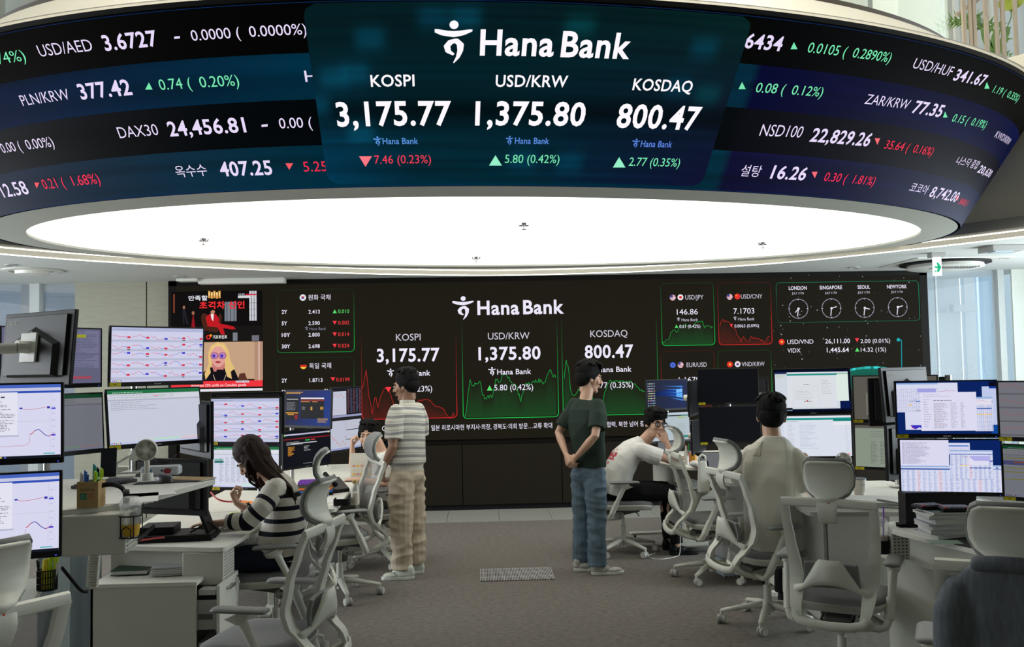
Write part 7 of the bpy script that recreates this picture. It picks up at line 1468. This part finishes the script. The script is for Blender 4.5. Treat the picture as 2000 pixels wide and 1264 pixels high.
g = G(); torso(g, [(.0, .60, .19, .15), (-.03, .72, .18, .14), (-.035, .86, .185, .132), (-.02, .95, .185, .115), (-.01, 1.0, .13, .085), (-.005, 1.035, .085, .068)])
rt2(g, [(.15, .0, .965), (.20, .07, .91), (.235, .14, .875)], [.072, .076, .072], ends=(1, 0)); rt2(g, [(-.15, 0, .965), (-.20, .0, .89), (-.235, .01, .80)], [.072, .076, .074], ends=(1, 0))
blob(g, 't_shirt', WHT, r, .006, 3, cloth(.008, 6, 6, 5, 5))
GT = mat('grey_trousers', (.085, .085, .08), .9, spec=.1)
g = G(); g.ell((0, 0, .58), (.185, .16, .11))
for s in (-1, 1): rt2(g, [(s*.09, .02, .58), (s*.12, .44, .58), (s*.12, .43, .35), (s*.12, .42, .10)], [.10, .09, .085, .085], ends=(1, 0))
blob(g, 'trousers', GT, r, .006, 2, cloth(.009, 8, 8, 8, 1))
for s in (-1, 1): shoe(r, (s*.12, .36, 0), 0, SHOEW, SOLE)
# ---------- man in glasses, hand over mouth
r = person('seated person in glasses and white t-shirt with red print, hand over mouth', (1.33, 8.56, 0), math.radians(-86))
M = HM((.055, .345, 1.225), -1.30, .02, -.10, 1.10)
g = G(); head(g, M); rt2(g, [(0, .14, .95), (.01, .24, 1.06), (.03, .32, 1.15)], [(.14, .09), (.060, .060), (.054, .056)]); torso(g, [(-.02, .60, .15, .11), (.0, .78, .14, .10), (.12, .98, .15, .09)])
arm(g, (.17, .20, 1.0), (.20, .46, .885), (.165, .425, 1.055), .95); arm(g, (-.17, .20, 1.0), (-.26, .40, .885), (-.10, .56, .89), .95)
hand(g, HF((.165, .42, 1.05), (-.22, -.22, 1), (.9, .35, .2)), -1, (.35, .45, .4), spread=.10, thumb=.0, s=1.02); hand(g, HF((-.10, .56, .89), (.5, .8, -.02), (0, 0, 1)), 1, (.3, .4, .3))
for s in (-1, 1): leg(g, (s*.09, .02, .60), (s*.12, .46, .58), (s*.12, .50, .10))
blob(g, 'body', SK, r, .0044, 2); facebits(M, r, glasses=True, mouth=False); hair_short(M, r, True, 14, .0, vol=.010)
g = G(); torso(g, [(-.06, .575, .185, .13), (-.04, .66, .185, .140), (-.015, .78, .185, .145), (.05, .90, .190, .135), (.13, .98, .180, .110), (.19, 1.03, .12, .085), (.23, 1.065, .08, .068)])
rt2(g, [(.15, .18, .99), (.19, .26, .955), (.205, .35, .92)], [.078, .084, .082], ends=(1, 0)); rt2(g, [(-.15, .18, .99), (-.20, .25, .95), (-.23, .31, .915)], [.076, .08, .078], ends=(1, 0))
ts = blob(g, 't_shirt', WHT, r, .006, 3, cloth(.008, 6, 6, 5, 8))
BT = mat('black_trousers', (.008, .008, .009), .9, spec=.15)
g = G(); g.ell((0, -.02, .60), (.185, .15, .10))
for s in (-1, 1): rt2(g, [(s*.09, .0, .60), (s*.12, .46, .58), (s*.12, .49, .35), (s*.12, .50, .11)], [.098, .086, .068, .060], ends=(1, 0))
blob(g, 'trousers', BT, r, .006, 2, cloth(.006, 8, 8, 8, 1))
for s in (-1, 1): shoe(r, (s*.12, .44, 0), 0, BLACKM, BLACKM, dark=BLACKM)
def project_print(shirt, cv, origin, right, up, normal, parent, dist=.35):
    """print lying on the cloth: each corner is dropped onto the shirt surface"""
    from mathutils.bvhtree import BVHTree
    me = shirt.data; bv = BVHTree.FromPolygons([v.co for v in me.vertices], [p.vertices for p in me.polygons]); O, Rr, U, N_ = map(Vector, (origin, right, up, normal))
    def f(a, b, L):
        p = O+Rr*a+U*b+N_*dist; h = bv.ray_cast(p, -N_); return (h[0] if h[0] else p-N_*dist)+N_*(.003+.0006*L)
    return cv.build('print', f, M_PRINT, parent)
cv = Canvas(); RP_ = (196, 60, 70)
for i in range(9):
    x = -.09+.02*i; cv.rect(x, .02+.012*math.sin(i*1.7), x+.015, .075+.02*math.sin(i*2.3), RP_, 1)
for i in range(8): cv.rect(-.085+.021*i, -.004, -.085+.021*i+.020, .008, RP_, 1)
for i in range(6): cv.rect(-.03+.011*i, -.05, -.03+.011*i+.006, -.025, (214, 120, 124), 1)
project_print(ts, cv, (.02, .0, .90), (1, 0, 0), (0, .15, 1), (0, -1, .1), ts)
# ---------- cropped-haired man in cream t-shirt from behind
r = person('seated person with cropped black hair in cream t-shirt, back turned', (2.03, 6.16, 0), math.radians(-38))
M = HM((-.025, .05, 1.415), .38, .08, .04, 1.14)
g = G(); head(g, M); rt2(g, [(0, -.03, 1.10), (0, -.01, 1.23), (-.02, .02, 1.36)], [(.16, .09), (.066, .064), (.060, .062)]); torso(g, [(0, .58, .16, .12), (-.02, .80, .15, .11), (0, 1.10, .16, .10)])
arm(g, (.195, .0, 1.17), (.255, .10, .90), (.14, .34, .92), 1.02); arm(g, (-.195, 0, 1.17), (-.24, .10, .90), (-.12, .34, .92), 1.02)
hand(g, HF((.14, .34, .92), (-.3, 1, -.1), (0, 0, 1)), -1, (.4, .5, .4)); hand(g, HF((-.12, .34, .92), (.3, 1, -.1), (0, 0, 1)), 1, (.4, .5, .4))
for s in (-1, 1): leg(g, (s*.09, .02, .58), (s*.12, .46, .58), (s*.12, .46, .10))
blob(g, 'body', SK, r, .0048, 2); facebits(M, r); hair_short(M, r, False, 17, .012, vol=.006)
g = G(); torso(g, [(-.02, .535, .205, .165), (-.03, .64, .205, .16), (-.045, .82, .200, .148), (-.045, .98, .205, .142), (-.03, 1.10, .205, .128), (-.02, 1.19, .185, .108), (-.015, 1.24, .125, .088), (-.012, 1.285, .078, .072)])
rt2(g, [(.150, -.015, 1.150), (.205, .01, 1.07), (.245, .055, .955)], [.070, .088, .092], ends=(1, 0)); rt2(g, [(-.150, -.015, 1.150), (-.205, .01, 1.07), (-.235, .055, .955)], [.070, .088, .092], ends=(1, 0))
ts = blob(g, 't_shirt', CRM, r, .006, 3, cloth(.011, 6, 6, 2.2, 12))
cv = Canvas(); cv.rect(-.030, -.050, .030, .055, (150, 148, 138), 0); cv.rect(-.027, -.047, .027, .052, (188, 184, 168), 1); cv.rect(-.002, -.047, .0, .052, (130, 128, 118), 2); cv.rect(-.027, .0, .027, .002, (130, 128, 118), 2)
project_print(ts, cv, (-.07, 0, 1.175), (1, 0, 0), (0, .12, 1), (0, -1, .25), ts)
g = G(); g.ell((0, 0, .57), (.195, .17, .10))
for s in (-1, 1): rt2(g, [(s*.09, .02, .58), (s*.12, .46, .58), (s*.12, .46, .35), (s*.12, .46, .11)], [.10, .088, .072, .065], ends=(1, 0))
blob(g, 'trousers', BT, r, .006, 2, cloth(.006, 8, 8, 8, 1))
for s in (-1, 1): shoe(r, (s*.12, .40, 0), 0, BLACKM, SOLE, dark=BLACKM)
# ---------- shirt draped over the right edge chair
ch = CH['J']; bpy.context.view_layer.update()
r = root('draped_shirt', 'grey-blue long-sleeved shirt draped over the chair back at the right edge', 'shirt', ch.location, ch.rotation_euler.z)
DEN = mat('grey_blue_chambray', (.15, .165, .185), .92, spec=.1, noise_=.30, nscale=55, stretch=(1.4, 1.4, .25), bump=.35, bscale=700)
g = G(); K = [(-.39, .28, .190, .060), (-.38, .45, .188, .062), (-.355, .62, .188, .064), (-.325, .80, .190, .066), (-.325, .93, .190, .062), (-.335, 1.0, .180, .052), (-.34, 1.04, .15, .046), (-.34, 1.065, .10, .040)]
torso(g, K)
for s in (-1, 1): rt2(g, [(s*.170, -.33, .965), (s*.203, -.345, .88), (s*.214, -.365, .70), (s*.218, -.385, .50), (s*.218, -.39, .34)], [.045, .052, .052, .048, .044], ends=(1, 0))
def fold(p): return .010*math.sin(p.x*52+3*noise.noise((p.x*4, p.y*4, p.z*2))+1.3*math.sin(p.z*4))*min(1, max(.15, (1.0-p.z)*2))+.008*noise.noise((p.x*7, p.y*7, p.z*3))
o = blob(g, 'shirt_body', DEN, r, .008, 3, fold)
g = G(); g.grid(lambda u_, v_: (.125*math.cos(PI*(1.06-1.12*u_)), -.345-.045*math.sin(PI*(1.06-1.12*u_))-.012*math.sin(v_*PI), 1.045+[0, .03, .055, .035, .004][round(v_*4)]-.03*(abs(u_-.5)*2)**2), 20, 4); g.build('collar', DEN, r, smooth=True, solid=.006)
